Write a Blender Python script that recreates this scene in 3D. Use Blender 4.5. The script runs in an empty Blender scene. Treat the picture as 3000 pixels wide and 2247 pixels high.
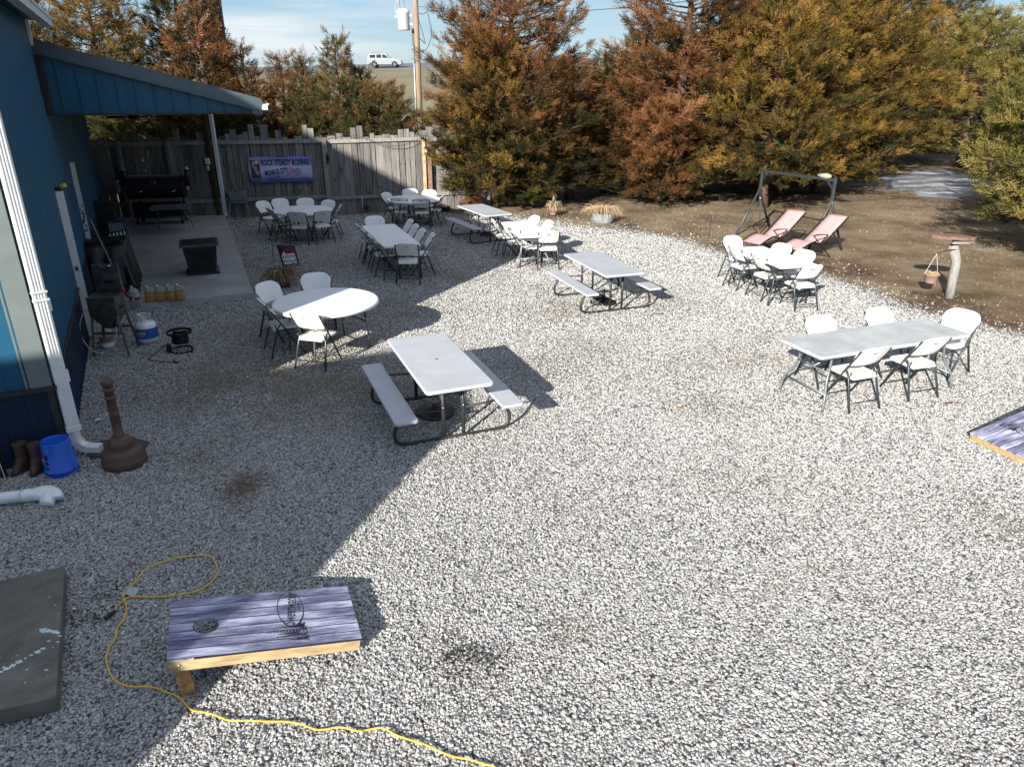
import bpy, bmesh, math, random
import numpy as np
from mathutils import Vector, Matrix, Euler
R = math.radians
SC = bpy.context.scene
COL = SC.collection

# ---------------------------------------------------------------- camera
cam_d = bpy.data.cameras.new('camera'); cam = bpy.data.objects.new('camera', cam_d); COL.objects.link(cam)
cam_d.sensor_width = 36; cam_d.lens = 36 * 2094.2 / 3000
cam_d.clip_start = .05; cam_d.clip_end = 6000
cam.matrix_world = Matrix.Translation((0, 0, 3.654)) @ Matrix.Rotation(R(90 - 22.498), 4, 'X') @ Matrix.Rotation(R(.128), 4, 'Z')
SC.camera = cam
SC.render.resolution_x = 1024; SC.render.resolution_y = 766
# ---------------------------------------------------------------- sun and sky
SUN_AZ, SUN_EL = 26.2, 22.5          # shadows travel towards azimuth 26 degrees right of +Y
sd = Vector((math.sin(R(SUN_AZ)) * math.cos(R(SUN_EL)), math.cos(R(SUN_AZ)) * math.cos(R(SUN_EL)), -math.sin(R(SUN_EL))))
sun_d = bpy.data.lights.new('sun', 'SUN'); sun = bpy.data.objects.new('sun', sun_d); COL.objects.link(sun)
sun_d.energy = 5.0; sun_d.angle = R(.53); sun_d.color = (1, .95, .87)
sun.rotation_euler = sd.to_track_quat('-Z', 'Y').to_euler()
wd = bpy.data.worlds.new('World'); SC.world = wd; wd.use_nodes = True
wt = wd.node_tree; wt.nodes.clear()
sky = wt.nodes.new('ShaderNodeTexSky'); sky.sky_type = 'NISHITA'; sky.sun_disc = False
sky.sun_elevation = R(SUN_EL); sky.sun_rotation = R(180 + SUN_AZ)
sky.air_density = 1.0; sky.dust_density = 0.0; sky.ozone_density = 1.5; sky.altitude = 300
bg = wt.nodes.new('ShaderNodeBackground'); bg.inputs['Strength'].default_value = .1
wo = wt.nodes.new('ShaderNodeOutputWorld')
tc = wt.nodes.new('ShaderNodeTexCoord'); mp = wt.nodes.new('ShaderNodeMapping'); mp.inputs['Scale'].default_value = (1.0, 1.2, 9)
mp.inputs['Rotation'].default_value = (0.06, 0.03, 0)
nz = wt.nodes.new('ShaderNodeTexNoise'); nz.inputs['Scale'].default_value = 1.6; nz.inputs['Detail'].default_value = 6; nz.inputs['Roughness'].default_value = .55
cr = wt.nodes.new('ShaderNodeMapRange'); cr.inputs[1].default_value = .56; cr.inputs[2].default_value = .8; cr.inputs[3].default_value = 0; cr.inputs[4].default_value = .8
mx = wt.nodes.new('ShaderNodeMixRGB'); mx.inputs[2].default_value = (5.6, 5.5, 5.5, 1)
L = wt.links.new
L(tc.outputs['Generated'], mp.inputs[0]); L(mp.outputs[0], nz.inputs[0]); L(nz.outputs[0], cr.inputs[0]); # cirrus streaks, plus an unseen overhead veil added to lift the ambient light
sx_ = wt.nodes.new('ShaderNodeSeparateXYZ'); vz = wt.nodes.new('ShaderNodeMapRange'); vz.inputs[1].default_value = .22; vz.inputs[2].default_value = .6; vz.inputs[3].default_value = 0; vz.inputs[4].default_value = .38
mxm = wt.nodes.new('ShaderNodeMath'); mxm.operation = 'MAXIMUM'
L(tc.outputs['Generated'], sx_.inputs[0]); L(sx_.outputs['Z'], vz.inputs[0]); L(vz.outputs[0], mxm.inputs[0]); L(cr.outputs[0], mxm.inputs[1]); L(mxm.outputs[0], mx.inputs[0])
# soft shoulder on the very bright low sky, so it does not blow out
ad = wt.nodes.new('ShaderNodeVectorMath'); ad.operation = 'ADD'; ad.inputs[1].default_value = (6.5, 6.5, 6.5)
dv = wt.nodes.new('ShaderNodeVectorMath'); dv.operation = 'DIVIDE'; sc_ = wt.nodes.new('ShaderNodeVectorMath'); sc_.operation = 'SCALE'; sc_.inputs['Scale'].default_value = 6.5
tn = wt.nodes.new('ShaderNodeVectorMath'); tn.operation = 'MULTIPLY'; tn.inputs[1].default_value = (.58, .88, 1.36); L(sky.outputs[0], tn.inputs[0])
L(tn.outputs[0], ad.inputs[0]); L(tn.outputs[0], dv.inputs[0]); L(ad.outputs[0], dv.inputs[1]); L(dv.outputs[0], sc_.inputs[0])
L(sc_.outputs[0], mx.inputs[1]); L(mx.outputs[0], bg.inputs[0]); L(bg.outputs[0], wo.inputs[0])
SC.view_settings.view_transform = 'Standard'; SC.view_settings.look = 'None'
SC.view_settings.exposure = 1.02; SC.view_settings.gamma = 1
SC.cycles.max_bounces = 6; SC.cycles.transparent_max_bounces = 6
SC.cycles.use_adaptive_sampling = True

# ---------------------------------------------------------------- helpers
def tag(o, label=None, cat=None, group=None, kind=None):
    if label: o['label'] = label
    if cat: o['category'] = cat
    if group: o['group'] = group
    if kind: o['kind'] = kind
    return o
def empty(name, loc=(0, 0, 0), rz=0, label=None, cat=None, group=None):
    o = bpy.data.objects.new(name, None); COL.objects.link(o); o.location = loc; o.rotation_euler = (0, 0, rz)
    o.empty_display_size = .1
    return tag(o, label, cat, group)
def copy_tree(o, parent=None):
    c = o.copy(); COL.objects.link(c)
    if parent is not None:
        c.parent = parent; c.matrix_parent_inverse = o.matrix_parent_inverse.copy()
    for ch in list(o.children): copy_tree(ch, c)
    return c
class MB:
    """collects shapes, then links them as one mesh object"""
    def __init__(s): s.v = []; s.f = []; s.m = []; s.s = []
    def add(s, vs, fs, mi=0, sm=False, M=None):
        b = len(s.v)
        if M is not None: vs = [M @ Vector(p) for p in vs]
        s.v += [tuple(p) for p in vs]
        for f in fs: s.f.append(tuple(b + i for i in f)); s.m.append(mi); s.s.append(sm)
        return s
    def box(s, c, d, mi=0, rz=0, M=None):
        x, y, z = d[0] / 2, d[1] / 2, d[2] / 2
        T = Matrix.Translation(c) @ Matrix.Rotation(rz, 4, 'Z')
        if M is not None: T = M @ T
        vs = [(-x, -y, -z), (x, -y, -z), (x, y, -z), (-x, y, -z), (-x, -y, z), (x, -y, z), (x, y, z), (-x, y, z)]
        return s.add(vs, [(0, 3, 2, 1), (4, 5, 6, 7), (0, 1, 5, 4), (1, 2, 6, 5), (2, 3, 7, 6), (3, 0, 4, 7)], mi, False, T)
    def beam(s, a, b, w, h, mi=0, up=(0, 0, 1)):
        a = Vector(a); b = Vector(b); d = (b - a); Ln = d.length; d.normalize()
        u = Vector(up); x = d.cross(u).normalized(); z = x.cross(d)
        T = Matrix((( x.x, d.x, z.x, 0), (x.y, d.y, z.y, 0), (x.z, d.z, z.z, 0), (0, 0, 0, 1)))
        T = Matrix.Translation((a + b) / 2) @ T
        return s.box((0, 0, 0), (w, Ln, h), mi, 0, T)
    def tube(s, pts, r, n=8, mi=0, closed=False, caps=True, flat=1.0):
        pts = [Vector(p) for p in pts]; k = len(pts)
        rs = r if isinstance(r, (list, tuple)) else [r] * k
        vs = []; fs = []; prev = None
        for i, p in enumerate(pts):
            if closed: d = pts[(i + 1) % k] - pts[i - 1]
            else: d = pts[min(i + 1, k - 1)] - pts[max(i - 1, 0)]
            d.normalize()
            if prev is None:
                u = Vector((0, 0, 1)) if abs(d.z) < .9 else Vector((1, 0, 0))
                x = d.cross(u).normalized()
            else:
                x = (prev - d * prev.dot(d)).normalized()
            prev = x; y = d.cross(x)
            for j in range(n):
                a = 2 * math.pi * j / n
                vs.append(p + (x * math.cos(a) + y * math.sin(a) * flat) * rs[i])
        for i in range(k if closed else k - 1):
            for j in range(n):
                a = i * n + j; b = i * n + (j + 1) % n; i2 = (i + 1) % k
                fs.append((a, b, i2 * n + (j + 1) % n, i2 * n + j))
        if caps and not closed: fs += [tuple(range(n))[::-1], tuple((k - 1) * n + j for j in range(n))]
        return s.add(vs, fs, mi, n > 5)
    def lathe(s, prof, n=24, mi=0, M=None, cap=True, sm=True):
        vs = []; fs = []
        for (r, z) in prof:
            for j in range(n):
                a = 2 * math.pi * j / n; vs.append((r * math.cos(a), r * math.sin(a), z))
        k = len(prof)
        for i in range(k - 1):
            for j in range(n):
                a = i * n + j; b = i * n + (j + 1) % n
                fs.append((a, b, b + n, a + n))
        s.add(vs, fs, mi, sm, M)
        if cap:
            s.add(vs[:n], [tuple(range(n))[::-1]], mi, False, M); s.add(vs[-n:], [tuple(range(n))], mi, False, M)
        return s
    def prism(s, poly, z0, z1, mi=0, M=None, mi_top=None):
        n = len(poly)
        vs = [(p[0], p[1], z0) for p in poly] + [(p[0], p[1], z1) for p in poly]
        s.add(vs, [tuple(range(n))[::-1]] + [(i, (i + 1) % n, n + (i + 1) % n, n + i) for i in range(n)], mi, False, M)
        return s.add(vs[n:], [tuple(range(n))], mi if mi_top is None else mi_top, False, M)
    def slab(s, Lx, Ly, r, z0, z1, b=.01, mi=0, M=None, c=(0, 0), lip=0):
        """rounded-corner slab with softened edges, optional raised lip"""
        def ring(e, z, rr):
            out = []
            for cx, cy, a0 in ((1, 1, 0), (-1, 1, 90), (-1, -1, 180), (1, -1, 270)):
                for q in range(6):
                    a = R(a0 + q * 18)
                    out.append((c[0] + cx * (Lx / 2 - r) + math.cos(a) * (r - e), c[1] + cy * (Ly / 2 - r) + math.sin(a) * (r - e), z))
            return out
        rings = [ring(b, z0, r), ring(0, z0 + b, r), ring(0, z1 - b, r), ring(b * .3, z1 - b * .3, r), ring(b, z1, r)]
        if lip: rings += [ring(b + .012, z1, r), ring(b + .02, z1 - lip, r)]
        vs = [p for q in rings for p in q]; n = 24; fs = []
        for i in range(len(rings) - 1):
            for j in range(n): fs.append((i * n + j, i * n + (j + 1) % n, (i + 1) * n + (j + 1) % n, (i + 1) * n + j))
        fs += [tuple(range(n))[::-1], tuple((len(rings) - 1) * n + j for j in range(n))]
        return s.add(vs, fs, mi, False, M)
    def build(s, name, mats, parent=None, loc=None, rz=0, bevel=0, smooth=None, solid=0):
        me = bpy.data.meshes.new(name); me.from_pydata(s.v, [], s.f)
        if not isinstance(mats, (list, tuple)): mats = [mats]
        for m in mats: me.materials.append(m)
        me.polygons.foreach_set('material_index', s.m)
        me.polygons.foreach_set('use_smooth', s.s if smooth is None else [smooth] * len(s.f))
        me.update()
        o = bpy.data.objects.new(name, me); COL.objects.link(o)
        if parent is not None: o.parent = parent
        if loc is not None: o.location = loc
        if rz: o.rotation_euler = (0, 0, rz)
        if solid:
            q = o.modifiers.new('solid', 'SOLIDIFY'); q.thickness = solid; q.offset = 0
        if bevel:
            q = o.modifiers.new('bevel', 'BEVEL'); q.width = bevel; q.segments = 2; q.limit_method = 'ANGLE'; q.angle_limit = R(40)
        return o
def arc(c, r, a0, a1, n, plane='xz', y=0):
    out = []
    for i in range(n + 1):
        a = R(a0 + (a1 - a0) * i / n); u = c[0] + r * math.cos(a); v = c[1] + r * math.sin(a)
        out.append((u, y, v) if plane == 'xz' else ((y, u, v) if plane == 'yz' else (u, v, y)))
    return out
def smooth_path(pts, k=4):
    """Catmull-Rom through pts"""
    P = [Vector(p) for p in pts]; out = []
    for i in range(len(P) - 1):
        a = P[max(i - 1, 0)]; b = P[i]; c = P[i + 1]; d = P[min(i + 2, len(P) - 1)]
        for j in range(k):
            t = j / k
            out.append(.5 * ((2 * b) + (c - a) * t + (2 * a - 5 * b + 4 * c - d) * t * t + (3 * b - a - 3 * c + d) * t ** 3))
    out.append(P[-1]); return out
def text_geo(txt, size, shear=0, bold=0, width=None, spacing=1.0):
    cu = bpy.data.curves.new('text', 'FONT'); cu.body = txt; cu.size = size; cu.shear = shear; cu.offset = bold
    cu.align_x = 'CENTER'; cu.align_y = 'CENTER'; cu.space_character = spacing; cu.resolution_u = 3
    o = bpy.data.objects.new('text', cu); COL.objects.link(o)
    dg = bpy.context.evaluated_depsgraph_get(); me = bpy.data.meshes.new_from_object(o.evaluated_get(dg))
    vs = [tuple(v.co) for v in me.vertices]; fs = [tuple(p.vertices) for p in me.polygons]
    bpy.data.objects.remove(o); bpy.data.curves.remove(cu); bpy.data.meshes.remove(me)
    if width and vs:
        w = max(v[0] for v in vs) - min(v[0] for v in vs); k = width / w
        vs = [(v[0] * k, v[1], v[2]) for v in vs]
    return vs, fs

# ---------------------------------------------------------------- materials
def nodes(m):
    m.use_nodes = True; nt = m.node_tree
    return nt, nt.nodes['Principled BSDF'], nt.links.new
def N(nt, t, **kw):
    n = nt.nodes.new('ShaderNode' + t)
    for k, v in kw.items():
        if k.startswith('_'): setattr(n, k[1:], v)
        elif k.startswith('i') and k[1:].isdigit(): n.inputs[int(k[1:])].default_value = v
        else: n.inputs[k].default_value = v
    return n
def ramp(nt, stops):
    r = nt.nodes.new('ShaderNodeValToRGB'); e = r.color_ramp.elements
    e[0].position, e[0].color = stops[0][0], (*stops[0][1], 1); e[1].position, e[1].color = stops[-1][0], (*stops[-1][1], 1)
    for p, c in stops[1:-1]: x = e.new(p); x.color = (*c, 1)
    return r
def mat(name, col, rough=.5, metal=0, var=.12, scale=6, bump=0, bscale=60, spec=None, stretch=None, dirt=None):
    m = bpy.data.materials.new(name); nt, b, L = nodes(m)
    b.inputs['Roughness'].default_value = rough; b.inputs['Metallic'].default_value = metal
    if spec is not None: b.inputs['Specular IOR Level'].default_value = spec
    co = N(nt, 'TexCoord'); src = co.outputs['Object']
    if stretch:
        mpn = N(nt, 'Mapping'); mpn.inputs['Scale'].default_value = stretch; L(src, mpn.inputs[0]); src = mpn.outputs[0]
    n1 = N(nt, 'TexNoise', Scale=scale, Detail=6, Roughness=.6); L(src, n1.inputs[0])
    c0 = tuple(max(0, c * (1 - var * 1.6)) for c in col); c1 = tuple(min(1, c * (1 + var * 1.6)) for c in col)
    rp = ramp(nt, [(.3, c0), (.7, c1)]); L(n1.outputs[0], rp.inputs[0]); out = rp.outputs[0]
    if dirt:
        n2 = N(nt, 'TexNoise', Scale=scale * .35 + 1.3, Detail=8, Roughness=.75); L(src, n2.inputs[0])
        mr = N(nt, 'MapRange', i1=.5, i2=.72, i3=0, i4=.75); L(n2.outputs[0], mr.inputs[0])
        mm = N(nt, 'MixRGB', i2=(*dirt, 1)); L(mr.outputs[0], mm.inputs[0]); L(out, mm.inputs[1]); out = mm.outputs[0]
    L(out, b.inputs['Base Color'])
    if bump:
        n3 = N(nt, 'TexNoise', Scale=bscale, Detail=4); L(src, n3.inputs[0])
        bp = N(nt, 'Bump', Strength=bump, Distance=.01); L(n3.outputs[0], bp.inputs['Height']); L(bp.outputs[0], b.inputs['Normal'])
    return m
M = {}
M['white_plastic'] = mat('white_plastic', (.78, .78, .76), .45, var=.03, scale=3, bump=.08, bscale=250, dirt=(.62, .61, .57))
M['chair_white'] = mat('chair_white', (.80, .79, .76), .42, var=.03, scale=4, bump=.1, bscale=300, dirt=(.68, .66, .61))
M['grey_plastic'] = mat('grey_plastic', (.45, .465, .49), .40, var=.05, scale=3, bump=.1, bscale=300, dirt=(.39, .40, .41))
M['worn_plastic'] = mat('worn_plastic', (.37, .39, .38), .5, var=.1, scale=2.5, bump=.1, bscale=200, dirt=(.27, .28, .28))
M['leg_metal'] = mat('leg_metal', (.045, .055, .06), .38, .3, var=.15)
M['bronze_metal'] = mat('bronze_metal', (.030, .032, .030), .5, .1, var=.2, bump=.1, bscale=150)
M['table_leg'] = mat('table_leg', (.22, .24, .25), .4, .5, var=.15)
M['black_metal'] = mat('black_metal', (.012, .012, .013), .42, .3, var=.3)
M['black_iron'] = mat('black_iron', (.015, .014, .013), .6, .4, var=.4, bump=.2, bscale=90)
M['black_plastic'] = mat('black_plastic', (.014, .014, .014), .5, var=.2)
M['dark_slot'] = mat('dark_slot', (.02, .02, .02), .8, var=.1)
M['steel'] = mat('steel', (.16, .15, .145), .42, .75, var=.35, scale=7, bump=.06, bscale=80, dirt=(.06, .055, .05))
M['chrome'] = mat('chrome', (.75, .75, .75), .2, 1, var=.03)
M['galvanised'] = mat('galvanised', (.33, .37, .40), .42, .65, var=.18, scale=14, bump=.05)
M['white_metal'] = mat('white_metal', (.80, .80, .78), .32, .1, var=.03, scale=5, dirt=(.66, .65, .6))
M['grey_trim'] = mat('grey_trim', (.17, .20, .19), .4, .1, var=.06, scale=4)
M['roof_metal'] = mat('roof_metal', (.09, .12, .14), .38, .3, var=.08)
M['dark_trim'] = mat('dark_trim', (.025, .028, .03), .45, .1)
M['soffit'] = mat('soffit', (.03, .028, .025), .8)
M['blue_bucket'] = mat('blue_bucket', (.004, .085, .48), .38, var=.08, scale=5, bump=.05, bscale=200)
M['black_print'] = mat('black_print', (.012, .012, .02), .6)
M['brown_plastic'] = mat('brown_plastic', (.085, .04, .026), .48, var=.1, bump=.25, bscale=220)
M['dark_brown_plastic'] = mat('dark_brown_plastic', (.022, .015, .013), .42, var=.2)
M['leather'] = mat('leather', (.06, .03, .018), .65, var=.35, scale=14, bump=.4, bscale=60)
M['rubber'] = mat('rubber', (.06, .055, .052), .85, var=.2, bump=.4, bscale=120)
M['pink_fabric'] = mat('pink_fabric', (.50, .30, .29), .85, var=.06, scale=8, bump=.25, bscale=500)
M['pink_edge'] = mat('pink_edge', (.42, .20, .20), .85)
M['tan_fabric'] = mat('tan_fabric', (.36, .30, .22), .9, var=.15, bump=.5, bscale=20)
M['tarp'] = mat('tarp', (.010, .010, .011), .38, var=.5, scale=5, bump=.9, bscale=9)
M['terracotta'] = mat('terracotta', (.34, .21, .165), .7, var=.08, bump=.2)
M['stone_pot'] = mat('stone_pot', (.22, .23, .23), .8, var=.25, scale=9, bump=.9, bscale=12, dirt=(.33, .33, .31))
M['straw'] = mat('straw', (.42, .30, .17), .85, var=.3, scale=12)
M['dry_brown'] = mat('dry_brown', (.16, .10, .06), .9, var=.35, scale=20)
M['leaf_litter'] = mat('leaf_litter', (.17, .06, .03), .8, var=.5, scale=9)
M['black_litter'] = mat('black_litter', (.015, .013, .012), .7, var=.4, scale=20)
M['cord_yellow'] = mat('cord_yellow', (.80, .46, .03), .45, var=.05)
M['grey_hose'] = mat('grey_hose', (.36, .35, .33), .5)
M['rust'] = mat('rust', (.17, .06, .025), .85, .2, var=.4, scale=14, bump=.5, dirt=(.05, .03, .02))
M['red_paint'] = mat('red_paint', (.42, .02, .02), .45)
M['yellow_plastic'] = mat('yellow_plastic', (.75, .50, .01), .4)
M['grey_wood'] = mat('grey_wood', (.27, .25, .23), .85, var=.25, scale=5, stretch=(9, 9, 1), bump=.5, bscale=14)
M['handle_wood'] = mat('handle_wood', (.16, .125, .095), .8, var=.2)
M['pale_wood'] = mat('pale_wood', (.42, .30, .155), .75, var=.25, scale=5, bump=.2, stretch=(1, 5, 5), dirt=(.30, .22, .13))
M['leg_wood'] = mat('leg_wood', (.38, .20, .08), .75, var=.4, scale=18)
M['post_wood'] = mat('post_wood', (.055, .032, .02), .85, var=.2)
M['brown_board'] = mat('brown_board', (.20, .115, .08), .8, var=.3, scale=5, stretch=(2, 12, 6), bump=.5)
M['bark'] = mat('bark', (.10, .055, .035), .95, var=.45, scale=9, stretch=(5, 5, .8), bump=1, bscale=14)
M['pole_wood'] = mat('pole_wood', (.27, .19, .125), .85, var=.2, scale=5, stretch=(5, 5, .3), bump=.3)
M['concrete'] = mat('concrete', (.37, .365, .355), .85, var=.1, scale=1.6, bump=.25, bscale=60, dirt=(.24, .235, .22))
M['stoop_concrete'] = mat('stoop_concrete', (.15, .135, .115), .9, var=.22, scale=4, bump=.6, bscale=45, dirt=(.10, .092, .08))
M['paint_splash'] = mat('paint_splash', (.55, .66, .66), .6)
M['asphalt'] = mat('asphalt', (.13, .13, .13), .9, var=.1, scale=.4)
M['shoulder'] = mat('shoulder', (.46, .44, .40), .95, var=.1, scale=.6)
M['car_silver'] = mat('car_silver', (.27, .30, .32), .3, .3, var=.02)
M['car_glass'] = mat('car_glass', (.02, .03, .035), .08)
M['tyre'] = mat('tyre', (.02, .02, .02), .8)
M['paper'] = mat('paper', (.75, .78, .8), .7)
M['transformer'] = mat('transformer', (.62, .65, .66), .4, .1, var=.04)
M['wire'] = mat('wire', (.05, .05, .055), .6)
M['guy_wire'] = mat('guy_wire', (.45, .45, .45), .4, .5)
M['green_wire'] = mat('green_wire', (.03, .10, .08), .6)
M['navy'] = mat('navy', (.012, .02, .04), .6)

def metal_siding(name, col, dirt=.3):
    m = bpy.data.materials.new(name); nt, b, L = nodes(m)
    b.inputs['Roughness'].default_value = .42; b.inputs['Specular IOR Level'].default_value = .35
    co = N(nt, 'TexCoord'); mpn = N(nt, 'Mapping'); mpn.inputs['Scale'].default_value = (6, 6, .5); L(co.outputs['Object'], mpn.inputs[0])
    n = N(nt, 'TexNoise', Scale=1.5, Detail=8, Roughness=.7); L(mpn.outputs[0], n.inputs[0])
    r = ramp(nt, [(.3, tuple(c * .85 for c in col)), (.68, tuple(min(1, c * 1.12) for c in col)), (.86, tuple(c * .6 + .045 for c in col))])
    L(n.outputs[0], r.inputs[0]); L(r.outputs[0], b.inputs['Base Color'])
    n2 = N(nt, 'TexNoise', Scale=2.2, Detail=3); L(co.outputs['Object'], n2.inputs[0])
    bp = N(nt, 'Bump', Strength=.12, Distance=.03); L(n2.outputs[0], bp.inputs['Height']); L(bp.outputs[0], b.inputs['Normal'])
    return m
M['siding_blue'] = metal_siding('siding_blue', (.014, .092, .165))
M['siding_navy'] = metal_siding('siding_navy', (.008, .020, .045))
def glassy(name, col, rough, trans):
    m = mat(name, col, rough, var=.04); b = m.node_tree.nodes['Principled BSDF']; b.inputs['Transmission Weight'].default_value = trans
    b.inputs['IOR'].default_value = 1.35; return m
M['jug_plastic'] = glassy('jug_plastic', (.62, .66, .68), .35, .35)
M['jug_amber'] = glassy('jug_amber', (.55, .25, .08), .35, .3)
M['jug_upper'] = glassy('jug_upper', (.45, .38, .18), .35, .3)
M['table_glass'] = mat('table_glass', (.13, .17, .19), .25, .1, var=.1)

def fence_mat():
    m = bpy.data.materials.new('weathered_boards'); nt, b, L = nodes(m); b.inputs['Roughness'].default_value = .85; b.inputs['Specular IOR Level'].default_value = .2
    ge = N(nt, 'NewGeometry'); co = N(nt, 'TexCoord')
    add = N(nt, 'VectorMath', _operation='ADD'); sc = N(nt, 'VectorMath', _operation='SCALE'); sc.inputs['Scale'].default_value = 37
    cm = N(nt, 'CombineXYZ'); L(ge.outputs['Random Per Island'], cm.inputs[0]); L(ge.outputs['Random Per Island'], cm.inputs[2]); L(cm.outputs[0], sc.inputs[0])
    L(co.outputs['Object'], add.inputs[0]); L(sc.outputs[0], add.inputs[1])
    mpn = N(nt, 'Mapping'); mpn.inputs['Scale'].default_value = (14, 14, .9); L(add.outputs[0], mpn.inputs[0])
    n = N(nt, 'TexNoise', Scale=1.4, Detail=10, Roughness=.68, Distortion=.6); L(mpn.outputs[0], n.inputs[0])
    r = ramp(nt, [(.25, (.06, .05, .044)), (.42, (.145, .13, .118)), (.58, (.23, .215, .20)), (.8, (.35, .34, .325))]); L(n.outputs[0], r.inputs[0])
    mr = N(nt, 'MapRange', i1=0, i2=1, i3=.62, i4=1.25); L(ge.outputs['Random Per Island'], mr.inputs[0])
    mu = N(nt, 'VectorMath', _operation='SCALE'); L(r.outputs[0], mu.inputs[0]); L(mr.outputs[0], mu.inputs['Scale'])
    n2 = N(nt, 'TexNoise', Scale=5, Detail=3); L(add.outputs[0], n2.inputs[0])
    k = N(nt, 'MapRange', i1=.64, i2=.72, i3=0, i4=.7); L(n2.outputs[0], k.inputs[0])
    mm = N(nt, 'MixRGB', i2=(.05, .04, .035, 1)); L(k.outputs[0], mm.inputs[0]); L(mu.outputs[0], mm.inputs[1]); L(mm.outputs[0], b.inputs['Base Color'])
    bp = N(nt, 'Bump', Strength=.5, Distance=.02); L(n.outputs[0], bp.inputs['Height']); L(bp.outputs[0], b.inputs['Normal'])
    return m
M['boards'] = fence_mat()
def plank_print():
    """blue-violet printed plank face of the bag-toss boards, x runs along the board"""
    m = bpy.data.materials.new('plank_print'); nt, b, L = nodes(m); b.inputs['Roughness'].default_value = .38
    co = N(nt, 'TexCoord'); sp = N(nt, 'SeparateXYZ'); L(co.outputs['Object'], sp.inputs[0])
    wv = N(nt, 'TexNoise', Scale=1.2, Detail=2); L(co.outputs['Object'], wv.inputs[0])
    wm = N(nt, 'Math', _operation='MULTIPLY_ADD', i1=.03); L(wv.outputs[0], wm.inputs[0]); L(sp.outputs['Y'], wm.inputs[2])
    y = N(nt, 'Math', _operation='MULTIPLY_ADD', i1=1 / .0872, i2=3.33); L(wm.outputs[0], y.inputs[0])
    fl = N(nt, 'Math', _operation='FLOOR'); L(y.outputs[0], fl.inputs[0]); fr = N(nt, 'Math', _operation='FRACT'); L(y.outputs[0], fr.inputs[0])
    of = N(nt, 'Math', _operation='MULTIPLY', i1=7.31); L(fl.outputs[0], of.inputs[0])
    cm = N(nt, 'CombineXYZ'); L(sp.outputs['X'], cm.inputs[0]); L(y.outputs[0], cm.inputs[1]); L(of.outputs[0], cm.inputs[2])
    mp1 = N(nt, 'Mapping'); mp1.inputs['Scale'].default_value = (2.2, .7, 1); L(cm.outputs[0], mp1.inputs[0])
    n1 = N(nt, 'TexNoise', Scale=1.0, Detail=2.5, Roughness=.5); L(mp1.outputs[0], n1.inputs[0])
    mp2 = N(nt, 'Mapping'); mp2.inputs['Scale'].default_value = (3.5, 3.0, 1); L(cm.outputs[0], mp2.inputs[0])
    n2 = N(nt, 'TexNoise', Scale=1.6, Detail=8, Roughness=.75, Distortion=.5); L(mp2.outputs[0], n2.inputs[0])
    a = N(nt, 'Math', _operation='MULTIPLY_ADD', i1=.55); L(n2.outputs[0], a.inputs[0]); 
    a2 = N(nt, 'Math', _operation='MULTIPLY', i1=.5); L(n1.outputs[0], a2.inputs[0]); L(a2.outputs[0], a.inputs[2])
    r = ramp(nt, [(.36, (.045, .045, .08)), (.45, (.12, .12, .20)), (.53, (.26, .26, .37)), (.62, (.56, .56, .66))]); L(a.outputs[0], r.inputs[0])
    e1 = N(nt, 'Math', _operation='LESS_THAN', i1=.10); L(fr.outputs[0], e1.inputs[0])
    mm = N(nt, 'MixRGB', i2=(.02, .018, .035, 1)); L(e1.outputs[0], mm.inputs[0]); L(r.outputs[0], mm.inputs[1]); L(mm.outputs[0], b.inputs['Base Color'])
    return m
M['plank_print'] = plank_print()
def banner_mat():
    m = bpy.data.materials.new('banner_print'); nt, b, L = nodes(m); b.inputs['Roughness'].default_value = .5
    co = N(nt, 'TexCoord'); sp = N(nt, 'SeparateXYZ'); L(co.outputs['Object'], sp.inputs[0])
    n = N(nt, 'TexNoise', Scale=1.5, Detail=2); L(co.outputs['Object'], n.inputs[0])
    ab = N(nt, 'Math', _operation='ABSOLUTE'); L(sp.outputs['Z'], ab.inputs[0])
    a = N(nt, 'Math', _operation='MULTIPLY_ADD', i1=1.6); L(ab.outputs[0], a.inputs[0]); L(n.outputs[0], a.inputs[2])
    r = ramp(nt, [(.45, (.62, .64, .80)), (.75, (.38, .40, .66)), (1, (.13, .14, .40))]); L(a.outputs[0], r.inputs[0]); L(r.outputs[0], b.inputs['Base Color'])
    return m
M['banner'] = banner_mat()
M['banner_photo'] = mat('banner_photo', (.05, .035, .04), .5, var=.6, scale=5)
M['banner_glove'] = mat('banner_glove', (.40, .26, .42), .5, var=.25, scale=6)
M['banner_hand'] = mat('banner_hand', (.45, .25, .26), .5, var=.25, scale=12)
M['banner_white'] = mat('banner_white', (.6, .6, .72), .5, var=.05)
M['flag_dusk'] = mat('flag_dusk', (.05, .025, .05), .8, var=.3, scale=6)
M['flag_green'] = mat('flag_green', (.10, .13, .06), .8)
M['fire_top'] = mat('fire_top', (.07, .08, .09), .35, var=.3, scale=12)
M['bottle_blue'] = mat('bottle_blue', (.10, .25, .35), .4, var=.4, scale=9)
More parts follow.
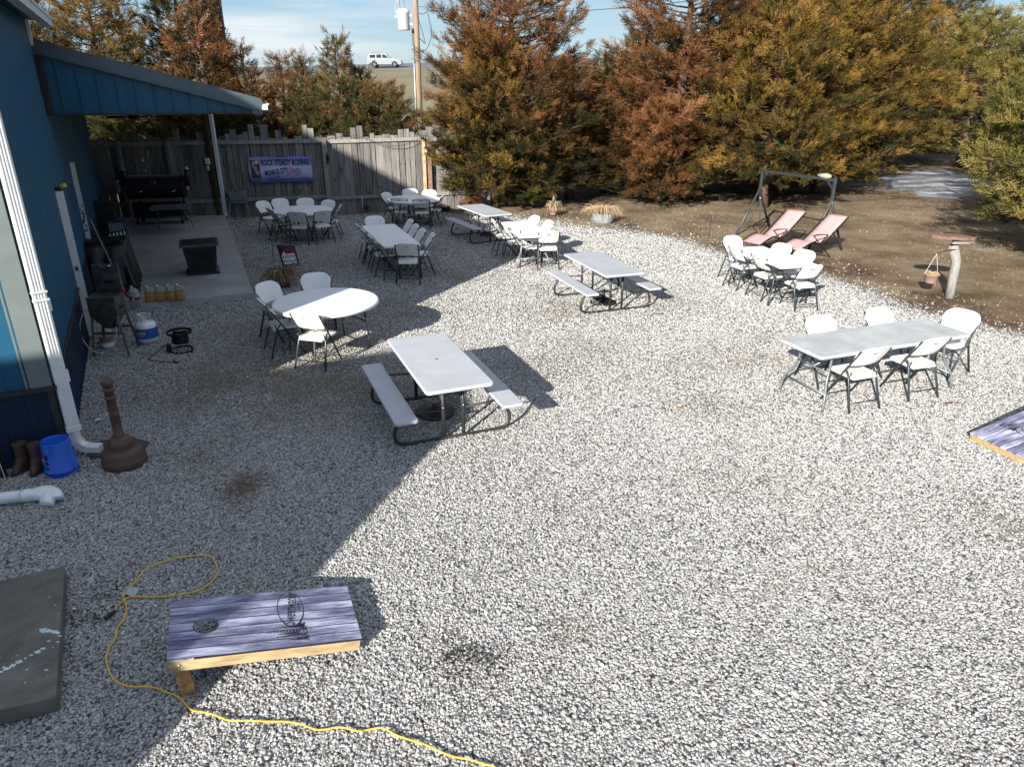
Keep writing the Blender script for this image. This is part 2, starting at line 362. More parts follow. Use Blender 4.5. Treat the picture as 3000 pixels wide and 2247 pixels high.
# ---------------------------------------------------------------- ground
rng = np.random.default_rng(7)
def clampf(a, lo, hi): return max(lo, min(hi, a))
def zroad(x): return clampf(5.84 + .0265 * (x + 18), 4.2, 8.0)
def fast_mesh(name, V, F, mats, attrs=None, smooth=False):
    """V (n,3) array, F (m,3) array"""
    me = bpy.data.meshes.new(name); n, m = len(V), len(F); k = F.shape[1]
    me.vertices.add(n); me.vertices.foreach_set('co', np.ascontiguousarray(V, dtype=np.float32).ravel())
    me.loops.add(m * k); me.loops.foreach_set('vertex_index', np.ascontiguousarray(F, dtype=np.int32).ravel())
    me.polygons.add(m); me.polygons.foreach_set('loop_start', np.arange(0, m * k, k, dtype=np.int32))
    if attrs:
        for an, av in attrs.items():
            a = me.attributes.new(an, 'FLOAT', 'POINT'); a.data.foreach_set('value', np.ascontiguousarray(av, dtype=np.float32))
    for q in mats: me.materials.append(q)
    me.update(calc_edges=True)
    return me

def ground_mat():
    m = bpy.data.materials.new('yard_soil'); nt, b, L = nodes(m); b.inputs['Roughness'].default_value = .95; b.inputs['Specular IOR Level'].default_value = .1
    ge = N(nt, 'NewGeometry'); P = ge.outputs['Position']
    n1 = N(nt, 'TexNoise', Scale=.55, Detail=8, Roughness=.65); L(P, n1.inputs[0])
    r1 = ramp(nt, [(.30, (.085, .055, .036)), (.42, (.165, .115, .075)), (.54, (.25, .19, .125)), (.68, (.33, .265, .17))]); L(n1.outputs[0], r1.inputs[0])
    n2 = N(nt, 'TexNoise', Scale=22, Detail=8, Roughness=.8); L(P, n2.inputs[0])
    mr = N(nt, 'MapRange', i1=.3, i2=.7, i3=.55, i4=1.4); L(n2.outputs[0], mr.inputs[0])
    mu = N(nt, 'VectorMath', _operation='SCALE'); L(r1.outputs[0], mu.inputs[0]); L(mr.outputs[0], mu.inputs['Scale'])
    # darker wet rim along the gravel, fixed to the lot's edge
    an = None
    for (cx_, cy_, r_) in ((6.9, 15.6, 1.7), (8.1, 13.2, 1.8), (9.6, 11.2, 1.9), (5.3, 17.6, 1.2), (11.5, 9.5, 2.0), (3.4, 20.6, .8), (14.5, 27.0, 3.0), (9.0, 27.5, 3.0)):
        dd_ = N(nt, 'VectorMath', _operation='DISTANCE'); L(P, dd_.inputs[0]); dd_.inputs[1].default_value = (cx_, cy_, 0); q_ = N(nt, 'MapRange', i1=r_, i2=r_ * .3, i3=0, i4=1); L(dd_.outputs['Value'], q_.inputs[0])
        if an is None: an = q_.outputs[0]
        else: mq = N(nt, 'Math', _operation='MAXIMUM'); L(an, mq.inputs[0]); L(q_.outputs[0], mq.inputs[1]); an = mq.outputs[0]
    nr = N(nt, 'TexNoise', Scale=1.7, Detail=5); L(P, nr.inputs[0]); kr = N(nt, 'MapRange', i1=.38, i2=.6, i3=0, i4=.8); L(nr.outputs[0], kr.inputs[0])
    mk = N(nt, 'Math', _operation='MULTIPLY'); L(an, mk.inputs[0]); L(kr.outputs[0], mk.inputs[1])
    mw = N(nt, 'MixRGB', i2=(.065, .042, .028, 1)); L(mk.outputs[0], mw.inputs[0]); L(mu.outputs[0], mw.inputs[1]); mu = mw
    # green tint patches
    n4 = N(nt, 'TexNoise', Scale=.35, Detail=5, Roughness=.6); L(P, n4.inputs[0]); k4 = N(nt, 'MapRange', i1=.56, i2=.72, i3=0, i4=.5); L(n4.outputs[0], k4.inputs[0])
    m4 = N(nt, 'MixRGB', i2=(.13, .13, .045, 1)); L(k4.outputs[0], m4.inputs[0]); L(mu.outputs[0], m4.inputs[1])
    # rough winter grass farther out
    sp = N(nt, 'SeparateXYZ'); L(P, sp.inputs[0])
    kf = N(nt, 'MapRange', i1=48, i2=80, i3=0, i4=1); L(sp.outputs['Y'], kf.inputs[0])
    n3 = N(nt, 'TexNoise', Scale=.22, Detail=10, Roughness=.7); L(P, n3.inputs[0])
    r3 = ramp(nt, [(.35, (.15, .13, .085)), (.65, (.21, .185, .13))]); L(n3.outputs[0], r3.inputs[0])
    m3 = N(nt, 'MixRGB'); L(kf.outputs[0], m3.inputs[0]); L(m4.outputs[0], m3.inputs[1]); L(r3.outputs[0], m3.inputs[2])
    L(m3.outputs[0], b.inputs['Base Color'])
    bp = N(nt, 'Bump', Strength=.7, Distance=.04); L(n2.outputs[0], bp.inputs['Height']); L(bp.outputs[0], b.inputs['Normal'])
    return m
M['soil'] = ground_mat()
def ground():
    xs = [-3000, -600, -200] + list(range(-120, 121, 10)) + [200, 600, 3000]
    ys = [-300, -40, 0, 20, 40, 60, 78, 84, 86, 90, 98, 104, 107, 107.4, 124, 128, 140, 300, 3000]
    def z(x, y):
        zr = zroad(x)
        if y <= 78: return 0
        if y <= 107: t = (y - 78) / 29; return zr * (t * t * (3 - 2 * t)) * .35 + zr * t * .65 if t < 1 else zr
        if y <= 124: return zr - .1 + (y - 107.4) / 16.6 * 1.15
        return max(zr - .4, zr + 1.0 - (y - 124) * .1)
    v = [(x, y, z(x, y)) for y in ys for x in xs]; w = len(xs)
    f = [(j * w + i, j * w + i + 1, (j + 1) * w + i + 1, (j + 1) * w + i) for j in range(len(ys) - 1) for i in range(w - 1)]
    mb = MB(); mb.add(v, f, 0, False); return mb.build('ground', M['soil'])
tag(ground(), kind='structure')
def strip(name, y0, y1, dz0, dz1, m, x0=-600, x1=600, step=20):
    xs = list(range(x0, x1 + 1, step)); mb = MB()
    mb.add([(x, y0, zroad(x) + dz0) for x in xs] + [(x, y1, zroad(x) + dz1) for x in xs], [(i, i + 1, len(xs) + i + 1, len(xs) + i) for i in range(len(xs) - 1)])
    o = mb.build(name, m); return tag(o, kind='structure')
strip('road', 108.9, 123, .06, 1.22, M['asphalt']); strip('road_shoulder', 107.1, 108.9, -.02, .06, M['shoulder'])

# gravel lot outline (world metres)
GP = [(-14, -4), (12.5, -4), (11.5, 5), (9.6, 8.6), (8.4, 10.6), (7.65, 11.7), (7.2, 12.5), (6.95, 13.6), (6.45, 15.1), (5.6, 16.3), (5.0, 17.2), (4.4, 18.6), (3.7, 19.6), (2.85, 20.1), (1.95, 20.7), (1.0, 21.5), (0, 22.1), (-1.5, 22.7), (-3, 23.0), (-5.5, 22.3), (-8.5, 21.75), (-14, 20.8)]
def dens(pts, step=.35):
    out = []
    for i in range(len(pts)):
        a = Vector(pts[i]); b = Vector(pts[(i + 1) % len(pts)]); n = max(1, int((b - a).length / step))
        for j in range(n): out.append(a.lerp(b, j / n))
    return out
rr = random.Random(3)
gp = [(p.x + rr.gauss(0, .07), p.y + rr.gauss(0, .07)) for p in dens(GP)]
gpa = np.array(GP)
def inside(P, poly):
    x, y = P[:, 0], P[:, 1]; c = np.zeros(len(P), bool); n = len(poly); j = n - 1
    for i in range(n):
        xi, yi = poly[i]; xj, yj = poly[j]
        c ^= ((yi > y) != (yj > y)) & (x < (xj - xi) * (y - yi) / (yj - yi + 1e-12) + xi); j = i
    return c
def edge_dist(P, poly):
    d = np.full(len(P), 1e9); n = len(poly)
    for i in range(n):
        a = np.array(poly[i]); b = np.array(poly[(i + 1) % n]); ab = b - a
        t = np.clip(((P - a) @ ab) / (ab @ ab), 0, 1); q = a + t[:, None] * ab
        d = np.minimum(d, np.hypot(*(P - q).T))
    return d
STAINS = [(-2.6, 8.7, 2.0, .95), (-3.4, 11.0, 1.6, .75), (-3.9, 8.8, 1.3, .8), (-1.6, 9.3, 1.0, .7), (-1.2, 14.6, 1.6, .5), (.9, 12.3, 1.1, .55), (2.8, 12.9, 1.3, .45), (3.4, 9.9, .9, .5), (.4, 9.4, .8, .6), (-3.4, 6.9, 1.1, .4), (-5.0, 15.5, 2.0, .5), (-1.8, 12.4, 1.3, .5), (2.4, 8.2, .7, .4), (-3.6, 10.9, 1.3, .5), (-1.8, 12.4, 1.3, .35), (1.2, 10.2, .9, .45), (.6, 13.6, .9, .4), (2.6, 9.4, .8, .35), (-.2, 15.0, .9, .35), (-4, 9.6, .8, .5), (2.1, 6.3, .5, .3), (-1.9, 17.6, 2.2, .35), (4.0, 10.8, .6, .35), (.35, 4.1, .3, .45), (-.35, 3.85, .35, .5), (4.5, 5.5, .7, .25)]
def stain_nodes(nt, L, P):
    """brown silt worked up between the stones, in patches with fixed places"""
    out = None
    nn = N(nt, 'TexNoise', Scale=1.3, Detail=5, Roughness=.6); L(P, nn.inputs[0])
    for (sx, sy, sr, sa) in STAINS:
        d = N(nt, 'VectorMath', _operation='DISTANCE'); L(P, d.inputs[0]); d.inputs[1].default_value = (sx, sy, 0)
        k = N(nt, 'MapRange', i1=sr * 1.15, i2=sr * .1, i3=0, i4=sa); L(d.outputs['Value'], k.inputs[0])
        if out is None: out = k.outputs[0]
        else:
            a = N(nt, 'Math', _operation='MAXIMUM'); L(out, a.inputs[0]); L(k.outputs[0], a.inputs[1]); out = a.outputs[0]
    n2 = N(nt, 'TexNoise', Scale=.5, Detail=6, Roughness=.7); L(P, n2.inputs[0])
    k2 = N(nt, 'MapRange', i1=.5, i2=.75, i3=0, i4=.55); L(n2.outputs[0], k2.inputs[0])
    a = N(nt, 'Math', _operation='MAXIMUM'); L(out, a.inputs[0]); L(k2.outputs[0], a.inputs[1])
    mr = N(nt, 'MapRange', i1=.35, i2=.62, i3=.15, i4=1.5); L(nn.outputs[0], mr.inputs[0])
    mu = N(nt, 'Math', _operation='MULTIPLY', _use_clamp=True); L(a.outputs[0], mu.inputs[0]); L(mr.outputs[0], mu.inputs[1])
    return mu.outputs[0]
STONE = [(0, (.12, .118, .115)), (.08, (.27, .265, .258)), (.35, (.38, .375, .363)), (.65, (.46, .453, .436)), (.93, (.57, .56, .535)), (1, (.43, .34, .26))]
def gravel_base():
    m = bpy.data.materials.new('gravel_bed'); nt, b, L = nodes(m); b.inputs['Roughness'].default_value = .95; b.inputs['Specular IOR Level'].default_value = .1
    ge = N(nt, 'NewGeometry'); P = ge.outputs['Position']
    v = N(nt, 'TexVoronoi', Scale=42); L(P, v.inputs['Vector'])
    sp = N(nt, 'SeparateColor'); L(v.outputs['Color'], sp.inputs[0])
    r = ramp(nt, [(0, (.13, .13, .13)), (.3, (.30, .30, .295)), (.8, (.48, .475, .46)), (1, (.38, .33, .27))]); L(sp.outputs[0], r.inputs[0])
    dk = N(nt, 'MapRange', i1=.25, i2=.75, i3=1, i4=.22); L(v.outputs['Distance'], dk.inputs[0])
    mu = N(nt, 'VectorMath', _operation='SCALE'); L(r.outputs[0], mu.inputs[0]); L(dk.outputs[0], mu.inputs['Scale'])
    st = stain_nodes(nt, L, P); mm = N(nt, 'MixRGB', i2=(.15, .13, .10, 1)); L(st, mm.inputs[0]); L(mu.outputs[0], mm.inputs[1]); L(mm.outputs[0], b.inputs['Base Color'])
    iv = N(nt, 'Math', _operation='SUBTRACT', i0=1); L(v.outputs['Distance'], iv.inputs[1])
    bp = N(nt, 'Bump', Strength=1, Distance=.012); L(iv.outputs[0], bp.inputs['Height']); L(bp.outputs[0], b.inputs['Normal'])
    return m
def gravel_stone():
    m = bpy.data.materials.new('gravel_stone'); nt, b, L = nodes(m); b.inputs['Roughness'].default_value = .8; b.inputs['Specular IOR Level'].default_value = .25
    oi = N(nt, 'ObjectInfo'); ge = N(nt, 'NewGeometry')
    r = ramp(nt, STONE); L(oi.outputs['Random'], r.inputs[0])
    st = stain_nodes(nt, L, oi.outputs['Location'])
    k = N(nt, 'Math', _operation='MULTIPLY', i1=.6); L(st, k.inputs[0])
    mm = N(nt, 'MixRGB', i2=(.27, .24, .19, 1)); L(k.outputs[0], mm.inputs[0]); L(r.outputs[0], mm.inputs[1])
    n = N(nt, 'TexNoise', Scale=90, Detail=3); L(ge.outputs['Position'], n.inputs[0])
    q = N(nt, 'MapRange', i1=.3, i2=.7, i3=.82, i4=1.15); L(n.outputs[0], q.inputs[0])
    mu = N(nt, 'VectorMath', _operation='SCALE'); L(mm.outputs[0], mu.inputs[0]); L(q.outputs[0], mu.inputs['Scale']); L(mu.outputs[0], b.inputs['Base Color'])
    return m
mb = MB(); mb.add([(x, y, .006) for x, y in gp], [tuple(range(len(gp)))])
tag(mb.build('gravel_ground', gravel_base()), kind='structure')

def scatter_points():
    """stone positions: dense near, thinning with distance and across the soil edge"""
    out = []; sc = []
    for (y0, y1, den, s) in ((2.3, 5, 5000, .0066), (5, 8, 4200, .0069), (8, 11, 3200, .0075), (11, 15, 1900, .0092), (15, 19, 1200, .0108), (19, 24.5, 750, .0125)):
        x0, x1 = -.80 * y1 - .6, .80 * y1 + .6
        n = int(den * (x1 - x0) * (y1 - y0)); P = np.stack([rng.uniform(x0, x1, n), rng.uniform(y0, y1, n)], 1)
        P = P[np.abs(P[:, 0]) < .76 * P[:, 1] + .9]
        ins = inside(P, GP); d = edge_dist(P, GP)
        w = .5 + .5 * np.sin(P[:, 0] * 1.7 + 3 * np.sin(P[:, 1] * .9)) * np.sin(P[:, 1] * 1.3 + 2 * np.sin(P[:, 0] * .7))
        pin = np.clip(.25 + d / (.5 + .5 * w), 0, 1) * (0.9 + .1 * w)
        pout = np.where(P[:, 0] > 0, .16 * np.exp(-d / (.20 + .4 * w)) + .004 * (w > .6) * np.exp(-d / 2), .02 * np.exp(-d / .3))
        keep = rng.random(len(P)) < np.where(ins, pin, pout)
        for (sx, sy, sr, sa) in STAINS:
            dd = np.hypot(P[:, 0] - sx, P[:, 1] - sy); keep &= ~((dd < sr) & (rng.random(len(P)) < sa * .75 * (1 - dd / sr)))
        # no stones inside the slab, the buildings or the stoop
        wall = (P[:, 0] + 4.69) * .894 + (P[:, 1] - 6.73) * .447 < 0.02
        keep &= ~(wall & ((P[:, 0] + 4.69) * .447 - (P[:, 1] - 6.73) * .894 < .02))
        keep &= ~inside(P, SLAB); keep &= ~inside(P, STOOP)
        P = P[keep]; out.append(P); sc.append(s * rng.lognormal(0, .3, len(P)))
    return np.concatenate(out), np.concatenate(sc)
SLAB = [(-7.10, 12.02), (-4.84, 12.98), (-8.62, 21.75), (-12.1, 21.1), (-12.1, 20.9)]
STOOP = [(-3.57, 4.72), (-4.9, 4.05), (-4.1, 2.85), (-2.86, 3.38)]
P, S = scatter_points()
n = len(P); print('stones', n)
V = np.zeros((n, 3), np.float32); V[:, :2] = P; V[:, 2] = .004 + S * rng.uniform(.1, .9, n)
me = bpy.data.meshes.new('gravel_stones'); me.vertices.add(n); me.vertices.foreach_set('co', V.ravel())
a = me.attributes.new('rot', 'FLOAT_VECTOR', 'POINT'); rot = rng.uniform(-.45, .45, (n, 3)); rot[:, 2] = rng.uniform(0, 6.28, n); a.data.foreach_set('vector', rot.astype(np.float32).ravel())
a = me.attributes.new('size', 'FLOAT_VECTOR', 'POINT'); sz = S[:, None] * np.stack([rng.uniform(.85, 1.45, n), rng.uniform(.7, 1.05, n), rng.uniform(.45, .8, n)], 1); a.data.foreach_set('vector', sz.astype(np.float32).ravel())
go = bpy.data.objects.new('gravel_stones', me); COL.objects.link(go); tag(go, 'pale crushed limestone gravel covering the yard', kind='stuff')
ng = bpy.data.node_groups.new('scatter_stones', 'GeometryNodeTree')
ng.interface.new_socket('Geometry', in_out='INPUT', socket_type='NodeSocketGeometry'); ng.interface.new_socket('Geometry', in_out='OUTPUT', socket_type='NodeSocketGeometry')
gi = ng.nodes.new('NodeGroupInput'); gout = ng.nodes.new('NodeGroupOutput'); gl = ng.links.new
join = ng.nodes.new('GeometryNodeJoinGeometry'); smat = gravel_stone()
for k in range(5):
    ico = ng.nodes.new('GeometryNodeMeshIcoSphere'); ico.inputs['Radius'].default_value = 1; ico.inputs['Subdivisions'].default_value = 2 if k < 3 else 1
    sp = ng.nodes.new('GeometryNodeSetPosition'); nt_ = ng.nodes.new('ShaderNodeTexNoise'); nt_.noise_dimensions = '4D'; nt_.inputs['W'].default_value = k * 7.7; nt_.inputs['Scale'].default_value = .9; nt_.inputs['Detail'].default_value = 1
    vm = ng.nodes.new('ShaderNodeVectorMath'); vm.operation = 'MULTIPLY_ADD'; vm.inputs[1].default_value = (1.7, 1.7, 1.7); vm.inputs[2].default_value = (-.85, -.85, -.85)
    gl(nt_.outputs['Color'], vm.inputs[0]); gl(ico.outputs[0], sp.inputs[0]); gl(vm.outputs[0], sp.inputs['Offset'])
    sm = ng.nodes.new('GeometryNodeSetMaterial'); sm.inputs['Material'].default_value = smat; gl(sp.outputs[0], sm.inputs[0])
    ti = ng.nodes.new('GeometryNodeGeometryToInstance'); gl(sm.outputs[0], ti.inputs[0]); gl(ti.outputs[0], join.inputs[0])
iop = ng.nodes.new('GeometryNodeInstanceOnPoints'); iop.inputs['Pick Instance'].default_value = True
m2p = ng.nodes.new('GeometryNodeMeshToPoints'); gl(gi.outputs[0], m2p.inputs[0]); gl(m2p.outputs[0], iop.inputs['Points']); gl(join.outputs[0], iop.inputs['Instance'])
na = ng.nodes.new('GeometryNodeInputNamedAttribute'); na.data_type = 'FLOAT_VECTOR'; na.inputs['Name'].default_value = 'rot'
nb = ng.nodes.new('GeometryNodeInputNamedAttribute'); nb.data_type = 'FLOAT_VECTOR'; nb.inputs['Name'].default_value = 'size'
e2r = ng.nodes.new('FunctionNodeEulerToRotation'); gl(na.outputs[0], e2r.inputs[0]); gl(e2r.outputs[0], iop.inputs['Rotation']); gl(nb.outputs[0], iop.inputs['Scale'])
rv = ng.nodes.new('FunctionNodeRandomValue'); rv.data_type = 'INT'
rv.inputs[4].default_value = 0; rv.inputs[5].default_value = 4; gl(rv.outputs[2], iop.inputs['Instance Index'])
gl(iop.outputs[0], gout.inputs[0])
go.modifiers.new('scatter', 'NODES').node_group = ng

# short dead grass and leaf crumbs over the soil
def dry_blades():
    n = 90000; Y = rng.uniform(9, 34, n) ; X = rng.uniform(-2, .80 * Y.max() , n); P = np.stack([X, Y], 1)
    P = P[(P[:, 0] < .78 * P[:, 1] + 1) & ~inside(P, GP) & (P[:, 1] < 25 + P[:, 0])]
    w = np.sin(P[:, 0] * 1.1 + 2 * np.sin(P[:, 1] * .6)) * np.sin(P[:, 1] * .8 + P[:, 0] * .3)
    P = P[rng.random(len(P)) < np.clip(.45 + .5 * w, .05, 1)]
    n = len(P); a = rng.uniform(0, 6.28, n); h = rng.uniform(.015, .06, n); wd_ = rng.uniform(.006, .014, n); ln = rng.uniform(.02, .10, n)
    b = rng.uniform(0, 6.28, n)
    V = np.zeros((n, 3, 3)); V[:, 0, :2] = P; V[:, 1, :2] = P + np.stack([np.cos(a), np.sin(a)], 1) * wd_[:, None]
    V[:, 2, :2] = P + np.stack([np.cos(b), np.sin(b)], 1) * ln[:, None]; V[:, 2, 2] = h; V[:, :2, 2] = .002
    me = fast_mesh('dry_grass', V.reshape(-1, 3), np.arange(3 * n).reshape(-1, 3), [M['straw_blades']])
    o = bpy.data.objects.new('dry_grass', me); COL.objects.link(o); tag(o, 'short dead straw coloured grass on the bare soil', kind='stuff')
m = bpy.data.materials.new('straw_blades'); nt, b, L_ = nodes(m); ge = N(nt, 'NewGeometry'); r = ramp(nt, [(0, (.12, .075, .035)), (.5, (.33, .26, .14)), (.85, (.45, .37, .21)), (1, (.16, .18, .05))]); L_(ge.outputs['Random Per Island'], r.inputs[0]); L_(r.outputs[0], b.inputs['Base Color']); b.inputs['Roughness'].default_value = .9
M['straw_blades'] = m
dry_blades()
# frozen puddle under the right-hand trees
def ice():
    m = bpy.data.materials.new('ice'); nt, b, L = nodes(m); ge = N(nt, 'NewGeometry'); mpn = N(nt, 'Mapping'); mpn.inputs['Scale'].default_value = (.5, 1.3, 1); L(ge.outputs['Position'], mpn.inputs[0])
    n = N(nt, 'TexNoise', Scale=1.1, Detail=8, Roughness=.7); L(mpn.outputs[0], n.inputs[0])
    r = ramp(nt, [(.4, (.12, .115, .12)), (.52, (.28, .30, .36)), (.62, (.62, .66, .72))]); L(n.outputs[0], r.inputs[0]); L(r.outputs[0], b.inputs['Base Color']); b.inputs['Roughness'].default_value = .3
    pts = [(15.0, 30.9), (16.2, 32.6), (17.6, 33.5), (19.6, 35.6), (20.8, 35.7), (20.5, 32.5), (18.7, 29.8), (17.6, 28.2), (17.0, 26.9), (15.4, 26.0), (14.9, 26.9), (15.3, 28.1), (14.2, 28.9), (13.4, 30.2)]
    q = dens(pts, .4); q = [(p.x + rr.gauss(0, .09), p.y + rr.gauss(0, .09)) for p in q]
    mb = MB(); mb.add([(x, y, .008) for x, y in q], [tuple(range(len(q)))]); tag(mb.build('ice_patch', m), kind='structure')
ice()
# pale crushed-stone track beyond the trees
mb = MB(); mb.add([(-6, 31, .008), (5.5, 32.6, .008), (7.5, 40, .008), (-6, 38, .008)], [(0, 1, 2, 3)]); tag(mb.build('far_track', M['shoulder']), kind='structure')

# ---------------------------------------------------------------- main building
C0 = Vector((-4.69, 6.73, 0)); WD = Vector((-.447, .894, 0)); WN = Vector((.894, .447, 0))   # long wall direction, its outward normal
def ribbed(a, b, z0f, z1f, nrm, pitch, depth, mb, mi=0, z1_is_func=False, rw=.25, minor=0):
    """ribbed sheet from a to b; z limits as functions of distance"""
    a = Vector(a); b = Vector(b); d = (b - a); Ln = d.length; d.normalize(); prof = []; s = 0
    while s < Ln - 1e-6:
        prof += [(s, 0), (min(Ln, s + pitch * (1 - rw)), 0), (min(Ln, s + pitch * (1 - rw * .75)), depth), (min(Ln, s + pitch * (1 - rw * .25)), depth)]
        s += pitch
    prof.append((Ln, 0)); vs = []
    for (t, h) in prof:
        p = a + d * t + nrm * h; vs += [(p.x, p.y, z0f(t)), (p.x, p.y, z1f(t))]
    fs = [(2 * i, 2 * i + 2, 2 * i + 3, 2 * i + 1) for i in range(len(prof) - 1)]
    mb.add(vs, fs, mi)
barn = empty('metal_building', C0, 0, 'tall blue ribbed metal building with navy base panels and white gable trim beside the gravel', 'building')
def bl(mb, name, m, **k):   # build with world coordinates under the building
    o = mb.build(name, m, barn, **k); o.matrix_parent_inverse = Matrix.Translation(-C0); return o
E1 = C0 + WD * 5.75     # far end of the tall part
E2 = C0 + WD * 16.4     # far end of the low part at the fence
W0 = 4.6
mb = MB(); ribbed(C0 + WN * .0, E1, lambda t: .84, lambda t: W0, WN, .152, .020, mb, rw=.4)
ribbed(E1, E2, lambda t: .84, lambda t: 4.2, WN, .152, .020, mb, rw=.4); bl(mb, 'side_wall', M['siding_blue'])
mb = MB(); ribbed(C0, E2, lambda t: 0, lambda t: .80, WN, .152, .020, mb, rw=.4); bl(mb, 'side_wainscot', M['siding_navy'])
WI = Vector((-.894, -.447, 0)); EN = Vector((.447, -.894, 0))    # along the end wall, its outward normal
def rake(t): return min(W0 + .575 * t, 12.0)
mb = MB(); ribbed(C0 + WI * .19, C0 + WI * 13, lambda t: .84, lambda t: rake(t + .19), EN, .28, .022, mb, rw=.3); bl(mb, 'end_wall', M['siding_blue'])
mb = MB(); ribbed(C0, C0 + WI * 13, lambda t: 0, lambda t: .80, EN, .28, .015, mb, rw=.3); bl(mb, 'end_wainscot', M['siding_navy'])
mb = MB()
mb.beam(C0 + WI * .095 + EN * .012 + Vector((0, 0, .84)), C0 + WI * .095 + EN * .012 + Vector((0, 0, W0)), .19, .03, 0, up=EN)
mb.beam(C0 + WI * .215 + EN * .03 + Vector((0, 0, .84)), C0 + WI * .215 + EN * .03 + Vector((0, 0, W0)), .02, .012, 0, up=EN)
bl(mb, 'corner_trim', M['grey_trim'])
mb = MB(); mb.beam(C0 + EN * .028 + Vector((0, 0, .82)) + WN * .02, C0 + WI * 13 + EN * .028 + Vector((0, 0, .82)), .06, .045)
mb.beam(C0 + WN * .022 + Vector((0, 0, .82)) + EN * .04, E2 + WN * .022 + Vector((0, 0, .82)), .03, .04); bl(mb, 'base_trim', M['dark_trim'])
mb = MB(); mb.beam(C0 + WI * .03 + EN * .012, C0 + WI * .03 + EN * .012 + Vector((0, 0, .8)), .06, .03, 0, up=EN); bl(mb, 'base_corner_trim', M['dark_trim'])
mb = MB(); mb.beam(E1 + WN * .03 - WD * .04 + Vector((0, 0, 4.22)), E1 + WN * .03 - WD * .04 + Vector((0, 0, 4.60)), .10, .05, 0, up=WN); bl(mb, 'far_corner_trim', M['white_metal'])
# closed body of the tall part (back side and far gable) and roof with eave
mb = MB(); B0 = C0 + WI * 26; B1 = E1 + WI * 26
apexn, apexf = C0 + WI * 13, E1 + WI * 13
def P3(v, z): return (v.x, v.y, z)
mb.add([P3(E1, 0), P3(E1, W0), P3(apexf, rake(13)), P3(B1, W0), P3(B1, 0)], [(0, 1, 2, 3, 4)])
mb.add([P3(B0, 0), P3(B1, 0), P3(B1, W0), P3(B0, W0)], [(0, 1, 2, 3)])
ob = C0 + WI * 13.0
mb.add([P3(ob, 0), P3(B0, 0), P3(B0, W0), P3(ob, rake(13))], [(0, 1, 2, 3)]); bl(mb, 'rear_wall', M['siding_blue'])
mb = MB()
o1 = .24; a0 = C0 - WI * o1 + EN * .15; a1 = E1 - WI * o1 - EN * .12; b0 = apexn + EN * .15; b1 = apexf - EN * .28; c0_ = B0 + WI * o1 + EN * .15; c1_ = B1 + WI * o1 - EN * .28
ze = rake(0) - .575 * o1 + .08; za = rake(13) + .08
for (q0, q1, z0, z1) in ((a0, a1, ze, za),):
    for dz in (0, .07): pass
mb.add([P3(a0, ze), P3(a1, ze), P3(b1, za), P3(b0, za), P3(a0, ze + .07), P3(a1, ze + .07), P3(b1, za + .07), P3(b0, za + .07)], [(0, 1, 2, 3), (7, 6, 5, 4), (0, 4, 5, 1), (1, 5, 6, 2), (3, 2, 6, 7), (0, 3, 7, 4)])
mb.add([P3(c0_, ze), P3(c1_, ze), P3(b1, za), P3(b0, za), P3(c0_, ze + .07), P3(c1_, ze + .07), P3(b1, za + .07), P3(b0, za + .07)], [(3, 2, 1, 0), (4, 5, 6, 7), (1, 5, 4, 0), (2, 6, 5, 1), (0, 4, 7, 3)])
bl(mb, 'roof', M['roof_metal'])
mb = MB(); mb.beam(a0 + Vector((0, 0, ze - .005)) - WI * .05, a1 + Vector((0, 0, ze - .005)) - WI * .05, .12, .13); mb.beam(a0 + Vector((0, 0, ze + .05)) - WI * .115, a1 + Vector((0, 0, ze + .05)) - WI * .115, .02, .04)
bl(mb, 'gutter', M['grey_plastic'])
mb = MB(); mb.beam(a0 + WI * .12 + Vector((0, 0, ze + .03)), a1 + WI * .12 + Vector((0, 0, ze + .03)), .22, .012); bl(mb, 'eave_soffit', M['dark_trim'])
# low wing unseen left of the camera, shaped to throw the near shade
def shade_wing():
    tan = math.tan(R(SUN_EL)); S2 = Vector((math.sin(R(SUN_AZ)), math.cos(R(SUN_AZ))))
    Q = Vector((-4.0, -.6)); u = Vector((.894, .447)); nn = Vector((.447, -.894)); prof = []
    for (gx, gy) in ((-2.35, 1.9), (-2.2, 2.9), (-1.99, 3.45), (-1.45, 5.15), (-.9, 6.79), (-.42, 8.0), (-1.12, 10.42), (-3.3, 9.33), (-8.0, 6.98)):
        G = Vector((gx, gy)); t = ((G - Q).dot(nn)) / (S2.dot(nn)); p = G - S2 * t
        prof.append(((p - Q).dot(u), t * tan))
    lo = prof[0]; pr = [(prof[-1][0], 0), (lo[0] + (lo[0] - prof[1][0]) * .5, 0)] + prof
    f = [(Q.x + u.x * s, Q.y + u.y * s, z) for s, z in pr]; k = len(f)
    bk = [(x - S2.x * 5, y - S2.y * 5, z) for x, y, z in f]
    mb = MB(); mb.add(f + bk, [tuple(range(k)), tuple(range(k, 2 * k))[::-1]] + [(i, i + k, (i + 1) % k + k, (i + 1) % k) for i in range(k)])
    bl(mb, 'shade_wing', M['siding_blue'])
shade_wing()
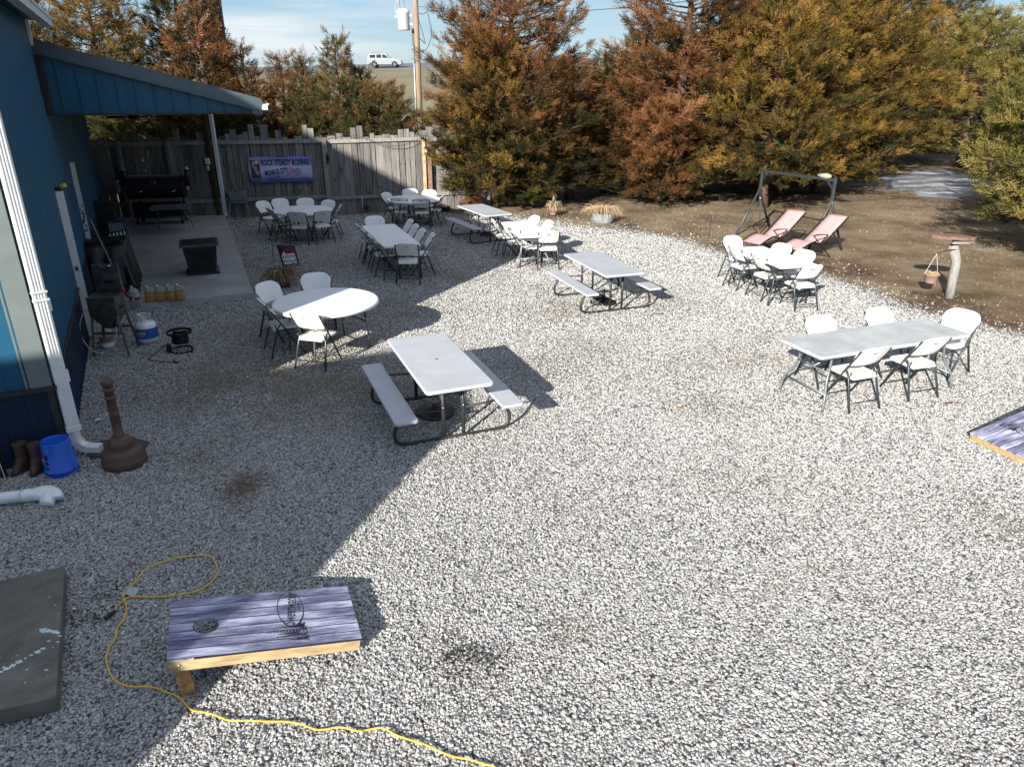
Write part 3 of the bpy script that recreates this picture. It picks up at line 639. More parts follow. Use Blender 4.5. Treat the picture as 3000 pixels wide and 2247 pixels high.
# white downspout with elbow
def rect_tube(mb, pts, w, d, side):
    """rectangular pipe through pts; side = width direction"""
    P = [Vector(p) for p in pts]; vs = []; side = Vector(side).normalized()
    for i, p in enumerate(P):
        t = (P[min(i + 1, len(P) - 1)] - P[max(i - 1, 0)]).normalized(); s = (side - t * side.dot(t)).normalized(); q = t.cross(s)
        c = .2
        for (a, b) in ((-1, -1 + c), (-1 + c, -1), (1 - c, -1), (1, -1 + c), (1, 1 - c), (1 - c, 1), (-1 + c, 1), (-1, 1 - c)):
            vs.append(p + s * a * w / 2 + q * b * d / 2)
    n = len(P); fs = [(i * 8 + j, i * 8 + (j + 1) % 8, (i + 1) * 8 + (j + 1) % 8, (i + 1) * 8 + j) for i in range(n - 1) for j in range(8)]
    fs += [tuple(range(8))[::-1], tuple((n - 1) * 8 + j for j in range(8))]
    mb.add(vs, fs)
dsp = C0 + WN * .075 + WD * .03
ds = empty('downspout', dsp, 0, 'white ribbed downspout strapped to the near corner of the blue building', 'downspout')
side = (WD * .35 + WN).normalized()
mb = MB(); rect_tube(mb, [(0, 0, .30), (0, 0, 4.45)], .125, .095, side)
cr_ = side.cross(Vector((0, 0, 1)))
for q in (-.04, -.013, .013, .04):
    for s_ in (1, -1):
        mb.beam(Vector((0, 0, .30)) + side * q + cr_ * s_ * .0475, Vector((0, 0, 4.4)) + side * q + cr_ * s_ * .0475, .009, .008, 0, up=cr_)
mb.build('pipe', M['white_metal'], ds)
mb = MB()
for z in (.31, .345, 1.72, 1.80): MB().box((0, 0, z), (.142, .112, .018), rz=math.atan2(side.y, side.x)).build('strap', M['white_metal'], ds)
for z in (.9, 1.66): MB().box((side.x * .075, side.y * .075, z), (.02, .03, .13), rz=math.atan2(side.y, side.x)).build('bracket', M['white_metal'], ds)
out = Vector((.98, .12, 0)); pth = [Vector((0, 0, .31)), Vector((0, 0, .22))] + [Vector((0, 0, .20)) + out * (.12 * (1 - math.cos(a))) + Vector((0, 0, -.12 * math.sin(a))) for a in (R(20), R(40), R(60), R(78))]
pth.append(pth[-1] + out * .14 + Vector((0, 0, -.012)))
mb = MB(); rect_tube(mb, pth, .10, .085, out.cross(Vector((0, 0, 1))))
for i in range(2, 6): 
    p = pth[i]; d = (pth[i + 1] - pth[i - 1]).normalized(); mb.beam(p - d * .006, p + d * .006, .108, .098)
for q in (-.03, -.01, .01, .03): mb.beam(pth[-2] + Vector((0, q, .045)), pth[-1] + Vector((0, q, .045)), .006, .006)
mb.build('elbow', M['white_metal'], ds)

# door jambs on the long wall
def on_wall(t, out_=0, z=0): p = C0 + WD * t + WN * out_; return Vector((p.x, p.y, z))
t1 = (Vector((-6.62, 10.6, 0)) - C0).dot(WD)
j = empty('door_jamb', on_wall(t1), 0, 'white door jamb with steel strike plate on the blue long wall behind the fryer', 'door frame')
T = Matrix.Rotation(math.atan2(WD.y, WD.x), 4, 'Z')     # local x along the wall, -y outward
mb = MB(); mb.box((0, -.055, 1.15), (.06, .115, 2.2), M=T); mb.box((.045, -.05, 1.15), (.03, .075, 2.2), M=T); mb.build('frame_post', M['white_metal'], j)
mb = MB(); mb.box((-.031, -.06, 1.12), (.006, .05, .07), M=T); mb.build('strike_plate', M['chrome'], j)
mb = MB(); mb.box((-.031, -.06, 1.12), (.009, .022, .03), M=T); mb.build('strike_hole', M['black_metal'], j)
t_ = empty('tape_measure', on_wall(t1, .06, 2.25), math.atan2(WD.y, WD.x), 'yellow and black tool sitting on top of the white door jamb', 'tool')
mb = MB(); mb.box((0, 0, .03), (.06, .08, .06)); mb.build('case', M['black_plastic'], t_, bevel=.01)
mb = MB(); mb.tube([(0.0, -.02, .055), (.0, -.11, .085)], .028, 10); mb.build('grip', M['yellow_plastic'], t_)
t2 = (Vector((-8.1, 13.8, 0)) - C0).dot(WD)
j = empty('shadow_marked_jamb', on_wall(t2), 0, 'white door jamb with painted shadow marks under the patio roof', 'door frame')
mb = MB(); mb.box((0, -.045, 1.2), (.05, .09, 2.3), M=T); mb.build('frame_post', M['white_metal'], j)
mb = MB()
for i in range(26): mb.box((-.026, -.045 + rr.uniform(-.03, .03), rr.uniform(.35, 1.6)), (.004, rr.uniform(.01, .035), rr.uniform(.02, .09)), M=T)
mb.build('painted_shadow', M['dark_trim'], j)  # dark flecks stand in for shadows falling on the jamb

# ---------------------------------------------------------------- patio: slab and lean-to roof
mb = MB(); mb.prism(SLAB, -.15, .10); o = mb.build('patio_slab', M['concrete'], bevel=.012); tag(o, kind='structure')
LA = Vector((-7.24, 11.88, 0)); fa = R(22.5); FD = Vector((math.cos(fa), math.sin(fa), 0)); FN = Vector((math.sin(fa), -math.cos(fa), 0)); FL = 3.13
lean = empty('patio_roof', LA, 0, 'blue lean-to patio roof with ribbed triangular end panel and grey rake trim', 'patio roof')
def ll(mb, name, m, **k):
    o = mb.build(name, m, lean, **k); o.matrix_parent_inverse = Matrix.Translation(-LA); return o
zt = lambda t: 4.27 - (4.27 - 3.43) * t / FL
mb = MB(); ribbed(LA + FD * .0, LA + FD * FL, lambda t: 3.25, lambda t: zt(t) - .02, FN, .262, .02, mb, rw=.14); ll(mb, 'end_panel', M['siding_blue'])
mb = MB()
a_ = LA + FN * .03 + Vector((0, 0, 4.22)); b_ = LA + FD * (FL + .06) + FN * .03 + Vector((0, 0, 3.37)); mb.beam(a_, b_, .07, .15)
mb.beam(a_ + FN * .02 - Vector((0, 0, .095)), b_ + FN * .02 - Vector((0, 0, .095)), .05, .03)
ll(mb, 'rake_trim', M['roof_metal'])
mb = MB(); mb.beam(LA + FN * .02 + Vector((0, 0, 3.24)), LA + FD * FL + FN * .02 + Vector((0, 0, 3.24)), .05, .03); mb.beam(LA + FD * .05 + FN * .03 + Vector((0, 0, 3.25)), LA + FD * .05 + FN * .03 + Vector((0, 0, 4.1)), .10, .03, 0, up=FN); ll(mb, 'base_trim', M['dark_trim'])
mb = MB(); mb.beam(LA + FD * (FL - .02) + FN * .035 + Vector((0, 0, 3.22)), LA + FD * (FL - .02) + FN * .035 + Vector((0, 0, 3.38)), .17, .03, 0, up=FN); ll(mb, 'end_cap', M['roof_metal'])
BK = WD * 10.6
ea = LA + FD * FL
mb = MB()
q = [P3(LA, 4.27), P3(ea + FD * .05, 3.42), P3(ea + FD * .05 + BK, 3.42), P3(LA + BK, 4.27)]
mb.add(q + [(x, y, z + .05) for x, y, z in q], [(3, 2, 1, 0), (4, 5, 6, 7), (0, 1, 5, 4), (1, 2, 6, 5), (2, 3, 7, 6), (3, 0, 4, 7)]); ll(mb, 'roof_sheet', M['roof_metal'])
mb = MB(); q = [P3(LA - FN * .02, 3.25), P3(ea - FN * .02, 3.25), P3(ea - FN * .02 + BK, 3.25), P3(LA - FN * .02 + BK, 3.25)]; mb.add(q + [(x, y, z + .02) for x, y, z in q], [(0, 1, 2, 3), (7, 6, 5, 4), (1, 5, 6, 2), (2, 6, 7, 3)]); ll(mb, 'soffit', M['soffit'])
mb = MB(); mb.beam(ea - FD * .03 + Vector((0, 0, 3.32)), ea - FD * .03 + BK + Vector((0, 0, 3.32)), .06, .24); ll(mb, 'eave_board', M['roof_metal'])
mb = MB(); g0 = ea + FD * .10 + FN * .05; g1 = g0 + BK
mb.beam(g0 + Vector((0, 0, 3.33)), g1 + Vector((0, 0, 3.33)), .11, .09); mb.beam(g0 + FD * .06 + Vector((0, 0, 3.375)), g1 + FD * .06 + Vector((0, 0, 3.375)), .03, .03); ll(mb, 'gutter', M['white_metal'])
# far post and its white downspout
pp = Vector((-8.78, 21.72, .1)); mb = MB(); mb.beam(pp, pp + Vector((0, 0, 3.12)), .10, .12, 0, up=(0, 1, 0)); ll(mb, 'post', M['post_wood'])
mb = MB(); rect_tube(mb, [(-8.63, 21.80, 3.25), (-8.63, 21.80, .15), (-8.60, 21.78, .08), (-8.50, 21.72, .05)], .11, .08, (1, 0, 0)); ll(mb, 'downspout', M['white_metal'])
mb = MB(); mb.box((-8.86, 21.66, 1.65), (.13, .10, .17)); mb.box((-8.86, 21.62, 1.46), (.05, .05, .14)); ll(mb, 'outlet_box', M['white_plastic'], bevel=.01)
# ceiling fan
fx = Vector((-8.45, 17.0, 0)); cf = empty('ceiling_fan', (fx.x, fx.y, 3.25), .4, 'dark ceiling fan hanging under the patio roof', 'ceiling fan')
mb = MB(); mb.tube([(0, 0, 0), (0, 0, -.14)], .018, 8); mb.build('rod', M['black_metal'], cf)
mb = MB(); mb.lathe([(.05, -.28), (.12, -.25), (.13, -.18), (.06, -.13)], 20); mb.build('motor', M['black_metal'], cf)
for k in range(5):
    mb = MB(); mb.add([(.12, -.05, -.22), (.62, -.075, -.215), (.65, 0, -.225), (.62, .075, -.24), (.12, .05, -.23)], [(0, 1, 2, 3, 4)], M=Matrix.Rotation(R(72 * k), 4, 'Z')); mb.build('blade', M['black_plastic'], cf, solid=.008)

# ---------------------------------------------------------------- wooden fence
FP = [Vector((-12.35, 21.17, 0)), Vector((-5.685, 22.389, 0)), Vector((-2.84, 23.29, 0)), Vector((-.75, 24.02, 0))]
fence = empty('wooden_fence', FP[1], 0, 'weathered grey board fence with uneven plank tops behind the patio and tables', 'fence')
def fl_(mb, name, m, **k):
    o = mb.build(name, m, fence, **k); o.matrix_parent_inverse = Matrix.Translation(-FP[1]); return o
TOPS = {1: [(-.05, 2.74, .29), (.24, 2.2, .2), (.44, 2.33, .18), (.62, 2.36, .17)]}
def plank_run(a, b, rnd, base):
    d = (b - a); Ln = d.length; d.normalize(); nrm = Vector((d.y, -d.x, 0)); mb = MB(); s = 0; prev = 0
    while s < Ln:
        w = rnd.choice([.15, .16, .18, .19, .2, .24]); w = min(w, Ln - s + .02)
        h = rnd.choice([2.24, 2.26, 2.28, 2.32, 2.36, 2.42, 2.46, 2.52, 2.62]) + rnd.uniform(-.02, .02)
        if abs(h - prev) < .03: h += .07
        prev = h; g = rnd.uniform(.004, .012); off = rnd.uniform(-.006, .006); ln = rnd.uniform(-.012, .012)
        p0 = a + d * (s + g) - nrm * (.03 + off); p1 = a + d * (s + w - g) - nrm * (.03 + off); sk = rnd.uniform(-.012, .012)
        th = nrm * .022
        # slightly wavy edges
        zs = [base, .6, 1.2, 1.8, h]; L0 = [rnd.uniform(-.004, .004) for _ in zs]; L1 = [rnd.uniform(-.004, .004) for _ in zs]; vs = []
        for i, z in enumerate(zs):
            sh = d * (ln * z / 2.3)
            for (q, t) in ((p0 + d * L0[i], 0), (p1 + d * L1[i], 0), (p1 + d * L1[i], 1), (p0 + d * L0[i], 1)):
                r_ = q + sh + th * t; vs.append((r_.x, r_.y, z + (sk if i == 4 and q is not p0 and (t in (0, 1)) else 0)))
        fs = [(3, 2, 1, 0)[::-1]]
        for i in range(4):
            for k in range(4): fs.append((i * 4 + k, i * 4 + (k + 1) % 4, (i + 1) * 4 + (k + 1) % 4, (i + 1) * 4 + k))
        fs.append((16, 17, 18, 19)); mb.add(vs, fs); s += w
    return mb
rn = random.Random(11)
for i in range(3):
    fl_(plank_run(FP[i], FP[i + 1], rn, -.02), 'board_panel', M['boards'])
    a, b = FP[i], FP[i + 1]; d = (b - a).normalized(); nrm = Vector((d.y, -d.x, 0))
    for (z0, z1) in (((2.14, 2.18), (.50, .52)) if i else ((2.12, 2.17), (.46, .56))):
        mb = MB(); mb.beam(a + nrm * .035 + Vector((0, 0, z0)), b + nrm * .035 + Vector((0, 0, z1)), .045, .10); fl_(mb, 'rail', M['grey_wood'])
for i, (w, m) in enumerate(((.12, 'grey_wood'), (.10, 'pale_wood'))):
    p = FP[i + 1] + Vector((.10, -.10, 0)); mb = MB(); mb.beam(p, p + Vector((0, 0, 2.2)), w, w, 0, up=(0, 1, 0)); fl_(mb, 'post', M[m])
p = FP[2] + Vector((.25, -.05, 0)); mb = MB(); mb.beam(p, p + Vector((0, 0, 2.15)), .13, .04, 0, up=(0, 1, 0)); fl_(mb, 'post', M['brown_board'])
for xx in (-11.2, -9.9): 
    p = Vector((xx, 21.17 + (xx + 12.35) * .183 - .09, 0)); mb = MB(); mb.beam(p, p + Vector((0, 0, 2.2)), .1, .1, 0, up=(0, 1, 0)); fl_(mb, 'post', M['grey_wood'])

# banner
bd = (FP[1] - FP[0]).normalized(); bn = Vector((bd.y, -bd.x, 0)); bc = Vector((-6.92, 22.163, 1.37)) + bn * .07
ban = empty('banner', bc, math.atan2(bd.y, bd.x), 'blue and white printed boxing banner pinned to the weathered fence', 'banner')
mb = MB(); nx, nz_ = 24, 10; vs = []
for k in range(nz_ + 1):
    for i in range(nx + 1):
        x = -.91 + 1.82 * i / nx; z = -.365 + .73 * k / nz_; sag = -.012 * math.cos(i / nx * 4 * math.pi) * (k / nz_ * 2 - 1)
        vs.append((x, .008 * math.sin(x * 9) * math.cos(z * 6), z + sag))
mb.add(vs, [(k * (nx + 1) + i, k * (nx + 1) + i + 1, (k + 1) * (nx + 1) + i + 1, (k + 1) * (nx + 1) + i) for k in range(nz_) for i in range(nx)], 0, True)
mb.build('sheet', M['banner'], ban, solid=.002)
FT = lambda x, z, y=-.014, rz=0: Matrix.Translation((x, y, z)) @ Matrix.Rotation(R(90), 4, 'X') @ Matrix.Rotation(R(rz), 4, 'Z')
for (txt, sz_, w, x, z, rz, bold) in (('ROCK STEADY BOXING', .20, 1.36, .15, .20, 0, .006), ('MONROE CITY', .17, .66, -.13, -.06, 8, .005), ("Fighting back against Parkinson's Disease!", .085, 1.2, .24, -.27, 0, .0005), ('For Information 573-822-4773', .05, .5, .62, .0, 0, 0), ('Classes held Mon, Tue & Thur', .05, .5, .62, -.07, 0, 0), ('9:00 A & 10:30', .05, .26, .60, -.14, 0, 0), ('ROCK STEADY BOXING', .04, .26, -.72, -.275, 0, 0)):
    v_, f_ = text_geo(txt, sz_, bold=bold, width=w); k = .17 / .2 if sz_ > .15 else 1
    if sz_ > .15: v_ = [(a, b * 1.15, c) for a, b, c in v_]
    mb = MB(); mb.add(v_, f_, 0, False, FT(x, z, rz=rz)); mb.build('lettering', M['black_print'], ban)
mb = MB(); mb.add([(-.84, -.012, -.24), (-.58, -.012, -.24), (-.58, -.012, .27), (-.84, -.012, .29)], [(0, 1, 2, 3)]); mb.build('photo_panel', M['banner_photo'], ban)
def blob(mb, cx, cz, rx, rz_, y, n=18, ph=0):
    mb.add([(cx + rx * math.cos(2 * math.pi * i / n) * (1 + .12 * math.sin(3 * i + ph)), y, cz + rz_ * math.sin(2 * math.pi * i / n)) for i in range(n)], [tuple(range(n))])
mb = MB(); blob(mb, -.76, .16, .05, .11, -.014); blob(mb, -.70, .02, .045, .10, -.0145); blob(mb, -.66, -.08, .05, .07, -.015); mb.build('printed_hand', M['banner_hand'], ban)
mb = MB(); blob(mb, -.66, .22, .06, .05, -.0135); mb.build('printed_sleeve', M['banner_white'], ban)
mb = MB(); blob(mb, .28, -.06, .12, .15, -.0125, ph=1); blob(mb, .45, -.10, .13, .12, -.0128, ph=2); blob(mb, .50, .0, .07, .06, -.0131); mb.build('printed_glove', M['banner_glove'], ban)

# small things on the fence
ln_ = empty('hanging_lantern', (-2.66, 23.12, 1.72), 0, 'small black lantern hanging on the brown fence post', 'lantern')
mb = MB(); mb.tube([(0, .06, .42), (0, -.04, .44), (0, -.06, .36), (0, -.05, .28)], .008, 6); mb.build('hook', M['black_metal'], ln_)
mb = MB(); mb.lathe([(.015, .28), (.055, .22), (.06, .2), (.045, .19), (.045, .06), (.06, .04), (.05, 0)], 12, M=Matrix.Translation((0, -.05, 0))); mb.build('housing', M['black_metal'], ln_)
mb = MB(); mb.lathe([(.047, .08), (.047, .17)], 12, M=Matrix.Translation((0, -.05, 0))); mb.build('pane', M['jug_plastic'], ln_)
ln2 = empty('wall_lantern', (-5.50, 22.2, 1.55), 0, 'small black lantern on the grey fence post right of the banner', 'lantern')
mb = MB(); mb.lathe([(.012, .26), (.05, .2), (.055, .18), (.04, .17), (.04, .05), (.055, .03), (.045, 0)], 12); mb.build('housing', M['black_metal'], ln2)
mb = MB(); mb.tube([(0, .1, .3), (0, 0, .3), (0, 0, .25)], .008, 6); mb.build('hook', M['black_metal'], ln2)
def light_string(name, pts, label, drop=.035, mtl='wire', parent=None):
    p = smooth_path(pts, 8); mb = MB(); mb.tube(p, .006, 5)
    t = tag(mb.build(name, M[mtl]), label, 'string lights')
    q = smooth_path(pts, 10)
    for i in range(0, len(q), 2): MB().tube([q[i], q[i] - Vector((rr.uniform(-.02, .02), 0, drop))], .008, 5).build('bulb', M[mtl], t)
    return t
light_string('string_lights', [(-5.7, 22.25, 2.28), (-5.2, 22.42, 2.34), (-4.6, 22.55, 2.30), (-4.0, 22.72, 2.08), (-3.6, 22.85, 2.0), (-3.2, 22.98, 2.05), (-2.85, 23.12, 2.2)], 'dark string lights sagging along the fence rail', mtl='wire')
light_string('string_lights', [(-2.5, 23.2, 1.75), (-2.1, 23.32, 1.45), (-1.8, 23.4, 1.2), (-1.4, 23.5, 1.15)], 'short dark string lights drooping right of the brown fence post')
light_string('string_lights', [(7.2, 20.8, 2.35), (7.625, 21.0, 2.09), (8.43, 22, 1.76), (9.7, 23, 1.42), (10.98, 24, 1.42), (12.07, 25, 1.58), (13.19, 26, 1.9), (14.4, 27, 2.3)], 'green string lights hung low between the trees behind the swing frame', mtl='green_wire')
# ---------------------------------------------------------------- folding chairs
def make_chair():
    t = empty('folding_chair'); n = 12
    # seat: dished panel with rolled edge
    mb = MB(); mb.slab(.42, .39, .07, .415, .452, .012, c=(0, .025), lip=.010); mb.box((0, -.15, .418), (.35, .05, .02)); mb.build('seat', M['chair_white'], t)
    # backrest
    mb = MB(); nx, nv = 14, 8; vs = []; z0, z1 = .570, .845
    for k in range(nv + 1):
        v = k / nv; z = z0 + (z1 - z0) * v
        hw = .205 + .035 * min(1, v * 1.6)
        if v > .70: hw -= .055 * ((v - .70) / .30) ** 2
        if v < .15: hw -= .022 * ((.15 - v) / .15) ** 2
        for i in range(nx + 1):
            u = -1 + 2 * i / nx; x = u * hw
            zz = z - (.030 * abs(u) ** 5 if v > .9 else .030 * abs(u) ** 5 * v / .9 * .6)
            y = -.105 - (z - .585) * .60 - .030 * (1 - u * u) - (.012 * max(0, (v - .88) / .12))
            vs.append((x, y, zz))
    mb.add(vs, [(k * (nx + 1) + i, k * (nx + 1) + i + 1, (k + 1) * (nx + 1) + i + 1, (k + 1) * (nx + 1) + i) for k in range(nv) for i in range(nx)], 0, True)
    b = mb.build('backrest', M['chair_white'], t, solid=.02)
    q = b.modifiers.new('bevel', 'BEVEL'); q.width = .006; q.segments = 2; q.limit_method = 'ANGLE'
    lean = Matrix.Rotation(R(31), 4, 'X')
    mb = MB(); mb.box((0, -.262, .765), (.078, .010, .013), M=None); mb.build('handle_slot', M['dark_slot'], b, bevel=.003)
    mb = MB()
    for sx in (-1, 1): mb.beam((sx * .055, -.271, .772), (sx * .052, -.207, .665), .006, .006)
    mb.beam((-.055, -.271, .775), (.055, -.271, .775), .006, .006); mb.build('moulded_ridge', M['chair_white'], b)
    for sx in (-1, 1):
        mb = MB(); mb.tube([(sx * .222, -.262, .805), (sx * .224, -.25, .80), (sx * .222, .0, .40), (sx * .218, .235, .012)], [.013, .0165, .0165, .0155], 8, flat=.7); mb.build('front_leg', M['leg_metal'], t)
        mb = MB(); mb.tube([(sx * .203, -.075, .50), (sx * .207, -.13, .42), (sx * .236, -.265, .012)], [.014, .0165, .0155], 8, flat=.7); mb.build('rear_leg', M['leg_metal'], t)
    mb = MB(); mb.tube([(-.22, .19, .095), (.22, .19, .095)], .008, 6); mb.build('stretcher', M['leg_metal'], t)
    mb = MB(); mb.tube([(-.228, -.225, .125), (.228, -.225, .125)], .008, 6); mb.build('stretcher', M['leg_metal'], t)
    mb = MB()
    for sx in (-1, 1): mb.tube([(sx * .205, -.15, .50), (sx * .206, -.14, .43), (sx * .205, -.10, .402), (sx * .205, .12, .398)], .009, 6)
    mb.tube([(-.205, .10, .398), (.205, .10, .398)], .008, 6); mb.build('seat_bracket', M['leg_metal'], t)
    return t
proto_chair = make_chair(); used = [False]
def chair(bx, by, fx, fy, label, group):
    """bx,by: where the top of the backrest is; fx,fy: facing"""
    L_ = math.hypot(fx, fy); fx /= L_; fy /= L_
    o = proto_chair if not used[0] else copy_tree(proto_chair); used[0] = True
    o.location = (bx + fx * .265, by + fy * .265, 0); o.rotation_euler = (0, 0, math.atan2(-fx, fy))
    return tag(o, label, 'chair', group)
def around(cx, cy, lst, group):
    for q in lst:
        bx, by, lab = q[:3]
        f = q[3] if len(q) > 3 else (cx - bx, cy - by)
        chair(bx, by, f[0], f[1], lab, group)
G1 = 'chairs at the near round table'; near = 'white chair at the near round table, '
around(-2.75, 10.15, [(-3.23, 11.47, near + 'on its far side'), (-3.85, 10.86, near + 'left of it beside the dead grass clump', (.80, -.45)), (-3.60, 9.90, near + 'front left with its back to the building', (.84, .50)), (-2.81, 9.27, near + 'lit by sun on the side facing us', (.27, .96))], G1)
G2 = 'chairs at the round table below the banner'; s = 'white folding chair at the table under the banner, '
around(-5.40, 18.62, [(-6.67, 19.38, s + 'far left seat'), (-6.345, 19.85, s + 'back row left'), (-5.66, 19.95, s + 'back row middle, facing us'), (-4.92, 19.6, s + 'back row right'), (-4.45, 18.8, s + 'right end seen from the side', (-.99, -.1)), (-6.12, 18.25, s + 'front left with its back turned', (.8, .6)), (-5.284, 17.70, s + 'front middle seat', (.02, 1)), (-4.66, 17.90, s + 'front right with its back turned', (-.55, .85))], G2)
G3 = 'chairs at the farthest round table'; s = 'white folding chair at the farthest round table, '
around(-2.78, 20.65, [(-3.66, 21.1, s + 'left end'), (-3.07, 21.98, s + 'behind the table on the left'), (-2.44, 21.70, s + 'behind the table on the right'), (-1.96, 20.6, s + 'right end', (-.99, .15)), (-3.13, 20.15, s + 'front left with its back to us', (.12, 1)), (-2.50, 20.0, s + 'front right with its back to us', (-.08, 1))], G3)
G4 = 'chairs along the shaded long table'; s = 'white folding chair at the shaded long table, '
pl, pr = (.933, .361), (-.933, -.361)
around(0, 0, [(-3.26, 17.05, s + 'at its far head', (.35, -.93)), (-3.43, 15.98, s + 'left row, farthest', pl), (-3.20, 15.39, s + 'left row, middle', pl), (-2.93, 14.72, s + 'left row, nearest', pl), (-2.33, 16.60, s + 'right row, farthest of four', pr), (-2.13, 15.97, s + 'right row, second from the far end', pr), (-1.92, 15.45, s + 'right row, third from the far end', pr), (-1.66, 14.93, s + 'right row, nearest of four', (-.9, -.2)), (-2.07, 13.92, s + 'alone at its near end', (-.03, 1))], G4)
G5 = 'chairs at the table behind the middle picnic table'; s = 'white chair by the table behind the middle picnic table, '
around(0, 0, [(-.44, 16.70, s + 'left side, far seat', (.96, .2)), (-.17, 15.96, s + 'left side, near seat', (.95, .3)), (.56, 17.15, s + 'right side, far seat', (-.85, -.45)), (.86, 16.48, s + 'right side, near seat', (-.9, -.35)), (.40, 15.42, s + 'front seat partly hidden by another', (.12, 1)), (.78, 15.22, s + 'front seat nearest to us', (-.06, 1))], G5)
G6 = 'chairs at the split white table near the swing'; s = 'white chair at the two-part table near the swing, '
around(0, 0, [(4.50, 14.72, s + 'far left corner facing us', (.40, -.92)), (4.27, 13.72, s + 'left side, farther of two', (.95, .30)), (4.50, 12.98, s + 'left side, nearer of two', (.94, .33)), (5.19, 12.15, s + 'at its near end', (-.26, .96)), (5.30, 13.93, s + 'right side, farther of two', (-.86, -.5)), (5.52, 13.33, s + 'right side, nearer of two', (-.86, -.5))], G6)
G7 = 'chairs at the long grey table'; s = 'white folding chair at the long grey table, '
around(0, 0, [(4.10, 9.16, s + 'behind it on the left', (.25, -.97)), (5.06, 9.55, s + 'behind it in the middle', (.33, -.94)), (6.22, 9.44, s + 'at its right end', (-.85, -.52)), (4.30, 7.93, s + 'front left with its back to us', (-.34, .94)), (5.21, 8.29, s + 'front right with its back to us', (-.31, .95))], G7)

# ---------------------------------------------------------------- folding tables
M['worn_top'] = mat('worn_top', (.45, .465, .455), .5, var=.12, scale=3, bump=.15, bscale=200, dirt=(.33, .34, .34))
def rect_table(name, x, y, yaw, L_, W_, label, m='white_plastic', lm='table_leg', split=False, group='long folding tables'):
    t = empty(name, (x, y, 0), yaw, label, 'table', group)
    if not split:
        mb = MB(); mb.slab(W_, L_, .06, .695, .742, .012); mb.build('tabletop', M[m], t)
        mb = MB(); mb.box((0, 0, .68), (W_ - .12, L_ - .2, .03)); mb.build('underframe', M['table_leg'], t)
    else:
        for s_, dz, dx in ((1, 0, -.02), (-1, .022, .03)):
            mb = MB(); mb.slab(W_, L_ / 2 + (.03 if s_ < 0 else 0), .06, .695 + dz, .740 + dz, .012, c=(dx, s_ * L_ / 4)); mb.build('tabletop', M[m], t)
        mb = MB(); mb.box((0, 0, .68), (W_ - .14, L_ - .25, .03)); mb.build('underframe', M['leg_metal'], t)
    for s_ in (1, -1):
        y0 = s_ * (L_ / 2 - .30); y1 = s_ * (L_ / 2 - .16)
        for sx in (-1, 1):
            mb = MB(); mb.tube(smooth_path([(sx * (W_ / 2 - .13), y0, .68), (sx * (W_ / 2 - .12), y0 + s_ * .02, .48), (sx * (W_ / 2 - .10), y0 + s_ * .05, .36), (sx * (W_ / 2 - .02), y0 + s_ * .12, .20), (sx * (W_ / 2), y1, .012)], 3), .0155, 8); mb.build('leg', M[lm], t)
        mb = MB(); mb.tube([(-(W_ / 2 - .11), y0 + s_ * .03, .46), ((W_ / 2 - .11), y0 + s_ * .03, .46)], .010, 6); mb.build('crossbar', M[lm], t)
        mb = MB(); mb.tube([(-(W_ / 2 - .03), y0 + s_ * .11, .22), ((W_ / 2 - .03), y0 + s_ * .11, .22)], .013, 6); mb.build('crossbar', M[lm], t)
        mb = MB(); mb.tube([(0, y0 + s_ * .03, .46), (0, s_ * .25, .66)], .009, 6); mb.build('brace', M[lm], t)
    return t
rect_table('folding_table', -2.633, 15.358, .369, 2.46, .76, 'long white folding table standing in shade with nine chairs', lm='leg_metal')
rect_table('folding_table', .285, 16.10, .229, 1.83, .72, 'white folding table with grey wishbone legs behind the middle picnic table')
rect_table('folding_table', 4.84, 13.29, .21, 1.80, .76, 'white two-part folding table near the swing frame', lm='leg_metal', split=True)
rect_table('folding_table', 4.630, 8.635, -1.211, 2.44, .76, 'long folding table with worn grey top on the sunlit gravel at right', m='worn_top')
def round_table(x, y, yaw, label, d=1.53):
    t = empty('round_table', (x, y, 0), yaw, label, 'table', 'round folding tables'); r = d / 2
    mb = MB(); mb.lathe([(r - .02, .690), (r, .696), (r, .728), (r - .006, .738), (r - .02, .741)], 64); mb.lathe([(r - .05, .7405), (r - .055, .739)], 64, cap=False); mb.build('tabletop', M['white_plastic'], t)
    mb = MB(); mb.lathe([(r - .035, .742), (r - .03, .7425), (r - .025, .742)], 64, cap=False); mb.build('rim', M['white_plastic'], t)
    for sx in (-1, 1):
        for sy in (-1, 1):
            mb = MB(); mb.tube([(sx * .40, sy * .36, .69), (sx * .43, sy * .37, .45), (sx * .47, sy * .385, .012)], [.012, .012, .016], 8); mb.build('leg', M['table_leg'], t)
            mb = MB(); mb.tube([(sx * .40, sy * .36, .69), (sx * .425, sy * .368, .48)], .018, 8); mb.build('leg_sleeve', M['leg_metal'], t)
        mb = MB(); mb.tube([(sx * .43, -.37, .42), (sx * .43, .37, .42)], .010, 6); mb.build('crossbar', M['leg_metal'], t)
        mb = MB(); mb.tube([(sx * .43, 0, .42), (sx * .12, 0, .68)], .008, 6); mb.build('brace', M['leg_metal'], t)
    mb = MB(); mb.tube([(-.45, .36, .68), (.45, .36, .68)], .014, 6); mb.tube([(-.45, -.36, .68), (.45, -.36, .68)], .014, 6); mb.build('underframe', M['leg_metal'], t)
round_table(-2.745, 10.20, .75, 'near round white table, half in sun and half in shade')
round_table(-5.40, 18.65, .3, 'round white table in shade below the banner with eight chairs')
round_table(-2.79, 20.68, .2, 'farthest round white table in front of the brown fence post')

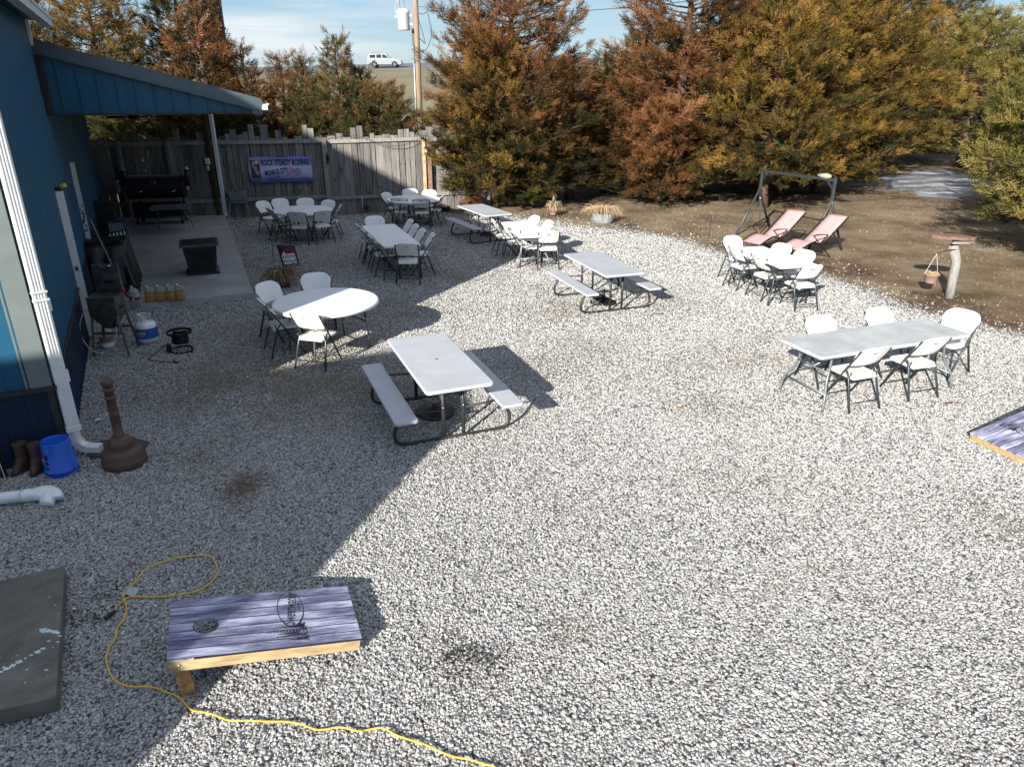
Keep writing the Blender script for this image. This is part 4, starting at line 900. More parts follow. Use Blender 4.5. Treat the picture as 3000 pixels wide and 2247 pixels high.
# ---------------------------------------------------------------- picnic tables
def make_picnic():
    t = empty('picnic_table')
    tp = MB().slab(.76, 1.83, .05, .692, .737, .013, lip=.0).build('tabletop', M['grey_plastic'], t)
    mb = MB(); mb.lathe([(.028, .7365), (.028, .7385)], 20); mb.build('umbrella_hole', M['worn_plastic'], tp)
    mb = MB(); mb.lathe([(.016, .7375), (.016, .7392)], 16); mb.build('hole_centre', M['dark_slot'], tp)
    for sx in (-1, 1):
        mb = MB(); mb.slab(.255, 1.83, .035, .40, .440, .011, c=(sx * .598, 0)); mb.build('bench', M['grey_plastic'], t)
    for sy in (-1, 1):
        y = sy * .60; half = [(.56, y, .405), (.585, y, .37), (.655, y, .23), (.672, y, .15), (.655, y, .08), (.60, y, .035), (.50, y, .022)]
        pth = smooth_path(half, 3) + smooth_path([(-a, b, c) for a, b, c in half[::-1]], 3)
        mb = MB(); mb.tube(pth, .021, 10); mb.build('foot_frame', M['bronze_metal'], t)
        for sx in (-1, 1):
            mb = MB(); mb.tube([(sx * .115, y, .69), (sx * .115, y, .04)], .0205, 10); u = mb.build('upright', M['bronze_metal'], t)
            mb = MB(); mb.tube([(sx * .115, y - .024, .40), (sx * .115, y - .02, .40)], .008, 8); mb.build('bolt', M['chrome'], u)
            mb = MB(); mb.tube([(sx * .115, y, .42), (sx * .09, sy * .12, .685)], .009, 6); mb.build('brace', M['bronze_metal'], t)
            mb = MB(); mb.tube([(sx * .13, y, .36), (sx * .56, y, .385)], .010, 6); mb.build('bench_arm', M['bronze_metal'], t)
    return t
pt = make_picnic(); pt.location = (-.877, 7.774, 0); pt.rotation_euler.z = .384
tag(pt, 'grey plastic picnic table nearest to us, half in shade, with dark tube frame', 'picnic table', 'grey picnic tables')
o = copy_tree(pt); o.location = (1.626, 12.746, 0); o.rotation_euler.z = .338; tag(o, 'grey plastic picnic table in full sun in the middle of the gravel')
o = copy_tree(pt); o.location = (-.734, 18.775, 0); o.rotation_euler.z = .47; tag(o, 'farthest grey plastic picnic table beside the big red-brown tree')
def dome_base(x, y, label, s=1.0, m='dark_brown_plastic'):
    t = empty('umbrella_base', (x, y, 0), .3, label, 'umbrella base')
    mb = MB(); mb.lathe([(.235 * s, 0), (.24 * s, .02), (.238 * s, .045), (.215 * s, .055), (.20 * s, .062), (.10 * s, .098), (.045 * s, .108)], 40); mb.build('dome', M[m], t)
    mb = MB(); mb.lathe([(.036 * s, .10), (.034 * s, .135), (.026 * s, .135)], 20); mb.build('collar', M[m], t)
    mb = MB(); mb.box((.09, .10, .088), (.05, .05, .015), rz=.7); mb.build('fill_cap', M[m], t, bevel=.008)
dome_base(-.925, 7.86, 'dark brown dome umbrella base under the nearest picnic table')
dome_base(-.72, 19.1, 'dark dome umbrella base under the farthest picnic table', .95)
t = empty('umbrella_base', (1.671, 12.68, 0), 0, 'black scrolled iron umbrella base under the middle picnic table', 'umbrella base')
mb = MB(); mb.tube([(.235 * math.cos(a), .235 * math.sin(a), .02) for a in [i * math.pi / 16 for i in range(32)]], .011, 6, closed=True); mb.build('ring', M['black_iron'], t)
mb = MB(); mb.tube([(0, 0, .02), (0, 0, .26)], .026, 12); mb.lathe([(.06, .02), (.05, .06), (.03, .09)], 16); mb.build('stem', M['black_iron'], t)
for k in range(6):
    Mz = Matrix.Rotation(R(60 * k), 4, 'Z'); mb = MB()
    p = smooth_path([(.03, 0, .10), (.09, .02, .085), (.15, .05, .06), (.20, .03, .035), (.17, -.02, .03), (.13, -.01, .04), (.23, 0, .022)], 4); mb.tube([Mz @ q for q in p], .007, 5); mb.build('scroll', M['black_iron'], t)

# ---------------------------------------------------------------- bag-toss boards
def board_face(mb):
    """1.22 x 0.61 face with a round hole, local x along the board"""
    hx, hy, hr, n = -.385, 0.0, .082, 32
    X0, X1, Y0, Y1 = -.61, .61, -.305, .305
    vs = []; 
    def on_rect(a):
        c, s_ = math.cos(a), math.sin(a); k = 1e9
        if c > 1e-9: k = min(k, (X1 - hx) / c)
        if c < -1e-9: k = min(k, (X0 - hx) / c)
        if s_ > 1e-9: k = min(k, (Y1 - hy) / s_)
        if s_ < -1e-9: k = min(k, (Y0 - hy) / s_)
        return (hx + c * k, hy + s_ * k)
    an = sorted(set([2 * math.pi * i / n for i in range(n)] + [math.atan2(y - hy, x - hx) % (2 * math.pi) for x in (X0, X1) for y in (Y0, Y1)]))
    for z in (0, -.012):
        for a in an: vs.append((hx + hr * math.cos(a), hy + hr * math.sin(a), z))
        for a in an: vs.append((*on_rect(a), z))
    k = len(an); f = []
    for i in range(k):
        j = (i + 1) % k
        f.append((i, k + i, k + j, j)); f.append((2 * k + j, 3 * k + j, 3 * k + i, 2 * k + i)); f.append((j, 2 * k + j, 2 * k + i, i)); f.append((k + i, 3 * k + i, 3 * k + j, k + j))
    mb.add(vs, f)
def emblem(parent):
    """oval ring, script word and fir silhouettes printed on the face"""
    z = .0015; cx, cy = .17, .09; mb = MB(); n = 48; rx, ry = .09, .20; vs = []
    def wid(a): return .004 + (.012 if -2.3 < a < -.2 else 0) * max(0, math.sin(-(a + .2) * math.pi / 2.1))
    for i in range(n):
        a = -math.pi + 2 * math.pi * i / n; w = wid(a)
        vs += [(cx + rx * math.cos(a), cy + ry * math.sin(a), z), (cx + (rx - w) * math.cos(a), cy + (ry - w) * math.sin(a), z)]
    mb.add(vs, [(2 * i, 2 * ((i + 1) % n), 2 * ((i + 1) % n) + 1, 2 * i + 1) for i in range(n)]); mb.build('oval_emblem', M['black_print'], parent)
    rt = Matrix.Translation((cx + .0, cy + .0, z)) @ Matrix.Rotation(R(82), 4, 'Z')
    v_, f_ = text_geo('Sweetwater', .125, shear=.35, width=.36, bold=.0004); v_ = [(a, b * .95, c) for a, b, c in v_]; mb = MB(); mb.add(v_, f_, 0, False, rt); mb.build('lettering', M['black_print'], parent)
    v_, f_ = text_geo('DISTILLERY', .03, width=.105); mb = MB(); mb.add(v_, f_, 0, False, Matrix.Translation((cx + .062, cy + .03, z)) @ Matrix.Rotation(R(88), 4, 'Z')); mb.build('lettering', M['black_print'], parent)
    mb = MB(); rg = random.Random(5)
    for (bx, by, ln, wd_) in ((.25, -.145, .25, .036), (.22, -.10, .13, .03), (.25, -.195, .19, .036), (.245, -.10, .07, .05), (.255, -.235, .13, .03), (.20, -.17, .13, .03)):
        # fir lying along -x, tip to the left
        v_ = []; f_ = []; m_ = 13
        for q in range(m_):
            t = q / (m_ - 1); x = bx - ln * t; w = wd_ * (1 - t) + .002
            v_ += [(x, by, z + .0003), (x + .012, by + w * rg.uniform(.7, 1.2), z + .0003), (x - .006, by + .004, z + .0003), (x + .012, by - w * rg.uniform(.7, 1.2), z + .0003), (x - .006, by - .004, z + .0003)]
            b_ = q * 5; f_ += [(b_, b_ + 1, b_ + 2), (b_, b_ + 4, b_ + 3)]
        mb.add(v_, f_); mb.add([(bx, by - .003, z + .0006), (bx, by + .003, z + .0006), (bx - ln, by, z + .0006)], [(0, 1, 2)])
    mb.build('fir_silhouette', M['black_print'], parent)
def cornhole(x, y, yaw, zc, tilt, label):
    t = empty('bag_toss_board', (x, y, 0), yaw, label, 'game board', 'bag toss boards')
    T = Matrix.Translation((0, 0, zc)) @ Matrix.Rotation(tilt, 4, 'Y')
    mb = MB(); board_face(mb); fo = mb.build('face', M['plank_print'], t); fo.matrix_local = T
    emblem(fo)
    mb = MB()
    mb.box((0, .293, -.052), (1.20, .022, .08)); mb.box((0, -.293, -.052), (1.20, .022, .08)); mb.box((-.598, 0, -.052), (.02, .562, .08)); mb.box((.598, 0, -.052), (.02, .562, .08)); mb.box((-.1, 0, -.06), (.02, .56, .06))
    f2 = mb.build('frame', M['pale_wood'], t, bevel=.002); f2.matrix_local = T
    for sy in (-1, 1):
        a = T @ Vector((-.545, sy * .262, -.04)); b = Vector((a.x + .02, a.y, 0)); mb = MB(); mb.beam(a, b, .035, .085, 0, up=(1, 0, 0)); mb.build('leg', M['leg_wood'], t)
        mb = MB(); p = T @ Vector((-.54, sy * .305, -.045)); mb.tube([p, p + Vector((0, sy * .006, 0))], .009, 10); mb.build('bolt', M['chrome'], t)
    return t
cornhole(-1.704, 3.959, .379 - .0, .237, math.asin((.348 - .125) / 1.22), 'blue-violet plank-print bag toss board in the foreground beside the yellow cord')
cornhole(5.787, 7.10, R(200), .21, math.asin(.18), 'plank-print bag toss board cut off by the right edge of the picture')

# ---------------------------------------------------------------- cords, pipes and clutter near the corner
C1 = [(-2.97, 4.29), (-2.98, 4.35), (-2.97, 4.42), (-2.91, 4.45), (-2.75, 4.46), (-2.58, 4.47), (-2.46, 4.52), (-2.39, 4.61), (-2.37, 4.73), (-2.42, 4.85), (-2.51, 4.96), (-2.6, 4.99), (-2.72, 4.96), (-2.86, 4.91), (-2.97, 4.82), (-2.98, 4.67), (-3.0, 4.56), (-3.0, 4.48), (-2.94, 4.39), (-2.88, 4.29), (-2.86, 4.21), (-2.86, 4.12), (-2.82, 4.01), (-2.82, 3.92), (-2.77, 3.79), (-2.72, 3.72), (-2.63, 3.62), (-2.55, 3.58), (-2.44, 3.56), (-2.32, 3.55), (-2.21, 3.51), (-2.12, 3.46), (-2.02, 3.38), (-1.92, 3.35), (-1.81, 3.32), (-1.73, 3.29), (-1.59, 3.29), (-1.42, 3.29), (-1.29, 3.26), (-1.18, 3.23), (-1.05, 3.24), (-.94, 3.22), (-.81, 3.24), (-.72, 3.2), (-.62, 3.16), (-.5, 3.11), (-.36, 3.05), (-.27, 3.02), (-.18, 3.0), (-.1, 2.97), (-.04, 2.9), (.1, 2.7), (.3, 2.5)]
t = empty('extension_cord', (-2.97, 4.29, 0), 0, 'yellow extension cord looping over the gravel past the bag toss board', 'cord')
mb = MB(); mb.tube([(p.x + 2.97, p.y - 4.29, .028 + .006 * math.sin(i * .9)) for i, p in enumerate(smooth_path([(x, y, 0) for x, y in C1], 3))], .0055, 7); mb.build('cable', M['cord_yellow'], t)
mb = MB(); mb.tube([(0, 0, .03), (-.01, -.05, .032), (-.03, -.085, .03)], [.011, .018, .018], 8); mb.build('plug', M['black_plastic'], t)
t = tag(MB().add([(0, 0, .03), (.06, .03, .06), (.11, .01, .05), (.10, -.05, .03), (.04, -.05, .055), (.05, -.01, .085), (.01, -.06, .03)], [(0, 1, 5, 4), (1, 2, 3, 5), (4, 5, 3), (0, 4, 6)]).build('plastic_wrapper', M['jug_plastic'], loc=(-3.0, 4.50, 0), solid=.002), 'clear crumpled plastic wrapper lying beside the yellow cord', 'wrapper')
# white drain pipe with elbow, from the left
t = empty('drain_pipe', (-4.5, 5.85, 0), 0, 'white plastic drain pipe with elbow lying on gravel at the left edge', 'pipe')
A = Vector((-.95, -.22, .075)); B = Vector((-.08, .0, .075))
mb = MB(); mb.tube([A, B], .058, 20); mb.build('pipe', M['white_metal'], t)
mb = MB(); mb.tube([B - (B - A) * .06, B + (B - A) * .02], .064, 20); mb.build('coupling', M['white_metal'], t)
mb = MB(); mb.tube(smooth_path([B, B + Vector((.09, .015, .0)), B + Vector((.17, .0, -.012)), B + Vector((.21, -.06, -.03)), B + Vector((.215, -.10, -.045))], 3), .062, 20, caps=True)
mb.tube(smooth_path([B + Vector((.05, .02, .01)), B + Vector((.16, .05, .02)), B + Vector((.25, .02, .0)), B + Vector((.28, -.02, -.03))], 3), [.055] * 10, 18); mb.build('elbow', M['white_metal'], t)
# stoop
mb = MB(); mb.prism([(-3.565, 4.71), (-4.75, 4.12), (-4.05, 2.95), (-2.855, 3.385)], 0, .12); so = mb.build('concrete_stoop', M['stoop_concrete'], bevel=.012); tag(so, 'worn concrete door stoop splashed with pale paint at the left edge', 'stoop')
mb = MB(); rg = random.Random(8)
def splat(mb, x, y, r, z=.1215, st=1):
    n = 11; mb.add([(x + r * st * rg.uniform(.5, 1.2) * math.cos(2 * math.pi * i / n), y + r * rg.uniform(.5, 1.2) * math.sin(2 * math.pi * i / n), z) for i in range(n)], [tuple(range(n))])
for _ in range(46): splat(mb, rg.uniform(-3.5, -3.0), rg.uniform(3.5, 4.4), rg.choice([.003, .004, .006, .009]), st=rg.uniform(.8, 2))
for i in range(7): splat(mb, -3.30 + i * .02, 3.98 - .004 * i + rg.uniform(-.01, .01), rg.uniform(.010, .022), .1215 + i * .0002, 1.6)
for i in range(9): splat(mb, -3.36 + i * .022, 3.56 + .03 * i, rg.uniform(.008, .02), .1215 + i * .0002, 1.4)
mb.build('paint_splatter', M['paint_splash'], so)
# dark rubber mat under the downspout mouth
mb = MB(); mb.prism([(-4.70, 7.0), (-4.27, 7.16), (-4.0, 7.04), (-3.99, 6.90), (-4.25, 6.72), (-4.50, 6.70)], .02, .035); tag(mb.build('rubber_mat', M['rubber'], bevel=.004), 'dark flat rubber mat under the downspout and behind the brown ash stand', 'mat')
# blue bucket upside down
t = empty('bucket', (-4.60, 6.42, 0), .2, 'blue plastic bucket standing upside down by the downspout', 'bucket')
mb = MB(); mb.lathe([(.152, .0), (.156, .012), (.153, .055), (.158, .06), (.158, .068), (.149, .072), (.130, .365), (.126, .372), (.118, .372), (.116, .366), (.03, .366), (.02, .369)], 40); mb.build('shell', M['blue_bucket'], t)
mb = MB(); mb.tube([(.160 * math.cos(a), .160 * math.sin(a), .052 - .040 * math.sin((a - 3.6) / 2.6 * math.pi)) for a in [3.6 + 2.6 * i / 18 for i in range(19)]], .0028, 5); mb.build('handle', M['galvanised'], t)
mb = MB()
for (a0, z0_, w, h) in ((-2.15, .235, .05, .07), (-2.15, .17, .045, .05), (-2.15, .12, .05, .03)):
    for k in range(3): 
        a = a0 + k * .09; r = .1505 - .0195 * (z0_ - .07) / .3 + .0008; mb.box((r * math.cos(a), r * math.sin(a), z0_), (.002, w * .22, h * .8), rz=a)
mb.build('printed_warning', M['navy'], t)
mb = MB(); a = -2.42; mb.box((.1455 * math.cos(a), .1455 * math.sin(a), .19), (.002, .022, .045), rz=a); mb.build('sticker', M['jug_plastic'], t)
# ash stand
t = empty('ash_receptacle', (-4.05, 6.60, 0), 0, 'brown plastic smoking receptacle with ball top beside the blue bucket', 'ash stand')
mb = MB(); mb.lathe([(.205, 0), (.215, .012), (.213, .026), (.218, .032), (.218, .046), (.212, .052), (.217, .058), (.217, .072), (.209, .08), (.205, .15), (.185, .185), (.13, .20), (.125, .205), (.130, .212), (.128, .224), (.122, .228), (.127, .235), (.124, .25), (.105, .30), (.07, .325), (.055, .335)], 44); mb.build('base', M['brown_plastic'], t)
mb = MB(); mb.lathe([(.060, .335), (.058, .35), (.046, .36), (.046, .56), (.049, .565), (.049, .575), (.046, .58), (.044, .74), (.056, .75), (.058, .765), (.047, .775)], 32); mb.build('column', M['brown_plastic'], t)
mb = MB(); mb.lathe([(.043, .77), (.043, .83), (.06, .835), (.062, .85), (.045, .86)] + [(.063 * math.sin(a), .918 - .063 * math.cos(a)) for a in [.7 + 2.35 * i / 10 for i in range(11)]], 28); mb.build('ball_cap', M['brown_plastic'], t)
mb = MB(); mb.tube([(-.01, -.043, .803), (-.01, -.046, .803)], .015, 12); mb.build('ash_hole', M['dark_slot'], t)
# boots
def boot(x, y, yaw, label):
    t = empty('boot', (x, y, 0), yaw, label, 'boots', 'pair of boots'); mb = MB(); prof = []
    secs = [(.02, .14, .055, .02), (.06, .125, .052, .01), (.10, .105, .05, .0), (.15, .075, .05, -.02), (.20, .068, .052, -.025), (.27, .07, .056, -.025), (.315, .078, .06, -.025)]
    vs = []; n = 16
    for (z, ly, lx, cy) in secs:
        for j in range(n):
            a = 2 * math.pi * j / n; vs.append((lx * math.cos(a), cy + ly * math.sin(a) - (.05 if z < .12 else .0) * 0, z + (.02 * math.sin(a) if z > .3 else 0)))
    mb.add(vs, [(i * n + j, i * n + (j + 1) % n, (i + 1) * n + (j + 1) % n, (i + 1) * n + j) for i in range(len(secs) - 1) for j in range(n)], 0, True); mb.build('upper', M['leather'], t, solid=.006)
    mb = MB(); mb.add([(.06 * math.cos(a), .02 + .15 * math.sin(a), z) for z in (0, .025) for a in [2 * math.pi * j / n for j in range(n)]], [tuple(range(n))[::-1], tuple(range(n, 2 * n))] + [(j, (j + 1) % n, n + (j + 1) % n, n + j) for j in range(n)]); mb.build('sole', M['rubber'], t)
boot(-5.02, 6.46, 3.0, 'brown work boot against the navy wall, the left one')
boot(-4.86, 6.45, 3.3, 'brown work boot beside the blue bucket, the right one')
t = empty('short_post', (-5.12, 6.30, 0), 0, 'short black post with a white wire hanging down it at the left edge', 'post')
mb = MB(); mb.box((0, 0, .16), (.05, .05, .32)); mb.build('post', M['black_plastic'], t, bevel=.005)
mb = MB(); mb.tube(smooth_path([(-.01, .02, .45), (.0, -.02, .36), (.02, -.035, .2), (.035, -.04, .05), (.04, -.05, .01)], 4), .004, 6); mb.build('wire', M['white_metal'], t)
for i, (x, y, w, h, lab) in enumerate(((-4.86, 7.59, .09, .05, 'scrap of white paper on the gravel behind the ash stand'), (-6.02, 9.86, .05, .04, 'tiny white paper scrap under the fryer'))):
    mb = MB(); mb.add([(-w / 2, -h / 2, .02), (w * .3, -h * .4, .035), (w / 2, h / 2, .03), (-w * .2, h * .6, .04)], [(0, 1, 2, 3)]); tag(mb.build('paper_scrap', M['paper'], loc=(x, y, .01), solid=.002), lab, 'paper')

# fryer
t = empty('outdoor_fryer', (-5.86, 9.98, 0), .12, 'dark steel outdoor fryer on splayed legs with its lid raised against the wall', 'fryer')
mb = MB(); w, d = .37, .36
v_ = [(-w / 2, -d / 2, .88), (w / 2, -d / 2, .88), (w / 2, d / 2, .88), (-w / 2, d / 2, .88), (-w / 2, -d / 2, .62), (w / 2, -d / 2, .62), (w / 2, d / 2, .62), (-w / 2, d / 2, .62), (-.05, -.06, .40), (.06, -.06, .40), (.06, .06, .40), (-.05, .06, .40)]
mb.add(v_, [(4, 5, 1, 0), (5, 6, 2, 1), (6, 7, 3, 2), (7, 4, 0, 3), (8, 9, 5, 4), (9, 10, 6, 5), (10, 11, 7, 6), (11, 8, 4, 7), (11, 10, 9, 8)]); mb.build('tank', M['steel'], t, solid=.004)
mb = MB(); mb.slab(w + .03, d + .03, .01, .872, .885, .003); mb.build('rim', M['steel'], t)
mb = MB(); mb.box((0, .195, 1.09), (.37, .03, .40)); ld = mb.build('lid', M['steel'], t, bevel=.008)
mb = MB(); mb.box((0, .178, 1.07), (.30, .006, .30)); mb.build('lid_panel', M['steel'], ld, bevel=.003)
mb = MB(); mb.tube(smooth_path([(-.09, .18, 1.265), (-.06, .155, 1.268), (0, .15, 1.25), (.06, .155, 1.268), (.09, .18, 1.265)], 4), .006, 6); mb.build('lid_handle', M['chrome'], ld)
mb = MB(); mb.box((.02, .172, 1.03), (.12, .005, .04)); mb.build('name_plate', M['black_iron'], ld)
mb = MB(); mb.box((.02, -d / 2 - .003, .78), (.11, .004, .05)); mb.build('data_plate', M['chrome'], t)
for sx in (-1, 1): mb = MB(); mb.tube([(sx * (w / 2 + .005), -.03, .70), (sx * (w / 2 + .04), -.03, .71), (sx * (w / 2 + .04), .07, .71), (sx * (w / 2 + .005), .07, .70)], .01, 6); mb.build('side_handle', M['black_iron'], t)
for sx in (-1, 1):
    for sy in (-1, 1):
        mb = MB(); mb.beam((sx * .165, sy * .15, .66), (sx * .245, sy * .21, 0), .035, .006, 0, up=(sx, sy, 0)); mb.beam((sx * .165, sy * .15, .66), (sx * .245, sy * .21, 0), .006, .035, 0, up=(sx, sy, 0)); mb.build('leg', M['steel'], t)
mb = MB(); mb.box((0, -.17, .36), (.36, .02, .03)); mb.box((0, .17, .36), (.36, .02, .03)); mb.build('crossbar', M['steel'], t)
mb = MB(); mb.tube([(.09, -.10, .47), (.13, -.14, .46)], .03, 12); mb.tube([(.13, -.14, .46), (.16, -.16, .44)], .015, 8); mb.build('valve', M['black_iron'], t)
mb = MB(); mb.tube(smooth_path([(-.17, -.16, .72), (-.24, -.20, .70), (-.33, -.22, .50), (-.32, -.24, .28), (-.20, -.26, .12), (-.05, -.26, .08), (.08, -.25, .18), (.13, -.22, .34), (.14, -.18, .46)], 5), .009, 8); mb.build('gas_hose', M['grey_hose'], t)
# propane cylinder
t = empty('propane_cylinder', (-5.60, 10.42, 0), -.35, 'white propane cylinder with blue label standing beside the fryer', 'gas cylinder')
mb = MB(); mb.lathe([(.10, 0), (.105, .03), (.12, .035), (.145, .06), (.153, .11), (.153, .27), (.145, .315), (.115, .345), (.07, .36), (.04, .365)], 36); mb.build('tank', M['white_metal'], t)
mb = MB(); mb.lathe([(.1545, .105), (.1545, .265)], 36, cap=False); lb = mb.build('label_band', mat('label_blue', (.02, .10, .36), .4, var=.5, scale=5), t)
def wrap(txt, size, zc, m, r=.1562, a0=-math.pi / 2, bold=0, shear=0, width=None):
    v_, f_ = text_geo(txt, size, bold=bold, shear=shear, width=width); v2 = [(r * math.cos(a0 + x / r), r * math.sin(a0 + x / r), zc + y) for x, y, z in v_]
    mb = MB(); mb.add(v2, f_); mb.build('lettering', m, lb)
wrap('AmeriGas', .068, .20, M['paper'], r=.1560, bold=.0045, shear=.25, width=.225); wrap('AmeriGas', .068, .20, M['red_paint'], r=.1566, bold=.0008, shear=.25, width=.22); wrap('AMERICA\'S PROPANE COMPANY', .018, .15, M['paper'], width=.17)
mb = MB(); n = 24
mb.tube([(.085 * math.cos(a), .085 * math.sin(a), .455) for a in [R(30 + 300 * i / 22) for i in range(23)]], .007, 6)
v_ = []
for i in range(23):
    a = R(30 + 300 * i / 22); hole = (6 < i < 10) or (13 < i < 17); v_ += [(.085 * math.cos(a), .085 * math.sin(a), .35), (.085 * math.cos(a), .085 * math.sin(a), .455)]
mb.add(v_, [(2 * i, 2 * i + 2, 2 * i + 3, 2 * i + 1) for i in range(22) if not (7 <= i <= 9 or 14 <= i <= 16)]); mb.build('collar', M['white_metal'], t, solid=.003)
mb = MB(); mb.tube([(0, 0, .36), (0, 0, .42)], .016, 10); mb.tube([(-.03, 0, .40), (.04, 0, .40)], .012, 8); mb.build('valve', M['galvanised'], t)
mb = MB(); mb.tube([(0, 0, .42), (0, 0, .44)], .028, 10); mb.build('valve_knob', M['black_plastic'], t)
# burner stand
t = empty('burner_stand', (-4.93, 10.06, 0), .3, 'black iron propane burner stand with hose on the gravel', 'burner')
rg_ = lambda r, z, n=28: [(r * math.cos(2 * math.pi * i / n), r * math.sin(2 * math.pi * i / n), z) for i in range(n)]
mb = MB(); mb.tube(rg_(.17, .31), .011, 6, closed=True); mb.tube(rg_(.17, .29), .009, 6, closed=True); mb.build('top_ring', M['black_iron'], t)
mb = MB()
for k in range(3): Mz = Matrix.Rotation(R(120 * k + 20), 4, 'Z'); mb.box((.11, 0, .295), (.12, .035, .012), M=Mz)
mb.build('pot_rest', M['black_iron'], t)
mb = MB(); mb.lathe([(.11, .14), (.115, .15), (.115, .27), (.105, .28)], 28, cap=False); mb.build('wind_guard', M['black_iron'], t, solid=.005)
mb = MB(); mb.lathe([(.05, .16), (.06, .2), (.04, .23)], 16); mb.build('burner_head', M['rust'], t)
mb = MB(); mb.tube(rg_(.16, .022), .010, 6, closed=True); mb.add([(r * math.cos(2 * math.pi * i / 28), r * math.sin(2 * math.pi * i / 28), z) for r, z in ((.16, .0), (.16, .035)) for i in range(28)], [(i, (i + 1) % 28, 28 + (i + 1) % 28, 28 + i) for i in range(28)]); mb.build('base_ring', M['black_iron'], t)
for k in range(3):
    a = R(120 * k - 40); mb = MB(); mb.tube(smooth_path([(.115 * math.cos(a), .115 * math.sin(a), .16), (.17 * math.cos(a), .17 * math.sin(a), .10), (.21 * math.cos(a), .21 * math.sin(a), .04), (.19 * math.cos(a), .19 * math.sin(a), .012), (.16 * math.cos(a), .16 * math.sin(a), .015)], 3), .008, 6); mb.build('leg', M['black_iron'], t)
mb = MB(); mb.lathe([(.03, .03), (.035, .05), (.035, .10), (.015, .12), (.01, .16)], 14, M=Matrix.Translation((-.17, -.03, 0))); mb.build('regulator', M['black_iron'], t)
mb = MB(); mb.tube(smooth_path([(-.17, -.03, .13), (-.25, -.06, .11), (-.35, -.12, .04), (-.42, -.26, .02), (-.40, -.34, .015), (-.25, -.42, .012), (-.10, -.50, .012), (-.03, -.54, .012)], 5), .008, 7); mb.build('hose', M['black_plastic'], t)
mb = MB(); mb.tube([(-.05, -.53, .015), (.0, -.55, .02)], .018, 8); mb.build('hose_connector', M['black_iron'], t)
mb = MB(); mb.tube([(-.05, -.515, .03), (-.05, -.515, .045)], .022, 10); mb.build('red_valve', M['red_paint'], t)
# jugs
def jug(x, y, rz, label, body, upper, cap, lab=False):
    t = empty('jug', (x, y, .10), rz, label, 'jug', 'plastic jugs on the slab edge'); sx, sy = .078, .062
    def rings(zs): return [[(hx * sx * (abs(math.cos(a)) ** .5 * (1 if math.cos(a) > 0 else -1)) + ox, hx * sy * (abs(math.sin(a)) ** .5 * (1 if math.sin(a) > 0 else -1)), z) for a in [2 * math.pi * j / 20 for j in range(20)]] for z, hx, ox in zs]
    for nm, zs, m in (('liquid_body', [(0, .9, 0), (.01, 1, 0), (.06, 1, 0), (.068, .97, 0), (.075, 1, 0), (.145, 1, 0)], body), ('upper_body', [(.145, 1, 0), (.165, .93, 0), (.18, .97, 0), (.215, .9, 0), (.24, .6, -.012), (.255, .28, -.025), (.268, .26, -.025)], upper)):
        rs = rings(zs); v_ = [p for r in rs for p in r]; n = 20
        mb = MB(); mb.add(v_, [(i * n + j, i * n + (j + 1) % n, (i + 1) * n + (j + 1) % n, (i + 1) * n + j) for i in range(len(rs) - 1) for j in range(n)] + [tuple(range(n))[::-1], tuple((len(rs) - 1) * n + j for j in range(n))], 0, True); mb.build(nm, M[m], t)
    mb = MB(); mb.tube([(-.025, 0, .264), (-.025, 0, .29)], .021, 12); mb.build('cap', M[cap], t)
    mb = MB(); mb.tube(smooth_path([(-.02, -.012, .25), (.03, -.018, .25), (.072, -.02, .22), (.076, -.02, .17)], 3), .012, 8); mb.tube([(-.012, -sy * .95, .235), (-.005, -sy * 1.0, .17)], .011, 6); mb.build('grip', M['jug_plastic'], t)
    if lab: mb = MB(); mb.box((0, -.001, .07), (.160, .128, .07)); mb.build('paper_label', M['red_paint'], t, bevel=.02); mb = MB(); mb.box((.0, -.068, .07), (.04, .002, .055)); mb.build('label_panel', M['paper'], t)
jug(-6.72, 12.34, .1, 'nearly clear jug with red label, leftmost beside the tarp', 'jug_plastic', 'jug_plastic', 'white_plastic', True)
for (x, y, lab) in ((-6.46, 12.36, 'first amber jug counting from the red-labelled one'), (-6.295, 12.41, 'second amber jug counting from the red-labelled one'), (-6.135, 12.465, 'third amber jug counting from the red-labelled one'), (-5.985, 12.51, 'last amber jug, at the right end of the row')):
    jug(x, y, .3, lab, 'jug_amber', 'jug_upper', 'white_plastic')
# cultivator fork
t = empty('garden_fork', (-6.66, 12.16, 0), 0, 'long handled fork with red socket and curved tines leaning on the wall', 'fork')
P0 = Vector((.0, .0, .03)); top_ = Vector((-6.95, 11.9, 1.62)) - Vector((-6.66, 12.16, 0)); 
mb = MB(); a_ = Vector((-.06, -.08, .30)); mb.tube([a_, top_], .017, 10); mb.build('handle', M['handle_wood'], t)
mb = MB(); mb.tube([a_ + (top_ - a_) * .13, a_], [.020, .024], 10); mb.build('socket', M['red_paint'], t)
for k in range(4):
    o_ = (k - 1.5) * .035; mb = MB(); mb.tube(smooth_path([a_, a_ + Vector((.04 + o_ * .3, -.02 + o_ * .3, -.02)), Vector((.02 + o_, -.02 + o_ * .5, .20)), Vector((.03 + o_, -.02 + o_ * .5, .08)), Vector((.02 + o_, .0 + o_ * .5, .01))], 4), .005, 6); mb.build('tine', M['black_iron'], t)
